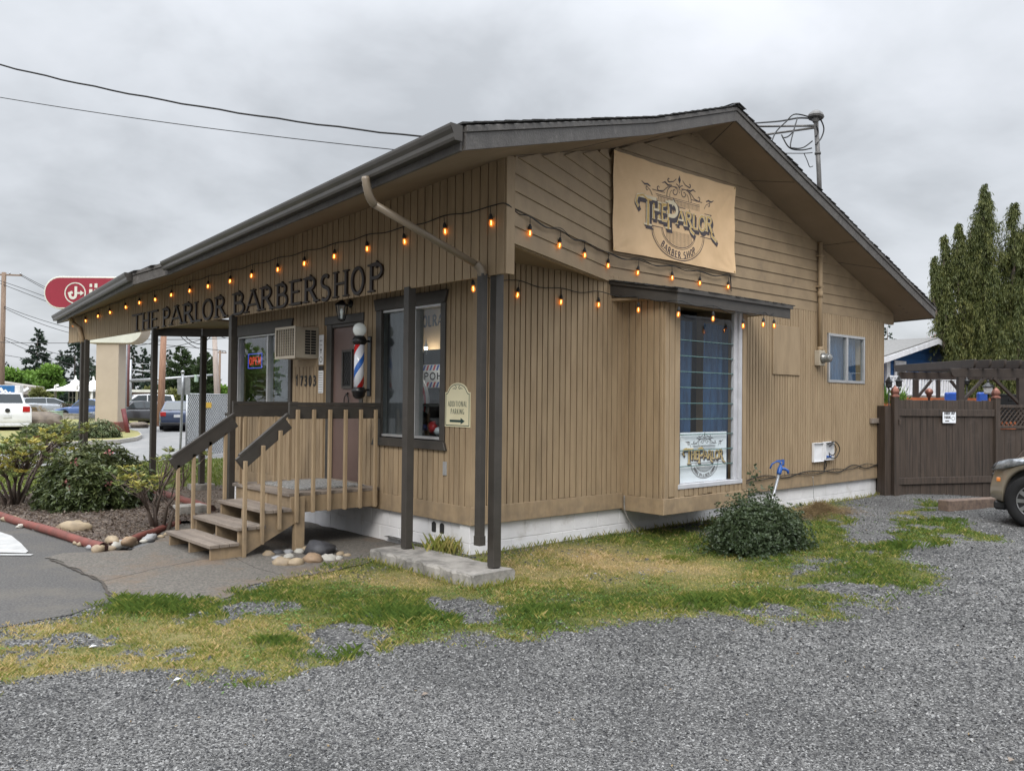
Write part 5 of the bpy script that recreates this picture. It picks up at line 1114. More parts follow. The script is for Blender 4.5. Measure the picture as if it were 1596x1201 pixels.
def conifer(name,label,loc,H,R,seed,nb=60,mat='fir_needles',droop=.35,group=None,leaf=.35,cat='tree',base=.08,irr=.3,dens=26,pw=.85):
    dens=int(dens*2.6); nb=int(nb*1.5)
    rs=np.random.RandomState(seed); t=thing(name,label,cat,loc,group=group); C=[];D=[];vv=[]
    for i in range(nb):
        f=base+(1-base)*(i+rs.rand())/nb; z=H*f; rr=R*((1-f)**pw)*(1-irr+irr*2*rs.rand())+.02*H*(1-f)+.05
        az=rs.rand()*6.283; n=max(4,int(dens*(rr/R)+4)); u=np.sqrt(rs.rand(n)); d=np.array([math.cos(az),math.sin(az)])
        x=u*rr; zz=z-droop*rr*(u**1.4)+.10*rr*u**3
        P=np.stack([d[0]*x,d[1]*x,zz],1)+rs.normal(size=(n,3))*np.array([.10,.10,.05])*rr*.9
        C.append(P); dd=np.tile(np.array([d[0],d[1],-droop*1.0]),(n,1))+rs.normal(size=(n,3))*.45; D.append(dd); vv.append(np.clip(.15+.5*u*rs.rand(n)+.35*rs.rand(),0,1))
    C=np.concatenate(C); D=np.concatenate(D); vv=np.concatenate(vv); V,F=leaves(rs,C,D,leaf*H*.060*(.6+rs.rand(len(C))),leaf*H*.040*(.6+rs.rand(len(C))))
    npmesh('crown',V,F,mat,t,fv=vv,local=True)
    mb=MB(); mb.tube([(0,0,-.2),(0,0,H*.5),(0,0,H*.97)],[H*.016+.03,H*.010+.02,.01],7); mb.build('trunk','bark',t,local=True); return t
def blobtree(name,label,loc,H,R,seed,mat,n=2600,group=None,leaf=.14,cat='tree',blobs=9,z0=.35,flat=.8):
    rs=np.random.RandomState(seed); t=thing(name,label,cat,loc,group=group); bc=[]
    for i in range(blobs):
        a=rs.rand()*6.283; r=R*.55*math.sqrt(rs.rand()); z=H*(z0+(1-z0)*(.15+.7*rs.rand())); bc.append((r*math.cos(a),r*math.sin(a),z,R*(.32+.25*rs.rand())))
    bc=np.array(bc); k=rs.randint(0,blobs,n); u=unit(rs.normal(size=(n,3)))*(rs.rand(n,1)**.4); C=bc[k,:3]+u*bc[k,3:]*np.array([1,1,flat]); D=unit(u+rs.normal(size=(n,3))*.8)
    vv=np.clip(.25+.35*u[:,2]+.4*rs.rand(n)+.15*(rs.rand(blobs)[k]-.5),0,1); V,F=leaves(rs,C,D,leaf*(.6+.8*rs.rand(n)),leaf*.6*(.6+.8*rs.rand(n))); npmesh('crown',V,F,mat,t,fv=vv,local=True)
    mb=MB(); mb.tube([(0,0,-.2),(.02*R,0,H*z0),(0,0,H*.75)],[.05*R+.03,.04*R+.02,.02],7)
    for b in bc[:6]: mb.tube([(0,0,H*z0*.8),tuple(b[:3]*np.array([.5,.5,.85])),tuple(b[:3])],[.03*R,.02*R,.01],5)
    mb.build('trunk','bark',t,local=True); return t
def shrub(name,label,loc,W,Hh,seed,mat,n,leaf,lw,stems=9,cat='shrub',group=None,whorl=5,zlo=.12,lumps=10,core=.55,extra=None,leafup=.15,fill=1.,rough=.03):
    """leafy bush: leaf whorls at shoot tips through a lumpy dome, with visible stems"""
    rs=np.random.RandomState(seed); t=thing(name,label,cat,loc,group=group)
    lum=[(rs.normal()*.42*W[0],rs.normal()*.42*W[1],Hh*(.35+.4*rs.rand()),.30+.25*rs.rand()) for _ in range(lumps)]
    u=unit(rs.normal(size=(n,3))); u[:,2]=np.abs(u[:,2])*1.0-.25*(rs.rand(n)<.35); rad=core+(1-core)*rs.rand(n)**.6*fill
    tip=u*rad[:,None]*np.array([W[0],W[1],Hh*.92]); a=np.arctan2(u[:,1],u[:,0]); lump=1+.13*np.sin(a*3+seed)+.10*np.sin(a*5+2*seed+u[:,2]*4)+.08*np.sin(a*9+u[:,2]*7)
    tip[:,:2]*=lump[:,None]; tip[:,2]=tip[:,2]*(1+.10*np.sin(a*4+seed*2)*(u[:,2]>.2))+Hh*zlo; tip+=rs.normal(size=tip.shape)*rough*np.array([1,1,.8]); tip[:,2]=np.maximum(tip[:,2],.05)
    C=np.repeat(tip,whorl,0); ph=rs.rand(n)[:,None]*6.283+np.arange(whorl)[None,:]*6.283/whorl; ph=ph.ravel()
    un=np.repeat(unit(u+np.array([0,0,.5])),whorl,0); s=unit(np.cross(un,np.array([.3,.2,1.])+0*un)); q=np.cross(un,s); D=un*.45+s*np.cos(ph)[:,None]+q*np.sin(ph)[:,None]+rs.normal(size=(n*whorl,3))*.2
    D[:,2]-=leafup
    V,F=leaves(rs,C,D,leaf*(.7+.5*rs.rand(n*whorl)),lw*(.7+.5*rs.rand(n*whorl)),up=1.2)
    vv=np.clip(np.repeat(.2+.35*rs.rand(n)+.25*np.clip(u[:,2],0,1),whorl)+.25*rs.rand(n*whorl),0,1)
    npmesh('foliage',V,F,mat,t,fv=vv,local=True)
    mb=MB()
    for i in range(stems):
        e=tip[rs.randint(n)]*.85; b=np.array([rs.normal()*.06,rs.normal()*.06,-.03]); m_=(b+e)/2+np.array([e[0]*.15,e[1]*.15,.0])+rs.normal(size=3)*.03; mb.tube([tuple(b),tuple(b+(m_-b)*.5+np.array([0,0,.03])),tuple(m_),tuple(e)],[.016*W[0]+.004,.013*W[0]+.003,.009*W[0]+.002,.003],6)
    mb.build('stems','bark',t,local=True); return t
# ================================================================ BACKGROUND FRAME HELPERS
HY=lambda px: 623.4+(px-798)*.01025
RZ=YAW-math.pi/2
class FRm:
    """a local frame at ground level facing the viewer, D metres away"""
    def __init__(s,px,D): 
        p=at(px,600,D=D); s.loc=(p[0],p[1],0); s.px=px; s.s=D/FPX; s.D=D
    def x(s,px): return (px-s.px)*s.s
    def z(s,y,px=None): return 1.65+(HY(s.px if px is None else px)-y)*s.s
# ================================================================ RIGHT SIDE: FENCE, PERGOLA, HOUSE
FP=(9.35,-.25,0); FD=np.array([.911,-.411,0]); FN=np.array([-.411,-.911,0])
def fs(px,y=700): p=np.array(at(px,y,P=FP,N=tuple(FN))); return float(np.dot(p-np.array(FP),FD)),p[2]
fe=thing('wooden_fence','dark brown board fence with lattice end and copper post caps joining the shop wall','fence',FP)
def fbox(mb,s0,s1,z0,z1,n0,n1): 
    o=np.array(FP)+FD*s0+FN*n0; mb.obox((o[0],o[1],z0),FD*(s1-s0),(0,0,z1-z0),FN*(n1-n0))
S1,S2=fs(1393)[0],fs(1550.5)[0]; SE=S2+5.2
mb=MB(); s=S1+.06
while s<S2-.08:
    w=rnd.choice([.135,.14,.14,.145,.17]); e=min(s+w,S2-.06); fbox(mb,s,e-.006,-.12+rnd.uniform(-.02,.0),1.73+rnd.uniform(-.008,.008),0,.022+rnd.uniform(-.002,.003)); s+=w
mb.build('fence_boards','fence_brown',fe,bevel=.003)
mb=MB(); fbox(mb,S1+.05,S2-.06,1.44,1.565,.027,.06); fbox(mb,S1+.05,S2-.05,.22,.34,.027,.06); fbox(mb,S1+.04,S1+.14,-.1,1.44,.027,.045); mb.build('rail','fence_brown',fe,bevel=.004)
mb=MB(); s=S2+.07
while s<SE:
    fbox(mb,s,s+.134,-.12,1.20,0,.022+rnd.uniform(-.002,.003)); s+=.14
mb.build('fence_boards','fence_brown',fe,bevel=.003)
mb=MB(); fbox(mb,S2+.06,SE,1.215,1.27,.0,.055); fbox(mb,S2+.06,SE,1.60,1.655,.0,.055); fbox(mb,S2+.06,SE,.22,.34,.027,.06)
o=np.array(FP)+FD*(S2+.15)+FN*.045; q=np.array(FP)+FD*(S2+1.2)+FN*.045; mb.beam((o[0],o[1],.35),(q[0],q[1],1.19),.09,.03,up=tuple(FN)); mb.build('rail','fence_brown',fe,bevel=.004)
mb=MB(); k=S2+.06-.33
while k<SE:
    for sg in (1,-1):
        a0,a1=(k,k+.33) if sg>0 else (k+.33,k); z0,z1=1.27,1.60
        if a0<S2+.06: z0=1.27+(S2+.06-a0); a0=S2+.06
        if a1<S2+.06: z1=1.27+(a0-(S2+.06)); a1=S2+.06
        if z0>=1.6 or a0>SE or a1>SE or abs(a1-a0)<.03: continue
        A=np.array(FP)+FD*a0+FN*(.02+.01*sg); Bq=np.array(FP)+FD*a1+FN*(.02+.01*sg); mb.beam((A[0],A[1],z0),(Bq[0],Bq[1],z1),.008,.028,up=tuple(FN+np.array([0,0,.001])))
    k+=.105
mb.build('lattice','fence_brown',fe)
for s in (S1,S2,S2+2.4):
    mb=MB(); fbox(mb,s-.055,s+.055,-.15,1.78,-.03,.08); pp=mb.build('fence_post','fence_brown',fe,bevel=.005)
    c=np.array(FP)+FD*s+FN*.025; mb=MB(); mb.lathe([(.085,1.78),(.085,1.80),(.06,1.815),(.055,1.83),(.075,1.85),(.08,1.88),(.06,1.93),(.02,1.965),(.012,1.985)],(c[0],c[1],0),4,smooth=False); mb.build('post_cap','copper',pp)
mb=MB(); fbox(mb,S1-.32,S1-.06,-.12,1.72,-.30,-.28); fbox(mb,S1-.19,S1-.06,-.1,1.62,-.2,-.0); mb.build('side_panel','fence_brown',fe)
ba=thing('timber_brace','short timber block nailed across the shop corner and the fence post','timber',(9.3,-.06,1.35))
p0=at(1357,653,Y=-.05); c1=np.array(FP)+FD*(S1+.05)+FN*.1
mb=MB(); mb.beam((p0[0],-.05,1.35),(9.62,-.055,1.35),.045,.09); mb.build('board','weathered_wood',ba,bevel=.004)
mb=MB(); mb.beam((9.621,-.057,1.35),(c1[0],c1[1],1.33),.045,.09); mb.build('painted_board','fence_brown',ba,bevel=.004)
fg=thing('fence_sign','small white sign reading BARBER SHOP PARKING hung on the brown fence','sign',FP)
s0,s1=fs(1464.5)[0],fs(1485)[0]; zt,zb=fs(1475,642)[1],fs(1475,659)[1]; O=np.array(FP)+FD*s0+FN*.065; O[2]=zb
mb=MB(); mb.obox(O,FD*(s1-s0),(-.0,-.0,zt-zb),FN*.012); mb.build('sign_panel','poster_white',fg,bevel=.008)
mb=MB(); wv=s1-s0; text(mb,'BARBER SHOP',O+FD*.03+np.array([0,0,.155])+FN*.0125,FD,(0,0,1),FN,.055,wv-.06,.16,.001); text(mb,'PARKING',O+FD*.03+np.array([0,0,.08])+FN*.0125,FD,(0,0,1),FN,.05,wv*.5,.16,.001); ribbon(mb,[(.05,.04),(.14,.04)],.018,O+FN*.0125,FD,(0,0,1),FN,.001); ribbon(mb,arc(wv*.78,.085,.035,.035,0,360,12),.006,O+FN*.0125,FD,(0,0,1),FN,.001); mb.build('sign_print','ink_black',fg)
# sleeper
a=at(1470,787,Z=.03); b=at(1600,776,Z=.05); mb=MB(); mb.beam((a[0],a[1],.02),(b[0]+.3,b[1]-.2,.02),.2,.18); pmat('sleeper',(.17,.12,.09),(.10,.07,.055),scale=12,rough=.9,bump=.03,bscale=30); tag(mb.build('railway_sleeper','sleeper',bevel=.012,seg=2),'rough brown timber sleeper lying on the gravel before the parked car','timber')
# pergola
f=FRm(1500,16.2); pg=thing('pergola','dark brown garden pergola with scalloped rafter ends behind the fence','pergola',f.loc,RZ)
ZB=2.18
def scallop(L,h,r=.09): # side profile with curved lower ends
    return [(0,h),(0,h*.75)]+[(r*(1-math.cos(R_(a)))*1.0+.0,h*.75-h*.75*math.sin(R_(a))) for a in (20,40,60,80)]+[(L-.12,0),(L,h*.7),(L,h)]
def lbeam(mb,p,q,h,w):
    p,q=np.array(p,float),np.array(q,float); d=q-p; Ln=np.linalg.norm(d); d/=Ln; n=np.cross(d,(0,0,1)); mb.prism(scallop(Ln,h),p-n*w/2,d,(0,0,1),n,w)
mb=MB(); lbeam(mb,(-.23,0,ZB),(3.2,0,ZB),.17,.05); mb.build('cross_beam','pergola_brown',pg,local=True,bevel=.004)
mb=MB(); lbeam(mb,(.43,3.6,ZB+.06),(4.4,3.6,ZB+.06),.17,.05); mb.build('cross_beam','pergola_brown',pg,local=True,bevel=.004)
for i in range(9):
    x=.06+i*.285; mb=MB(); lbeam(mb,(x,-.35,ZB+.172),(x+.5,4.1,ZB+.25),.16,.045); mb.build('rafter','pergola_brown',pg,local=True,bevel=.004)
for x,y in ((-.04,0),(1.12,0.0),(2.6,0),(.83,3.6),(1.36,3.6),(3.4,3.6)):
    mb=MB(); k=.055 if x!=1.36 else .03; mb.box(x-k,y-.05,-.1,x+k,y+.05,ZB-.002 if y==0 else ZB+.058); mb.build('pergola_post','pergola_brown',pg,local=True,bevel=.004)
for P,Q in (((.0,0,1.72),(.42,0,ZB-.01)),((1.10,0,1.68),(.60,0,ZB-.01)),((.86,3.6,1.80),(1.2,3.6,ZB+.04)),((2.0,3.6,1.80),(1.65,3.6,ZB+.04))):
    mb=MB(); mb.beam(P,Q,.05,.07,up=(0,1,0)); mb.build('knee_brace','pergola_brown',pg,local=True,bevel=.003)
# patio low wall and bits
f=FRm(1500,18.5); pw_=thing('patio_screen','orange brown stained low patio screen behind the fence','screen',f.loc,RZ); pmat('cedar_orange',(.45,.13,.045),(.32,.09,.035),scale=9,rough=.6)
mb=MB()
for i in range(30): mb.box(-1.9+i*.14,0,-.1,-1.9+i*.14+.134,.02,1.78+.005*(i%3))
mb.box(-1.9,-.03,1.74,2.35,.0,1.80); mb.build('boards','cedar_orange',pw_,local=True)
for px0,px1,y0,y1,lb in ((1473,1492,611,621,'square bright blue cushion left of the pergola brace'),(1523,1538,611,622,'rounded blue seat cushion beside the copper post cap')):
    f=FRm((px0+px1)/2,17.6); mb=MB(); w=(px1-px0)*f.s/2; mb.box(-w,-.06,f.z(y1+6),w,.06,f.z(y0)); o=mb.build('seat_cushion','blue_gloss',bevel=.04,seg=3); o.location=f.loc; o.rotation_euler=(0,0,RZ); tag(o,lb,'cushion','blue cushions on the patio')
f=FRm(1571,17.9); mb=MB(); mb.box(-.2,0,1.3,.20,.3,1.86); mb.box(-.22,-.02,1.86,.22,.32,1.885); mb.box(-.19,-.02,1.30,-.17,0,1.85); mb.box(.0,-.015,1.74,.12,0,1.80); o=mb.build('grill','black_metal',bevel=.01); o.location=f.loc; o.rotation_euler=(0,0,RZ); tag(o,'black patio grill behind the lattice fence','grill')
f=FRm(1448,15.8); mb=MB(); mb.lathe([(.02,1.6),(.02,1.78),(.05,1.80),(.045,1.83),(.07,1.86),(.075,1.89),(.06,1.93),(.01,1.96)],(0,0,0),12); o=mb.build('garden_finial','copper'); o.location=f.loc; tag(o,'round copper finial on a thin post between the pergola posts','finial')
for px,yt,D,sz,lb in ((1385.5,584,15.2,.8,'small black garden lantern nearest the shop wall'),(1401,583,15.8,.8,'small dark garden lantern among the green leaves'),(1540,588,16.8,1.15,'larger black and white lantern under the pergola'),(1507,586,17.2,.6,'slim pale candle lantern beside the pergola post')):
    f=FRm(px,D); z=f.z(yt); l=thing('garden_lantern',lb,'lantern',f.loc,group='lanterns in the back garden')
    mb=MB(); mb.lathe([(.004,z),(.008,z-.04*sz),(.025,z-.06*sz),(.03,z-.09*sz),(.07*sz,z-.13*sz),(.10*sz,z-.155*sz),(.10*sz,z-.165*sz)],(0,0,0),8,smooth=False); mb.build('cap','black_metal',l,local=True)
    mb=MB(); mb.lathe([(.075*sz,z-.166*sz),(.07*sz,z-.27*sz),(.05*sz,z-.29*sz)],(0,0,0),8,smooth=False); mb.build('lamp_glass','white_plastic' if sz>1 else 'vent_dark',l,local=True); mb=MB(); mb.tube([(0,0,z-.29*sz),(0,0,.0)],.012,6); mb.build('stem','black_metal',l,local=True)
for px,D,lb,sd_,hh in ((1380,16.6,'potted green plant with upright leaves by the shop corner',3,.42),(1404,17.2,'potted green plant with spreading stems behind the left fence post',8,.50)):
    f=FRm(px,D); rs=np.random.RandomState(sd_); t=thing('potted_plant',lb,'plant',(f.loc[0],f.loc[1],0),group='potted plants behind the fence'); n=70
    a=rs.rand(n)*6.283; C=np.stack([rs.normal(size=n)*.07,rs.normal(size=n)*.07,1.60+rs.rand(n)*hh*.5],1); D_=np.stack([np.cos(a)*.6,np.sin(a)*.6,.3+rs.rand(n)],1); V,F=leaves(rs,C,D_,.20*(.6+rs.rand(n)),.035); npmesh('foliage',V,F,'spring_leaf',t,fv=rs.rand(n)*.7,local=True)
    mb=MB(); mb.lathe([(.10,1.28),(.14,1.55),(.15,1.56),(.15,1.60)],(0,0,0),12); mb.tube([(0,0,0),(0,0,1.28)],.03,6); mb.build('pot','copper',t,local=True)
# blue house
pa=at(1462,530,D=30); YH=pa[1]; pl_=at(1375,560,Y=YH); slope=(pa[2]-pl_[2])/(pa[0]-pl_[0])
bh=thing('blue_house','bright blue house with grey shingle roof, white trim and railed deck behind the garden','house',(pa[0],YH,0))
pmat('blue_wall',(.012,.075,.22),(.010,.06,.18),scale=4,rough=.6); pmat('roof_grey',(.19,.187,.18),(.14,.137,.132),scale=12,rough=.9,bump=.02,bscale=40); pmat('trim_white',(.72,.72,.74),rough=.5)
ax,az=pa[0],pa[2]; hw=6.0
mb=MB(); mb.prism([(-hw+.5,-.2),(hw-.5,-.2),(hw-.5,az-slope*(hw-.5)-.1),(0,az-.12),(-hw+.5,az-slope*(hw-.5)-.1)],(ax,YH+.5,0),(1,0,0),(0,0,1),(0,1,0),11)
mb.build('wall','blue_wall',bh)
mb=MB()
for k in range(18):
    z=.2+k*.22; w=min(hw-.52,(az-.15-z)/slope-.1) if slope>0 else hw
    if w>.2: mb.box(ax-w,YH+.47,z,ax+w,YH+.498,z+.205)
mb.build('wall_cladding','blue_wall',bh)
mb=MB()
for sg in (-1,1): mb.prism([(0,az),(0,az+.10),(sg*hw,az-slope*hw+.10),(sg*hw,az-slope*hw)],(ax,YH,0),(1,0,0),(0,0,1),(0,1,0),12)
mb.build('roof','roof_grey',bh)
mb=MB()
for sg in (-1,1): mb.prism([(0,az-.13),(0,az+.05),(sg*hw,az-slope*hw+.05),(sg*hw,az-slope*hw-.13)],(ax,YH-.04,0),(1,0,0),(0,0,1),(0,1,0),.035)
mb.build('rake_trim','trim_white',bh)
d0=at(1394,575,Y=YH+.44); d1=at(1411,575,Y=YH+.44); zt=at(1400,562,Y=YH+.44)[2]
mb=MB(); mb.box(d0[0],YH+.40,.9,d1[0],YH+.46,zt); dr2=mb.build('door','trim_white',bh,bevel=.01); mb=MB(); mb.box(d0[0]+.12,YH+.385,zt-.75,d1[0]-.1,YH+.399,zt-.25); mb.build('door_pane','roof_grey',dr2)
c0=at(1384,600,Y=YH+.42); mb=MB(); mb.box(c0[0]-.12,YH+.40,0,c0[0]+.14,YH+.5,az-slope*(ax-c0[0])-.14); mb.build('corner_board','trim_white',bh)
r0=at(1388,600,D=27); 
YD=YH-1.2; x0=at(1386,600,Y=YD)[0]; x1=at(1492,600,Y=YD)[0]; zt=at(1440,588,Y=YD)[2]; zb=at(1440,616,Y=YD)[2]
mb=MB(); mb.box(x0,YD-.03,zt-.05,x1,YD+.03,zt); mb.box(x0,YD-.02,zb,x1,YD+.02,zb+.05); x=x0
while x<x1: mb.box(x,YD-.018,zb+.051,x+.10,YD+.018,zt-.051); x+=.21
mb.build('railing','trim_white',bh); mb=MB(); mb.box(x0,YD-.05,zb-.3,x1,YH+.39,zb-.01); mb.build('deck_floor','weathered_wood',bh)
# trees right
def weeping(name,label,loc,leaders,seed,n=520):
    rs=np.random.RandomState(seed); t=thing(name,label,'tree',loc); C=[];D=[];Ls=[];vv=[]; mb=MB()
    for lx,ly,Hh,Rr,*fm in leaders:
        fm=fm[0] if fm else .06
        mb.tube([(lx*.15,ly*.15,-.1),(lx*.6,ly*.6,Hh*.35),(lx,ly,Hh*.75),(lx,ly,Hh*.98)],[.16,.10,.05,.008],7)
        for i in range(int(n*Hh/9*(1.05-fm))):
            f=fm+(1-fm)*rs.rand()**.9; z=Hh*f; rr=(Rr*(1-f)**.68)*(.25+.95*rs.rand())+.04; az=rs.rand()*6.283; dx,dy=math.cos(az),math.sin(az)
            m=int(12+30*rs.rand()); u=rs.rand(m)**.7; P=np.stack([lx*(.6+.4*f)+dx*rr*u,ly*(.6+.4*f)+dy*rr*u,z+.22*rr*np.sin(u*2.6)-.35*rr*u*u],1)
            tone=.15+.55*rs.rand()*(rr/(Rr+.1))+.15*rs.rand()
            hang=(.3+1.1*rs.rand())*(.45+.6*u)*(.5+.6*(1-f))
            for k in range(4):
                q=P.copy(); q[:,2]-=hang*k/3.2; q+=rs.normal(size=q.shape)*np.array([.05,.05,.03]); C.append(q); D.append(np.tile([dx*.15,dy*.15,-1.],(m,1))+rs.normal(size=(m,3))*.22); Ls.append(.26*(.6+.7*rs.rand(m))); vv.append(np.clip(tone+.22*rs.rand(m)-.05*k+.12*u,0,1))
            C.append(P); D.append(np.tile([dx,dy,.0],(m,1))+rs.normal(size=(m,3))*.3); Ls.append(np.full(m,.18)); vv.append(np.full(m,tone*.8))
    C=np.concatenate(C);D=np.concatenate(D);Ls=np.concatenate(Ls);vv=np.concatenate(vv)
    V,F=leaves(rs,C,D,Ls*.52,Ls*.055+.012,up=0); npmesh('crown',V,F,'cypress_leaf',t,fv=vv,local=True); mb.build('trunk','bark',t,local=True)
f=FRm(1535,30); X_=np.array([math.cos(RZ),math.sin(RZ)]); Fd=np.array([-X_[1],X_[0]])
def L_(px,y,R,dep=0,fm=.06): 
    v=X_*f.x(px)+Fd*dep; return (v[0],v[1],f.z(y),R,fm)
weeping('weeping_cypress','tall weeping cypress with drooping olive green branches behind the pergola',f.loc,[L_(1533,286,1.7),L_(1551,287,1.8,.6),L_(1573,318,1.8,-.3),L_(1515,352,1.2,.1,.3),L_(1590,350,1.6,-.5),L_(1497,346,1.1,.2,.36),L_(1480,362,.85,.4,.48),L_(1460,398,.6,.2,.58),L_(1600,350,1.5,.5),L_(1535,420,1.2,-.6),L_(1570,430,1.9,-1.2),L_(1625,330,1.6,0),L_(1474,430,.6,.0,.5),L_(1517,470,.8,-.4,.2),L_(1545,500,1.5,-1.6),L_(1525,520,.8,-1.6)],11,n=210)
f=FRm(1383,62); conifer('fir_tree','dark fir top showing between the eave corner and the blue house roof',f.loc,f.z(505),2.2,21,nb=46,dens=30)
f=FRm(1430,48); blobtree('blossom_tree','small pink blossom tree just above the grey house roof',f.loc,f.z(512),1.1,5,'pink_blossom',n=500,leaf=.10,group='pink blossom trees behind the blue house')
f=FRm(1464,50); blobtree('blossom_tree','larger pink blossom tree beside the weeping cypress',f.loc,f.z(503),1.5,6,'pink_blossom',n=800,leaf=.12,group='pink blossom trees behind the blue house')
# ================================================================ VEHICLES
pmat('tyre',(.014,.014,.015),(.02,.02,.02),rough=.9,spec=.2,bump=.02,bscale=70); pmat('rim',(.42,.42,.43),(.36,.36,.37),rough=.3,metal=.8); pmat('car_glass',(.03,.04,.045),rough=.06,spec=.9); pmat('car_trim',(.02,.02,.022),rough=.5)
pmat('tail_red',(.45,.02,.02),rough=.2); pmat('lamp_clear',(.34,.36,.38),(.12,.13,.14),scale=14,rough=.12,metal=.5); pmat('amber',(.65,.22,.05),rough=.3); pmat('plate_white',(.65,.66,.68),rough=.5)
for nm,c in (('paint_tan',(.36,.31,.24)),('paint_white',(.72,.73,.75)),('paint_silver',(.38,.40,.43)),('paint_black',(.035,.036,.042)),('paint_navy',(.018,.035,.085)),('paint_red',(.25,.02,.02)),('paint_blue',(.05,.10,.25))): pmat(nm,c,tuple(v*.93 for v in c),scale=1.5,rough=.25,spec=.6,coat=.6,metal=.25 if nm in('paint_tan','paint_silver','paint_navy') else 0)
def wheel(parent,x,y,r,side,wdt=.22,spokes=10,z0=0):
    mb=MB(); s=side; mb.lathe([(r*.60,-wdt/2),(r*.93,-wdt/2),(r,-wdt*.36),(r*1.0,wdt*.36),(r*.93,wdt/2),(r*.66,wdt*.52),(r*.62,wdt*.40)],(x,y,r+z0),40,(0,s,0))
    for k in range(60):
        a=k*6.283/60; mb.obox((x+math.cos(a)*r*.995-.004,y-wdt*.36,r+z0+math.sin(a)*r*.995-.004),(.012,0,0),(0,wdt*.72,0),(0,0,.010))
    wn=mb.build('wheel','tyre',parent,local=True)
    mb=MB(); mb.lathe([(r*.63,wdt*.36),(r*.60,wdt*.44),(r*.56,wdt*.36),(r*.54,wdt*.05),(.02,wdt*.0)],(x,y,r+z0),32,(0,s,0))
    for k in range(spokes):
        a=k*6.283/spokes; d=np.array([math.cos(a),0,math.sin(a)]); t=np.array([-math.sin(a),0,math.cos(a)]); c0=np.array([x,y+s*wdt*.36,r+z0])
        mb.beam(tuple(c0+d*r*.10),tuple(c0+d*r*.58),.05*r/.36,.03,up=(0,1,0))
    mb.lathe([(r*.14,wdt*.30),(r*.12,wdt*.42),(.01,wdt*.44)],(x,y,r+z0),16,(0,s,0)); mb.build('rim','rim',wn,local=True)
    return wn
def carloft(mb,xs,zs,hl,w,wheels,ar,zb0,front=1.0,fsq=.16,fpow=2.2,flen=.28):
    X=list(np.linspace(-hl,hl,44))+[hl-.004,hl-.02,hl-.05,hl-.09,-hl+.004,-hl+.02,-hl+.05,-hl+.09]
    for wx in wheels: X+= [wx+ar*math.cos(a) for a in np.linspace(0,math.pi,21)]+[wx-ar-.004,wx+ar+.004]
    X=sorted(set(round(x,4) for x in X if -hl<=x<=hl)); vs=[]; n=16
    for x in X:
        zt=float(np.interp(x,xs,zs)); e=abs(x)/hl; ww=w*(1-fsq*max(0,(e-(1-flen))/flen)**fpow); zb=zb0+.06*max(0,(e-.88)/.12)
        for wx,wr in zip(wheels,[ar]*len(wheels)):
            if abs(x-wx)<ar: zb=max(zb,ar/1.17+math.sqrt(ar*ar-(x-wx)**2))
        zb=min(zb,zt-.06); Hh=zt-zb; pr=[(-ww*.90,zb),(-ww*.985,zb+.0*Hh+.012),(-ww,zb+.30*Hh),(-ww,zb+.55*Hh),(-ww*.985,zt-.20*Hh),(-ww*.93,zt-.07*Hh),(-ww*.78,zt),(-ww*.3,zt+.02)]
        pr=pr+[(-a,b) for a,b in pr[::-1]]; vs+=[(x,a,b) for a,b in pr]
    m_=len(X); fs_=[(i*n+k,i*n+(k+1)%n,(i+1)*n+(k+1)%n,(i+1)*n+k) for i in range(m_-1) for k in range(n)]+[tuple(range(n))[::-1],tuple((m_-1)*n+k for k in range(n))]
    mb.cs=True; mb.add(vs,fs_); mb.cs=False
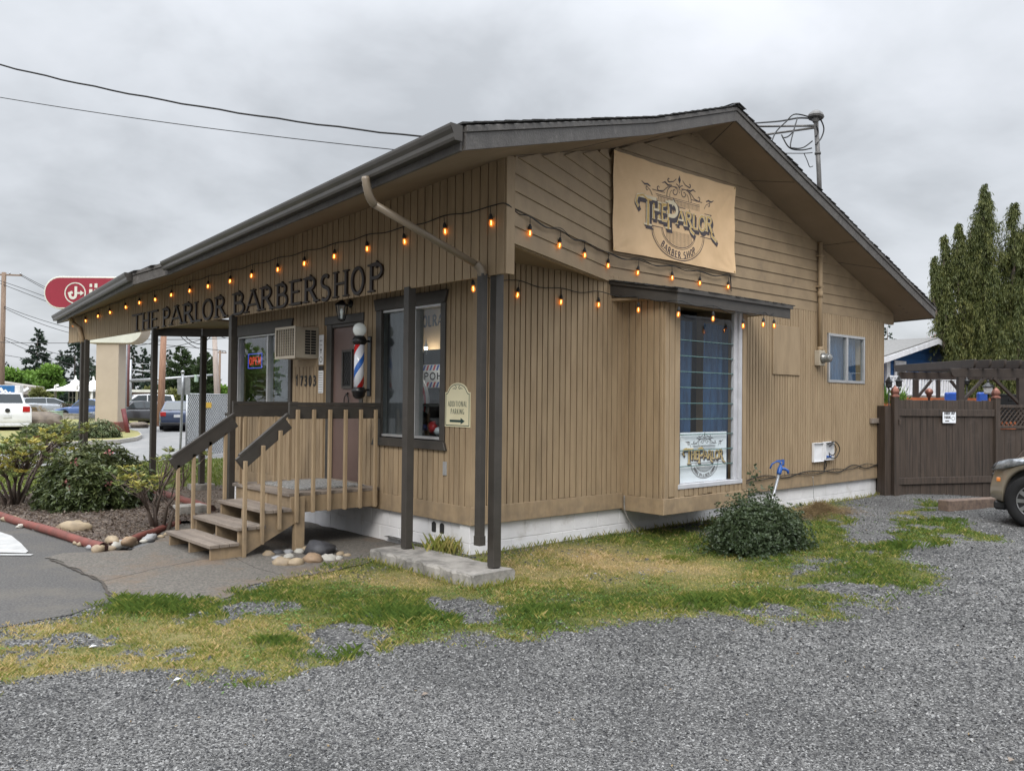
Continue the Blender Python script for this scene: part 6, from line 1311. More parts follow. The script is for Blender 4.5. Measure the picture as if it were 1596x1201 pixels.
def car(name,label,cat,loc,rz,paint,L,Wd,Hh,kind='sedan',r=.32,group=None,plate=True):
    """simple car: x forward, body lofted along its length"""
    t=thing(name,label,cat,loc,rz,group); hl=L/2; w=Wd/2
    if kind=='sedan': top=[(-hl,.55),(-hl+.04,.95),(-hl+.25,1.02),(-hl+.9,1.02),(-.4,.98),(.6,.98),(hl-.9,.90),(hl-.25,.78),(hl-.03,.62),(hl,.45)]; gh_=[(-hl+.55,1.0),(-.75,Hh-.03),(-.2,Hh),(.35,Hh-.04),(hl-1.35,.95)]
    elif kind=='suv': top=[(-hl,.60),(-hl+.03,1.10),(-hl+.12,1.16),(-.5,1.12),(.7,1.10),(hl-.95,1.06),(hl-.40,1.00),(hl-.13,.88),(hl-.03,.72),(hl,.50)]; gh_=[(-hl+.10,1.13),(-hl+.45,Hh-.06),(-.6,Hh),(.2,Hh-.03),(hl-1.25,1.07)]
    elif kind=='van': top=[(-hl,.6),(-hl+.03,1.05),(-hl+.1,1.08),(0,1.05),(hl-.9,1.0),(hl-.3,.85),(hl-.03,.65),(hl,.45)]; gh_=[(-hl+.08,1.06),(-hl+.3,Hh-.05),(-.5,Hh),(.5,Hh-.05),(hl-.75,1.0)]
    else: top=[(-hl,.62),(-hl+.02,1.28),(-hl+.06,1.30),(-.6,1.30),(.8,1.22),(hl-.5,1.18),(hl-.1,1.05),(hl,.6)]; gh_=[(-.55,1.28),(-.40,Hh-.04),(.0,Hh),(.6,Hh-.05),(1.15,1.22)]
    xs=np.array([p[0] for p in top]); zs=np.array([p[1] for p in top]); wx=hl-(.90 if kind!='pickup' else 1.0); WX=[wx,-hl+1.0]
    mb=MB(); carloft(mb,xs,zs,hl,w,WX,r*1.17,.24,fsq=.16 if kind!='pickup' else .03); body=mb.build('body',paint,t,local=True)
    # greenhouse
    mb=MB(); wb,wt=w*.93,w*.74; g=gh_; A=[]; 
    for x,z in g:
        k=(z-g[0][1])/(Hh-g[0][1]); k=max(0,min(1,k)); A.append((x,wb+(wt-wb)*k,z))
    n=len(A); vs=[(x,-y,z) for x,y,z in A]+[(x,y,z) for x,y,z in A]; mb.add(vs,[tuple(range(n)),tuple(range(n,2*n))[::-1]]+[(i,i+1,n+i+1,n+i) for i in range(n-1)]); ro=mb.build('roof',paint,t,local=True,bevel=.03,seg=2)
    mb=MB()
    for sg in (-1,1):
        c=np.mean(np.array([(x,z) for x,y,z in A]),0); P=[(x+(c[0]-x)*.12,z+(c[1]-z)*.20) for x,y,z in A]
        xm=(P[0][0]+P[-1][0])/2+.1
        def yy(z): k=max(0,min(1,(z-g[0][1])/(Hh-g[0][1]))); return (wb+(wt-wb)*k)*sg+sg*.012
        left_=[p for p in P if p[0]<xm-.05]; top_z=np.interp(xm,[p[0] for p in P],[p[1] for p in P]); bz=np.interp(xm,[P[0][0],P[-1][0]],[P[0][1],P[-1][1]])
        right_=[p for p in P if p[0]>xm+.05]
        for pol in (left_+[(xm-.04,top_z),(xm-.04,bz)],[(xm+.04,bz),(xm+.04,top_z)]+right_):
            mb.add([(x,yy(z),z) for x,z in pol],[tuple(range(len(pol)))])
    def endglass(a,b,o):
        (x0,y0,z0),(x1,y1,z1)=a,b; k0,k1=.10,.92; P=[]
        for k,sgn in ((k0,-1),(k0,1),(k1,1),(k1,-1)): P.append((x0+(x1-x0)*k+o,(y0+(y1-y0)*k)*.88*sgn,z0+(z1-z0)*k+.008))
        mb.add(P,[(0,1,2,3)])
    endglass(A[0],A[1],-.012); endglass(A[-1],A[-2],.012); mb.build('windows','car_glass',ro,local=True)
    for x in WX:
        mb=MB(); mb.lathe([(r*1.16,-w+.20),(r*1.16,w-.20)],(x,0,r),28,(0,1,0)); mb.build('wheel_liner','car_trim',body,local=True)
        for sy in (-1,1): wheel(t,x,sy*(w-.12),r,sy)
    mb=MB()
    for sy in (-1,1): mb.box(-hl-.012,sy*w*.62 if sy>0 else -w*.86,zs.max()*.68,-hl+.1,w*.86 if sy>0 else -w*.62,zs.max()*.92)
    for sy in (-1,1):
        m2=MB(); y0,y1=sorted((sy*w*.60,sy*w*.90)); m2.box(-hl-.010,y0,.72*zs.max(),-hl+.14,y1,.93*zs.max()); m2.build('tail_light','tail_red',t,local=True,bevel=.02)
        m2=MB(); y0,y1=sorted((sy*w*.52,sy*w*.84)); m2.box(hl-.28,y0,.62,hl-.01,y1,.76); m2.build('headlight','lamp_clear',t,local=True,bevel=.03)
    if plate: m2=MB(); m2.box(-hl-.02,-.16,.68,-hl+.02,.16,.82); m2.build('licence_plate','plate_white',t,local=True)
    m2=MB(); m2.box(-hl-.03,-w*.88,.28,-hl+.1,w*.88,.42); m2.build('bumper','car_trim' if kind!='pickup' else 'plate_white',t,local=True,bevel=.02)
    return t
# tan SUV at the right edge (heading away along +Y, left side towards the viewer)
def suv_tan():
    wp=at(1604,784,Z=.30); XW,YW=wp[0],wp[1]; w=.94; r=.375; hl=2.38; front=YW+.80
    # local frame: x forward (+Y world) -> rz=90deg ; local y left = -X world
    cx,cy=XW+w-.02+.17,front-hl-.15
    t=thing('parked_suv','tan parked car with silver alloy wheels cut off by the right edge of the photo','car',(cx,cy,-.07),math.pi/2)
    mb=MB(); carloft(mb,[-hl,-hl+.2,0,.75,hl-.9,hl-.5,hl-.25,hl-.12,hl-.04,hl],[1.0,1.14,1.13,1.12,1.06,1.00,.92,.85,.76,.60],hl,w,[hl-.66,-hl+.95],r*1.20,.30,fsq=.34,fpow=2.6,flen=.42); body=mb.build('body','paint_tan',t,local=True)
    for x in (hl-.66,-hl+.95):
        mb=MB(); mb.lathe([(r*1.19,-w+.24),(r*1.19,w-.24)],(x,0,r+.005),40,(0,1,0)); mb.build('wheel_liner','car_trim',body,local=True)
        wheel(t,x,w-.13,r,1,.235,10); wheel(t,x,-w+.13,r,-1,.235,10)
    wb,wt,Hh=w*.90,w*.70,1.70; A=[(-hl+.12,1.10),(-hl+.5,1.64),(-.7,1.70),(.3,1.67),(hl-1.35,1.06)]
    AA=[(x,wb+(wt-wb)*max(0,(z-1.06)/.64),z) for x,z in A]; k=len(AA); mb=MB(); mb.add([(x,-y,z) for x,y,z in AA]+[(x,y,z) for x,y,z in AA],[tuple(range(k)),tuple(range(k,2*k))[::-1]]+[(i,i+1,k+i+1,k+i) for i in range(k-1)]); ro=mb.build('roof','paint_tan',t,local=True,bevel=.05,seg=3)
    mb=MB(); 
    for sg in (-1,1):
        for pol in ([(-hl+.45,1.15),(-hl+.68,1.57),(-1.0,1.61),(-1.0,1.15)],[(-.93,1.15),(-.93,1.61),(-.1,1.60),(-.1,1.15)],[(-.03,1.15),(-.03,1.60),(.25,1.58),(.95,1.13)]): mb.add([(x,sg*(wb+(wt-wb)*max(0,(z-1.06)/.64)+.012),z) for x,z in pol],[(0,1,2,3)])
    mb.add([(hl-1.32,-.78,1.11),(hl-1.32,.78,1.11),(.38,.64,1.63),(.38,-.64,1.63)],[(0,1,2,3)]); mb.build('windows','car_glass',ro,local=True)
    # headlights wrapping the corner
    for sg in (1,-1):
        mb=MB(); 
        P=[]; 
        for x,z0,z1,yo in ((hl-.62,.915,.945,.915),(hl-.45,.87,.95,.895),(hl-.28,.82,.93,.855),(hl-.13,.79,.88,.78),(hl-.04,.78,.84,.68)): P.append((x,sg*yo*w/.94*1.005,z0)); P.append((x-.03,sg*(yo-.05)*w/.94*1.005,z1+.015))
        mb.cs=True; mb.add(P,[(2*i,2*i+2,2*i+3,2*i+1) for i in range(4)]); 
        o=mb.build('headlight','lamp_clear',t,local=True); so_=o.modifiers.new('t','SOLIDIFY'); so_.thickness=.03; so_.offset=0
        mb=MB(); x=hl-.175; mb.box(x-.03,sg*w*.885-.02,.62,x+.02,sg*w*.885+.02,.68); mb.build('side_marker','amber',t,local=True,bevel=.008)
    mb=MB(); mb.box(hl-.06,-.55,.50,hl+.012,.55,.72); mb.build('grille','car_trim',t,local=True,bevel=.02); mb=MB(); mb.box(hl-.24,-w*.74,.20,hl-.06,w*.74,.335); mb.build('lower_valance','car_trim',t,local=True,bevel=.03)
    mb=MB()
    for sg in (1,-1): mb.box(-.95,sg*(w+.004)-.003,.34,-.94,sg*(w+.004)+.003,1.08); mb.box(.10,sg*(w+.004)-.003,.34,.108,sg*(w+.004)+.003,1.08)
    mb.build('door_seam','car_trim',body,local=True)
    mb=MB()
    for sg in (1,-1):
        for x in (-.75,.32): mb.box(x-.1,sg*(w+.015)-.012,.93,x+.1,sg*(w+.015)+.012,.96)
    mb.build('door_handle','paint_tan',body,local=True,bevel=.006)
suv_tan()
# ================================================================ LEFT BACKGROUND
def lthing(name,label,cat,px,D,group=None,rz=RZ,z=-.07):
    f=FRm(px,D); t=thing(name,label,cat,(f.loc[0],f.loc[1],z),rz,group); f.dz=z; return f,t
def zl(f,y,px=None): return f.z(y,px)-f.dz
# pylon sign
f,t=lthing('pylon_sign','tall beige pylon sign carrying a red pill shaped panel and a cream lower panel','pylon sign',168,38)
pmat('pylon_beige',(.42,.35,.27),(.38,.315,.24),scale=1.2,rough=.55,dirt=(.30,.22,.15),dscale=.8,dpos=.7); pmat('pylon_red',(.26,.018,.035),(.23,.016,.03),scale=1,rough=.35); pmat('panel_cream',(.60,.60,.52),(.52,.52,.45),scale=2,rough=.4)
x0,x1=f.x(149),f.x(184); mb=MB(); mb.box(x0,0,.5,x1,.75,zl(f,534)); mb.box(x0+.003,.003,zl(f,577)-.006,x1+.002,.752,zl(f,577)+.006); mb.build('post','pylon_beige',t,local=True,bevel=.02)
mb=MB(); mb.box(x0-.05,-.03,-.1,x1+.08,.8,.55); mb.build('base','timber_red',t,local=True,bevel=.02)
def pill(cx,cz,hwid,hh,n=14): return [(cx+hwid-hh+hh*math.cos(a),cz+hh*math.sin(a)) for a in np.linspace(-math.pi/2,math.pi/2,n)]+[(cx-hwid+hh+hh*math.cos(a),cz+hh*math.sin(a)) for a in np.linspace(math.pi/2,3*math.pi/2,n)]
cz=(zl(f,432)+zl(f,481))/2; hh=(zl(f,432)-zl(f,481))/2+.03; hwid=f.x(270)-0; 
mb=MB(); mb.prism(pill(0,cz,hwid,hh),(0,-.05,0),(1,0,0),(0,0,1),(0,1,0),.8); up=mb.build('upper_panel','panel_cream',t,local=True,bevel=.02)
mb=MB(); mb.prism(pill(0,cz,hwid-.07,hh-.07),(0,-.056,0),(1,0,0),(0,0,1),(0,1,0),.01); mb.build('red_face','pylon_red',up,local=True)
mb=MB(); ex=f.x(115.5); ez=zl(f,457); er=.46; ribbon(mb,[(er*math.cos(a),er*math.sin(a)) for a in np.linspace(0,2*math.pi,33)[:-1]]+[(er,0)],.05,(ex,-.057,ez),(1,0,0),(0,0,1),(0,-1,0),.012)
ribbon(mb,[(.03,.30),(.03,-.08)]+arc(-.10,-.10,.13,.13,0,-150,8)+[(-.26,-.02),(-.12,.04)],.12,(ex,-.057,ez),(1,0,0),(0,0,1),(0,-1,0),.014); ribbon(mb,[(.09,.0),(.26,.0)],.08,(ex,-.057,ez),(1,0,0),(0,0,1),(0,-1,0),.016); mb.prism([(.24,.12),(.40,0),(.24,-.12)],(ex,-.057,ez),(1,0,0),(0,0,1),(0,-1,0),.018)
mb.build('emblem','panel_cream',up,local=True)
mb=MB(); glyph(mb,'j',(f.x(137)-.12,-.057,zl(f,468)),(1,0,0),(0,0,1),(0,-1,0),.72,.17,.012); glyph(mb,'i',(f.x(147.5)-.1,-.057,zl(f,468)),(1,0,0),(0,0,1),(0,-1,0),.72,.17,.012); mb.build('lettering','panel_cream',up,local=True)
cz=(zl(f,489)+zl(f,535))/2; hh=(zl(f,489)-zl(f,535))/2; mb=MB(); mb.prism(pill(0,cz,f.x(222),hh),(0,-.1,0),(1,0,0),(0,0,1),(0,1,0),.9); lo_=mb.build('lower_panel','pylon_beige',t,local=True,bevel=.03); mb=MB(); mb.prism(pill(0,cz,f.x(222)-.03,hh-.03),(0,-.106,0),(1,0,0),(0,0,1),(0,1,0),.01); mb.build('panel_face','panel_cream',lo_,local=True)
# bollard
p=at(202,677,Z=-.07); f,t=lthing('bollard','leaning dark red steel bollard beside the kerb and pylon','bollard',202,37.5)
pmat('bollard_red',(.14,.022,.025),(.10,.018,.02),scale=6,rough=.6); mb=MB(); mb.tube([(0,0,-.1),(f.x(192.5)*.98,0,zl(f,637))],.10,14); mb.build('post','bollard_red',t,local=True)
# blue sign
f,t=lthing('roadside_sign','blue and white roadside sign with white mountain outline and letters ending in TON','sign',10,46)
pmat('sign_blue',(.02,.13,.34),rough=.4)
mb=MB(); mb.box(f.x(-45),0,zl(f,640),f.x(31),.35,zl(f,600)); mb.build('cabinet','trim_white',t,local=True,bevel=.01); mb=MB(); mb.box(f.x(-44),-.01,zl(f,623.5),f.x(23),-.001,zl(f,600.4)); mb.build('blue_face','sign_blue',t,local=True)
mb=MB(); P=[(f.x(a),zl(f,b)) for a,b in ((-30,612),(-20,606),(-12,611),(-4,607),(2,605),(6,610),(9,608),(13,613),(16,611),(19,614))]; ribbon(mb,P,.09,(0,-.012,0),(1,0,0),(0,0,1),(0,-1,0),.004); ribbon(mb,[(f.x(0),zl(f,607)),(f.x(3),zl(f,608.5)),(f.x(5),zl(f,612))],.10,(0,-.012,0),(1,0,0),(0,0,1),(0,-1,0),.006); text(mb,'TON',(f.x(.5),-.012,zl(f,622.5)),(1,0,0),(0,0,1),(0,-1,0),zl(f,616)-zl(f,622.5),f.x(20)-f.x(.5),.22,.004); mb.build('print','ink_white',t,local=True)
# low buildings
pmat('far_beige',(.27,.245,.215),(.24,.22,.19),scale=.8,rough=.8)
f,t=lthing('retail_building','low beige building with flat roof and sloping parapet at the far left','building',20,85)
mb=MB(); mb.prism([(f.x(-70),zl(f,585)),(f.x(53),zl(f,602)),(f.x(53),zl(f,614)),(f.x(-70),zl(f,614))],(0,-.6,0),(1,0,0),(0,0,1),(0,1,0),2.5); mb.build('roof','far_beige',t,local=True); mb=MB(); mb.box(f.x(-70),0,-.1,f.x(43),1.8,zl(f,614)); mb.build('wall','far_beige',t,local=True); mb=MB(); ribbon(mb,[(f.x(31),zl(f,607)),(f.x(38),zl(f,605)),(f.x(44),zl(f,608)),(f.x(50),zl(f,604))],.28,(0,-.61,0),(1,0,0),(0,0,1),(0,-1,0),.05); mb.build('sign_lettering','ink_white',t,local=True); mb=MB(); mb.box(f.x(-60),-.05,.8,f.x(40),0,zl(f,618)); mb.build('window','car_glass',t,local=True)
f,t=lthing('retail_building','long low brown shop building far behind the parked cars','building',225,110)
pmat('far_brick',(.24,.18,.14),(.2,.15,.12),scale=.6,rough=.9); mb=MB(); mb.box(f.x(150),0,-.1,f.x(262),3,zl(f,611)); mb.build('wall','far_brick',t,local=True); mb=MB(); mb.box(f.x(148),-.4,zl(f,611),f.x(264),3.4,zl(f,607)); mb.build('roof','panel_cream',t,local=True); mb=MB(); [mb.box(f.x(155+i*14),-.06,.4,f.x(164+i*14),0,zl(f,615)) for i in range(7)]; mb.build('window','car_glass',t,local=True)
# tent pavilion
f,t=lthing('tent_pavilion','white peaked tent canopy over a glazed drive through kiosk','pavilion',115,82)
pmat('tent_white',(.70,.69,.66),(.62,.61,.58),scale=1,rough=.6)
mb=MB()
for i,px in enumerate((101,105,109)):
    x,y=f.x(px),2+i*1.3; mb.lathe([(.06,zl(f,584)),(.10,zl(f,590)),(.35,zl(f,592.5)),(.5,zl(f,597)),(1.1,zl(f,602)),(2.3,zl(f,607)),(3.6+.3*i,zl(f,609.5))],(x,y,0),20)
mb.prism([(f.x(87),zl(f,609.5)),(f.x(145),zl(f,609.5)),(f.x(145),zl(f,606)),(f.x(126),zl(f,607))],(0,.2,0),(1,0,0),(0,0,1),(0,1,0),6)
mb.build('canopy','tent_white',t,local=True)
mb=MB(); 
for px,y in ((86.5,0),(120,0),(94,4),(132,3),(143,0)):
    mb=MB(); mb.tube([(f.x(px),y,-.1),(f.x(px),y,zl(f,601))]+([(f.x(px+6),-.3,zl(f,600.5))] if px in (86.5,120) else []),.13,8); mb.build('post','tent_white',t,local=True)
mb=MB(); mb.box(f.x(95),1.5,-.1,f.x(140),5,zl(f,610)); mb.build('kiosk_glass','car_glass',t,local=True); mb=MB(); [mb.box(f.x(px),1.4,-.1,f.x(px+1.0),1.5,zl(f,610)) for px in (95,101,107,114,121,128,135)]; mb.box(f.x(95),1.4,zl(f,620),f.x(140),1.49,zl(f,619)); mb.build('kiosk_frame','tent_white',t,local=True)
# utility cabinets, blocks, boulders
f,t=lthing('utility_cabinet','pale green utility cabinet with slanted side beside the big boulder','utility box',83,50); pmat('cabinet_green',(.35,.45,.36),(.3,.39,.31),scale=2,rough=.5)
mb=MB(); mb.box(f.x(75),0,-.1,f.x(91),.6,zl(f,641)); mb.build('cabinet','cabinet_green',t,local=True,bevel=.03); mb=MB(); mb.box(f.x(74.5),-.03,zl(f,641),f.x(91.5),.63,zl(f,640)); mb.build('lid','cabinet_green',t,local=True)
f,t=lthing('concrete_wall','short pale concrete wall behind the green cabinet','wall',105,58); mb=MB(); mb.box(f.x(90),0,-.1,f.x(140),.3,zl(f,645)); mb.box(f.x(90),-.05,zl(f,645),f.x(140),.35,zl(f,644)); mb.build('wall','concrete_old',t,local=True)
def boulder(px,y,rx,rz_,lab,D,seed): 
    f=FRm(px,D); mb=MB(); mb.ell((0,0,rz_*.6),(rx,rx*.7,rz_),0,16,10,.16,seed); o=mb.build('boulder','dirt_gray'); o.location=(f.loc[0],f.loc[1],-.1); o.rotation_euler=(0,0,RZ); tag(o,lab,'boulder','boulders on the grass')
pmat('dirt_gray',(.17,.14,.11),(.11,.09,.075),scale=3,rough=.95,bump=.05,bscale=6); MATS['rock_brown2']=MATS['dirt_gray']
boulder(64,650,1.15,.55,'large grey brown boulder left of the green utility cabinet',44,3); boulder(216,655,.62,.20,'low boulder in front of the black sedan wheel',47,4)
f=FRm(50,48); shrub('bare_shrub','leafless grey brown shrub behind the large boulder',(f.loc[0],f.loc[1],-.07),(1.1,.8),1.15,31,'dead_grass',420,.22,.03,stems=14,whorl=3)
# cars
LOS=lambda px: YAW+math.atan((798-px)/FPX)
def place(px,D): f=FRm(px,D); return (f.loc[0],f.loc[1],-.07)
car('pickup_truck','white pickup truck seen from behind at the far left edge','pickup truck',place(5,40.5),LOS(5)+R_(4),'paint_white',5.4,2.0,1.85,'pickup',r=.38)
mb=None
t=[o for o in bpy.data.objects if o.name.startswith('pickup_truck')][0]; mb=MB(); mb.lathe([(.10,0),(.10,.012)],(-2.71,0,1.02),20,(-1,0,0)); mb.build('emblem','ink_black',t,local=True)
car('black_sedan','black sedan parked behind the pylon and low boulder','car',place(208,51),LOS(208)+R_(118),'paint_black',4.7,1.8,1.45,'sedan',r=.33,plate=False)
car('blue_sedan','dark navy sedan seen from behind next to the chain link fence','car',place(281,44.5),LOS(281)+R_(-3),'paint_navy',4.5,1.78,1.50,'sedan',r=.33)
car('silver_minivan','silver minivan parked by the hedge left of the tent','car',place(73,72),LOS(73)-R_(72),'paint_silver',4.6,1.8,1.55,'van',r=.33)
car('white_van','white van mostly hidden behind the black sedan','van',place(222,64),LOS(222)+R_(98),'paint_white',4.8,1.9,1.9,'van',r=.35)
car('red_car','dark red car partly hidden behind the porch post and navy sedan','car',place(247,54),LOS(247)-R_(12),'paint_red',4.4,1.75,1.4,'sedan')
car('blue_car','blue car glimpsed between the porch post and the pylon','car',place(139,60),LOS(139)+R_(60),'paint_blue',4.4,1.75,1.5,'sedan')
# poles
pmat('maroon_steel',(.12,.04,.04),rough=.5)
def upole(name,label,px0,y0,px1,y1,D,r,mat,group='utility poles along the street',arm=None):
    f=FRm(px1,D); t=thing(name,label,'utility pole' if 'utility' in name else 'pole',f.loc,RZ,group); mb=MB(); mb.tube([(0,0,-.3),(f.x(px0),0,f.z(y0))],[r*1.1,r*.85],10); mb.build('pole',mat,t,local=True)
    if arm: 
        mb=MB()
        for (a,b,c,d) in arm: mb.beam((f.x(a),0,f.z(b)),(f.x(c),0,f.z(d)),.10,.12)
        mb.build('crossarm',mat,t,local=True)
        mb=MB()
        for (a,b,c,d) in arm:
            for k in (.05,.35,.65,.95): x=f.x(a+(c-a)*k); z=f.z(b+(d-b)*k); mb.lathe([(.04,.05),(.07,.12),(.05,.2),(.02,.24)],(x,0,z),8)
        mb.build('insulator','galv',t,local=True)
    return t,f
upole('utility_pole','weathered utility pole with a crossarm at the left edge',2.5,424,2.5,640,66,.20,'pole_wood',arm=[(-24,427,31,428.5)])
upole('utility_pole','reddish brown utility pole standing behind the second porch post',254.5,490,250.5,645,50,.19,'pole_orange')
upole('utility_pole','pale leaning utility pole near the chain link fence',332,505,341,640,60,.19,'pole_pale')
upole('utility_pole','thin distant utility pole right of the leaning one',342,546,341.5,640,95,.14,'pole_wood',arm=[(334,549,352,549.5)])
upole('light_pole','tall slim pale steel pole right of the pylon',195,500,195,645,47,.10,'galv',group='slim poles beside the pylon')
upole('light_pole','slim maroon steel pole right behind the pale one',199.5,500,199.5,645,50,.09,'maroon_steel',group='slim poles beside the pylon')
f,t=lthing('traffic_signal','grey steel traffic signal mast with a long arm across the street','traffic signal',203,62,z=0); 
mb=MB(); mb.tube([(0,0,-.1),(0,0,f.z(560))],[.14,.09],10); mb.build('pole','galv',t,local=True); mb=MB(); mb.tube([(0,0,f.z(593)),(f.x(250),0,f.z(590)),(f.x(331),0,f.z(582.5))],[.13,.10,.06],8); mb.tube([(0,0,f.z(575.5)),(f.x(232),0,f.z(579))],.05,6); mb.tube([(0,0,f.z(566)),(f.x(235),0,f.z(567))],.02,5); mb.tube([(0,0,f.z(590)),(f.x(210),0,f.z(577))],.04,5); mb.build('arm','galv',t,local=True); mb=MB(); mb.box(f.x(317),-.2,f.z(590),f.x(321),.2,f.z(581.5)); mb.build('signal_head','panel_cream',t,local=True,bevel=.03); mb=MB(); mb.box(f.x(304),-.2,f.z(594),f.x(307.5),.2,f.z(583)); mb.build('signal_head','cabinet_green',t,local=True,bevel=.03)
# sign post seen from behind
f,t=lthing('street_sign','back of a rounded grey street sign on a steel post beside the chain link fence','sign',284,22.6)
mb=MB(); mb.tube([(f.x(281.5),0,-.1),(f.x(283),0,zl(f,690)),(f.x(284.5),0,zl(f,610)),(f.x(284.5),0,zl(f,581))],.033,10); mb.lathe([(.05,0),(.05,.04),(.02,.07)],(f.x(284.5),0,zl(f,581)),10); mb.build('post','galv',t,local=True)
mb=MB(); x0,x1,z0,z1=f.x(275.5),f.x(295.5),zl(f,615),zl(f,588); c=.04; mb.prism([(x0+c,z0),(x1-c,z0),(x1,z0+c),(x1,z1-c),(x1-c,z1),(x0+c,z1),(x0,z1-c),(x0,z0+c)],(0,.035,0),(1,0,0),(0,0,1),(0,1,0),.01); mb.build('sign_plate','galv',t,local=True)
# chain link with slats
A=np.array(at(290,713,Z=-.07)); Bq=np.array(at(349,705,Z=-.07)); d=(Bq-A); d/=np.linalg.norm(d); Ln=5.5; nn=np.array([d[1],-d[0],0]); Hf=1.80
t=thing('slatted_fence','chain link fence filled with pale grey slats and a yellow tag','fence',tuple(A)); pmat('slat_grey',(.74,.75,.76),(.64,.65,.66),scale=3,rough=.5)
mb=MB(); u=0
while u<Ln:
    o=A+d*(u+.004); mb.obox(o,d*.066,(0,0,Hf),nn*.006); u+=.075
mb.build('slats','slat_grey',t)
mb=MB(); k=-Hf
while k<Ln:
    for sg in (1,-1):
        a0=k if sg>0 else k+Hf; a1=k+Hf if sg>0 else k; z0,z1=0.,Hf; P=[]
        for q in np.linspace(0,1,25):
            uu=a0+(a1-a0)*q
            if 0<=uu<=Ln: P.append(A+d*uu+nn*(.012+.003*sg)+np.array([0,0,z0+(z1-z0)*q]))
        if len(P)>1: mb.tube([tuple(P[0]),tuple(P[-1])],.0075,4,cap=False)
    k+=.115
pmat('wire_dark',(.10,.11,.12),rough=.5); mb.build('chain_link','wire_dark',t)
mb=MB(); mb.tube([tuple(A+np.array([0,0,0])),tuple(A+np.array([0,0,Hf+.04]))],.03,8); mb.tube([tuple(A+np.array([0,0,Hf])),tuple(A+d*Ln+np.array([0,0,Hf]))],.02,8); mb.tube([tuple(A+d*2.6),tuple(A+d*2.6+np.array([0,0,Hf]))],.025,8); mb.build('fence_post','galv',t)
pmat('tag_yellow',(.75,.45,.04),rough=.5); o=A+d*1.0+nn*.03; mb=MB(); mb.obox((o[0],o[1],1.33),d*.42,(0,0,.16),nn*.01); mb.build('tag','tag_yellow',t)
# overhead wires at the left
WR=[((32,427),(52,438),(170,488),66),((32,429),(75,453),(170,498),66),((-4,436),(40,451),(170,503),66),((-4,440),(40,457),(170,508),66),((3,476),(60,497),(150,520),66),((3,478),(60,503),(150,528),66),((3,524),(60,543),(150,564),66),((3,527),(60,552),(175,580),66),((-30,532),(70,534.5),(175,533),62),((-20,549),(25,556),(120,574),70),((200,519),(270,519.5),(352,514),52),((200,528),(265,529),(352,527),53),((195,534),(280,539.5),(352,547),58),((252,543),(285,537),(334,521),60),((283,508),(294.5,529.5),(310,536),40),((310,536),(320,532),(333,512),42),((273,511),(289,531),(310,543),45),((334,520),(344,524.5),(360,528),66),((180,541),(215,538.5),(254,530),60)]
WHERE=['topmost thin wire from the crossarm end to the red panel','second thin wire from the crossarm end to the red panel','third wire passing left of the red panel','fourth wire passing left of the red panel','wire sloping down behind the gutter end','thicker wire just below it sloping behind the gutter end','wire falling across the big fir','lowest thick wire in front of the dark firs','level wire passing behind the big fir top','faint wire low across the dark firs','upper level wire between the porch posts','middle level wire between the porch posts','wire falling gently right between the porch posts','wire rising right to the leaning pole','heavy wire drooping from the porch ceiling line','end of the heavy drooping wire reaching the leaning pole','thin drooping wire beside the heavy one','short wire right of the leaning pole','low wire between the pylon and the brown pole']
for (a,m_,b,D),w_ in zip(WR,WHERE): overhead(at(*a,D=D),at(*m_,D=D),at(*b,D=D),.022,w_,'street wires at the left',n=14)
# trees
CF=[(57,512,29,150,40,'broad dark fir with open top standing left of the porch end post'),(8,563,14,170,22,'small dark fir behind the left utility pole'),(92,545,13,170,24,'slim fir between the big fir and the porch end post'),(116,519,36,150,44,'wide tall fir directly behind the porch end post'),(142,556,18,170,24,'fir visible just right of the porch end post'),(207,536,15,165,28,'fir just right of the maroon pole'),(222,541,13,170,26,'slender fir left of the second porch post'),(234,552,14,160,24,'fir hidden by the second porch post'),(190,552,14,175,22,'dark fir behind the slim poles'),(262,543,15,165,24,'fir top right of the brown utility pole')]
for i,(px,y,hw_,D,nb,lb) in enumerate(CF):
    f=FRm(px,D); conifer('fir_tree',lb,f.loc,f.z(y),hw_*f.s,100+i,nb=int(nb*1.5),group='firs across the street',dens=30,leaf=.6 if D>140 else .5,droop=.25,pw=.75,irr=.38)
for i,(px,y,hw_,D,lb) in enumerate([(281,540,29,120,'broad dark green cypress between the porch posts'),(318,548,24,118,'dark cypress right of the third porch post'),(305,560,20,125,'cypress filling the gap behind the third porch post'),(332,556,12,130,'cypress beside the leaning pole'),(155,575,14,130,'cypress behind the pylon')]):
    f=FRm(px,D); conifer('cypress_tree',lb,f.loc,f.z(y),hw_*f.s,140+i,nb=130,mat='thuja_leaf',group='cypresses across the street',dens=30,leaf=.5,droop=-.2,pw=.55,irr=.2)
for i,(px,y,hw_,D,m_,lb) in enumerate([(16,580,17,105,'spring_leaf','bright green tree above the low beige building'),(42,586,18,108,'spring_leaf','bright green tree in the gap below the big fir'),(77,577,19,100,'spring_leaf','bright green leafy tree left of the tent peaks'),(30,590,14,112,'spring_leaf','small bright green tree behind the beige roof'),(62,612,14,80,'olive_leaf','olive brown shrub tree above the silver minivan'),(263,613,13,75,'olive_leaf','yellow green bush above the navy sedan'),(350,606,9,100,'spring_leaf','small green tree at the end of the slatted fence'),(230,610,10,120,'olive_leaf','low olive tree behind the white van')]):
    f=FRm(px,D); blobtree('leafy_tree',lb,f.loc,f.z(y)*1.12,hw_*f.s*1.3,200+i,m_,n=2800,leaf=.5*D/100,group='leafy trees across the street',z0=.12)
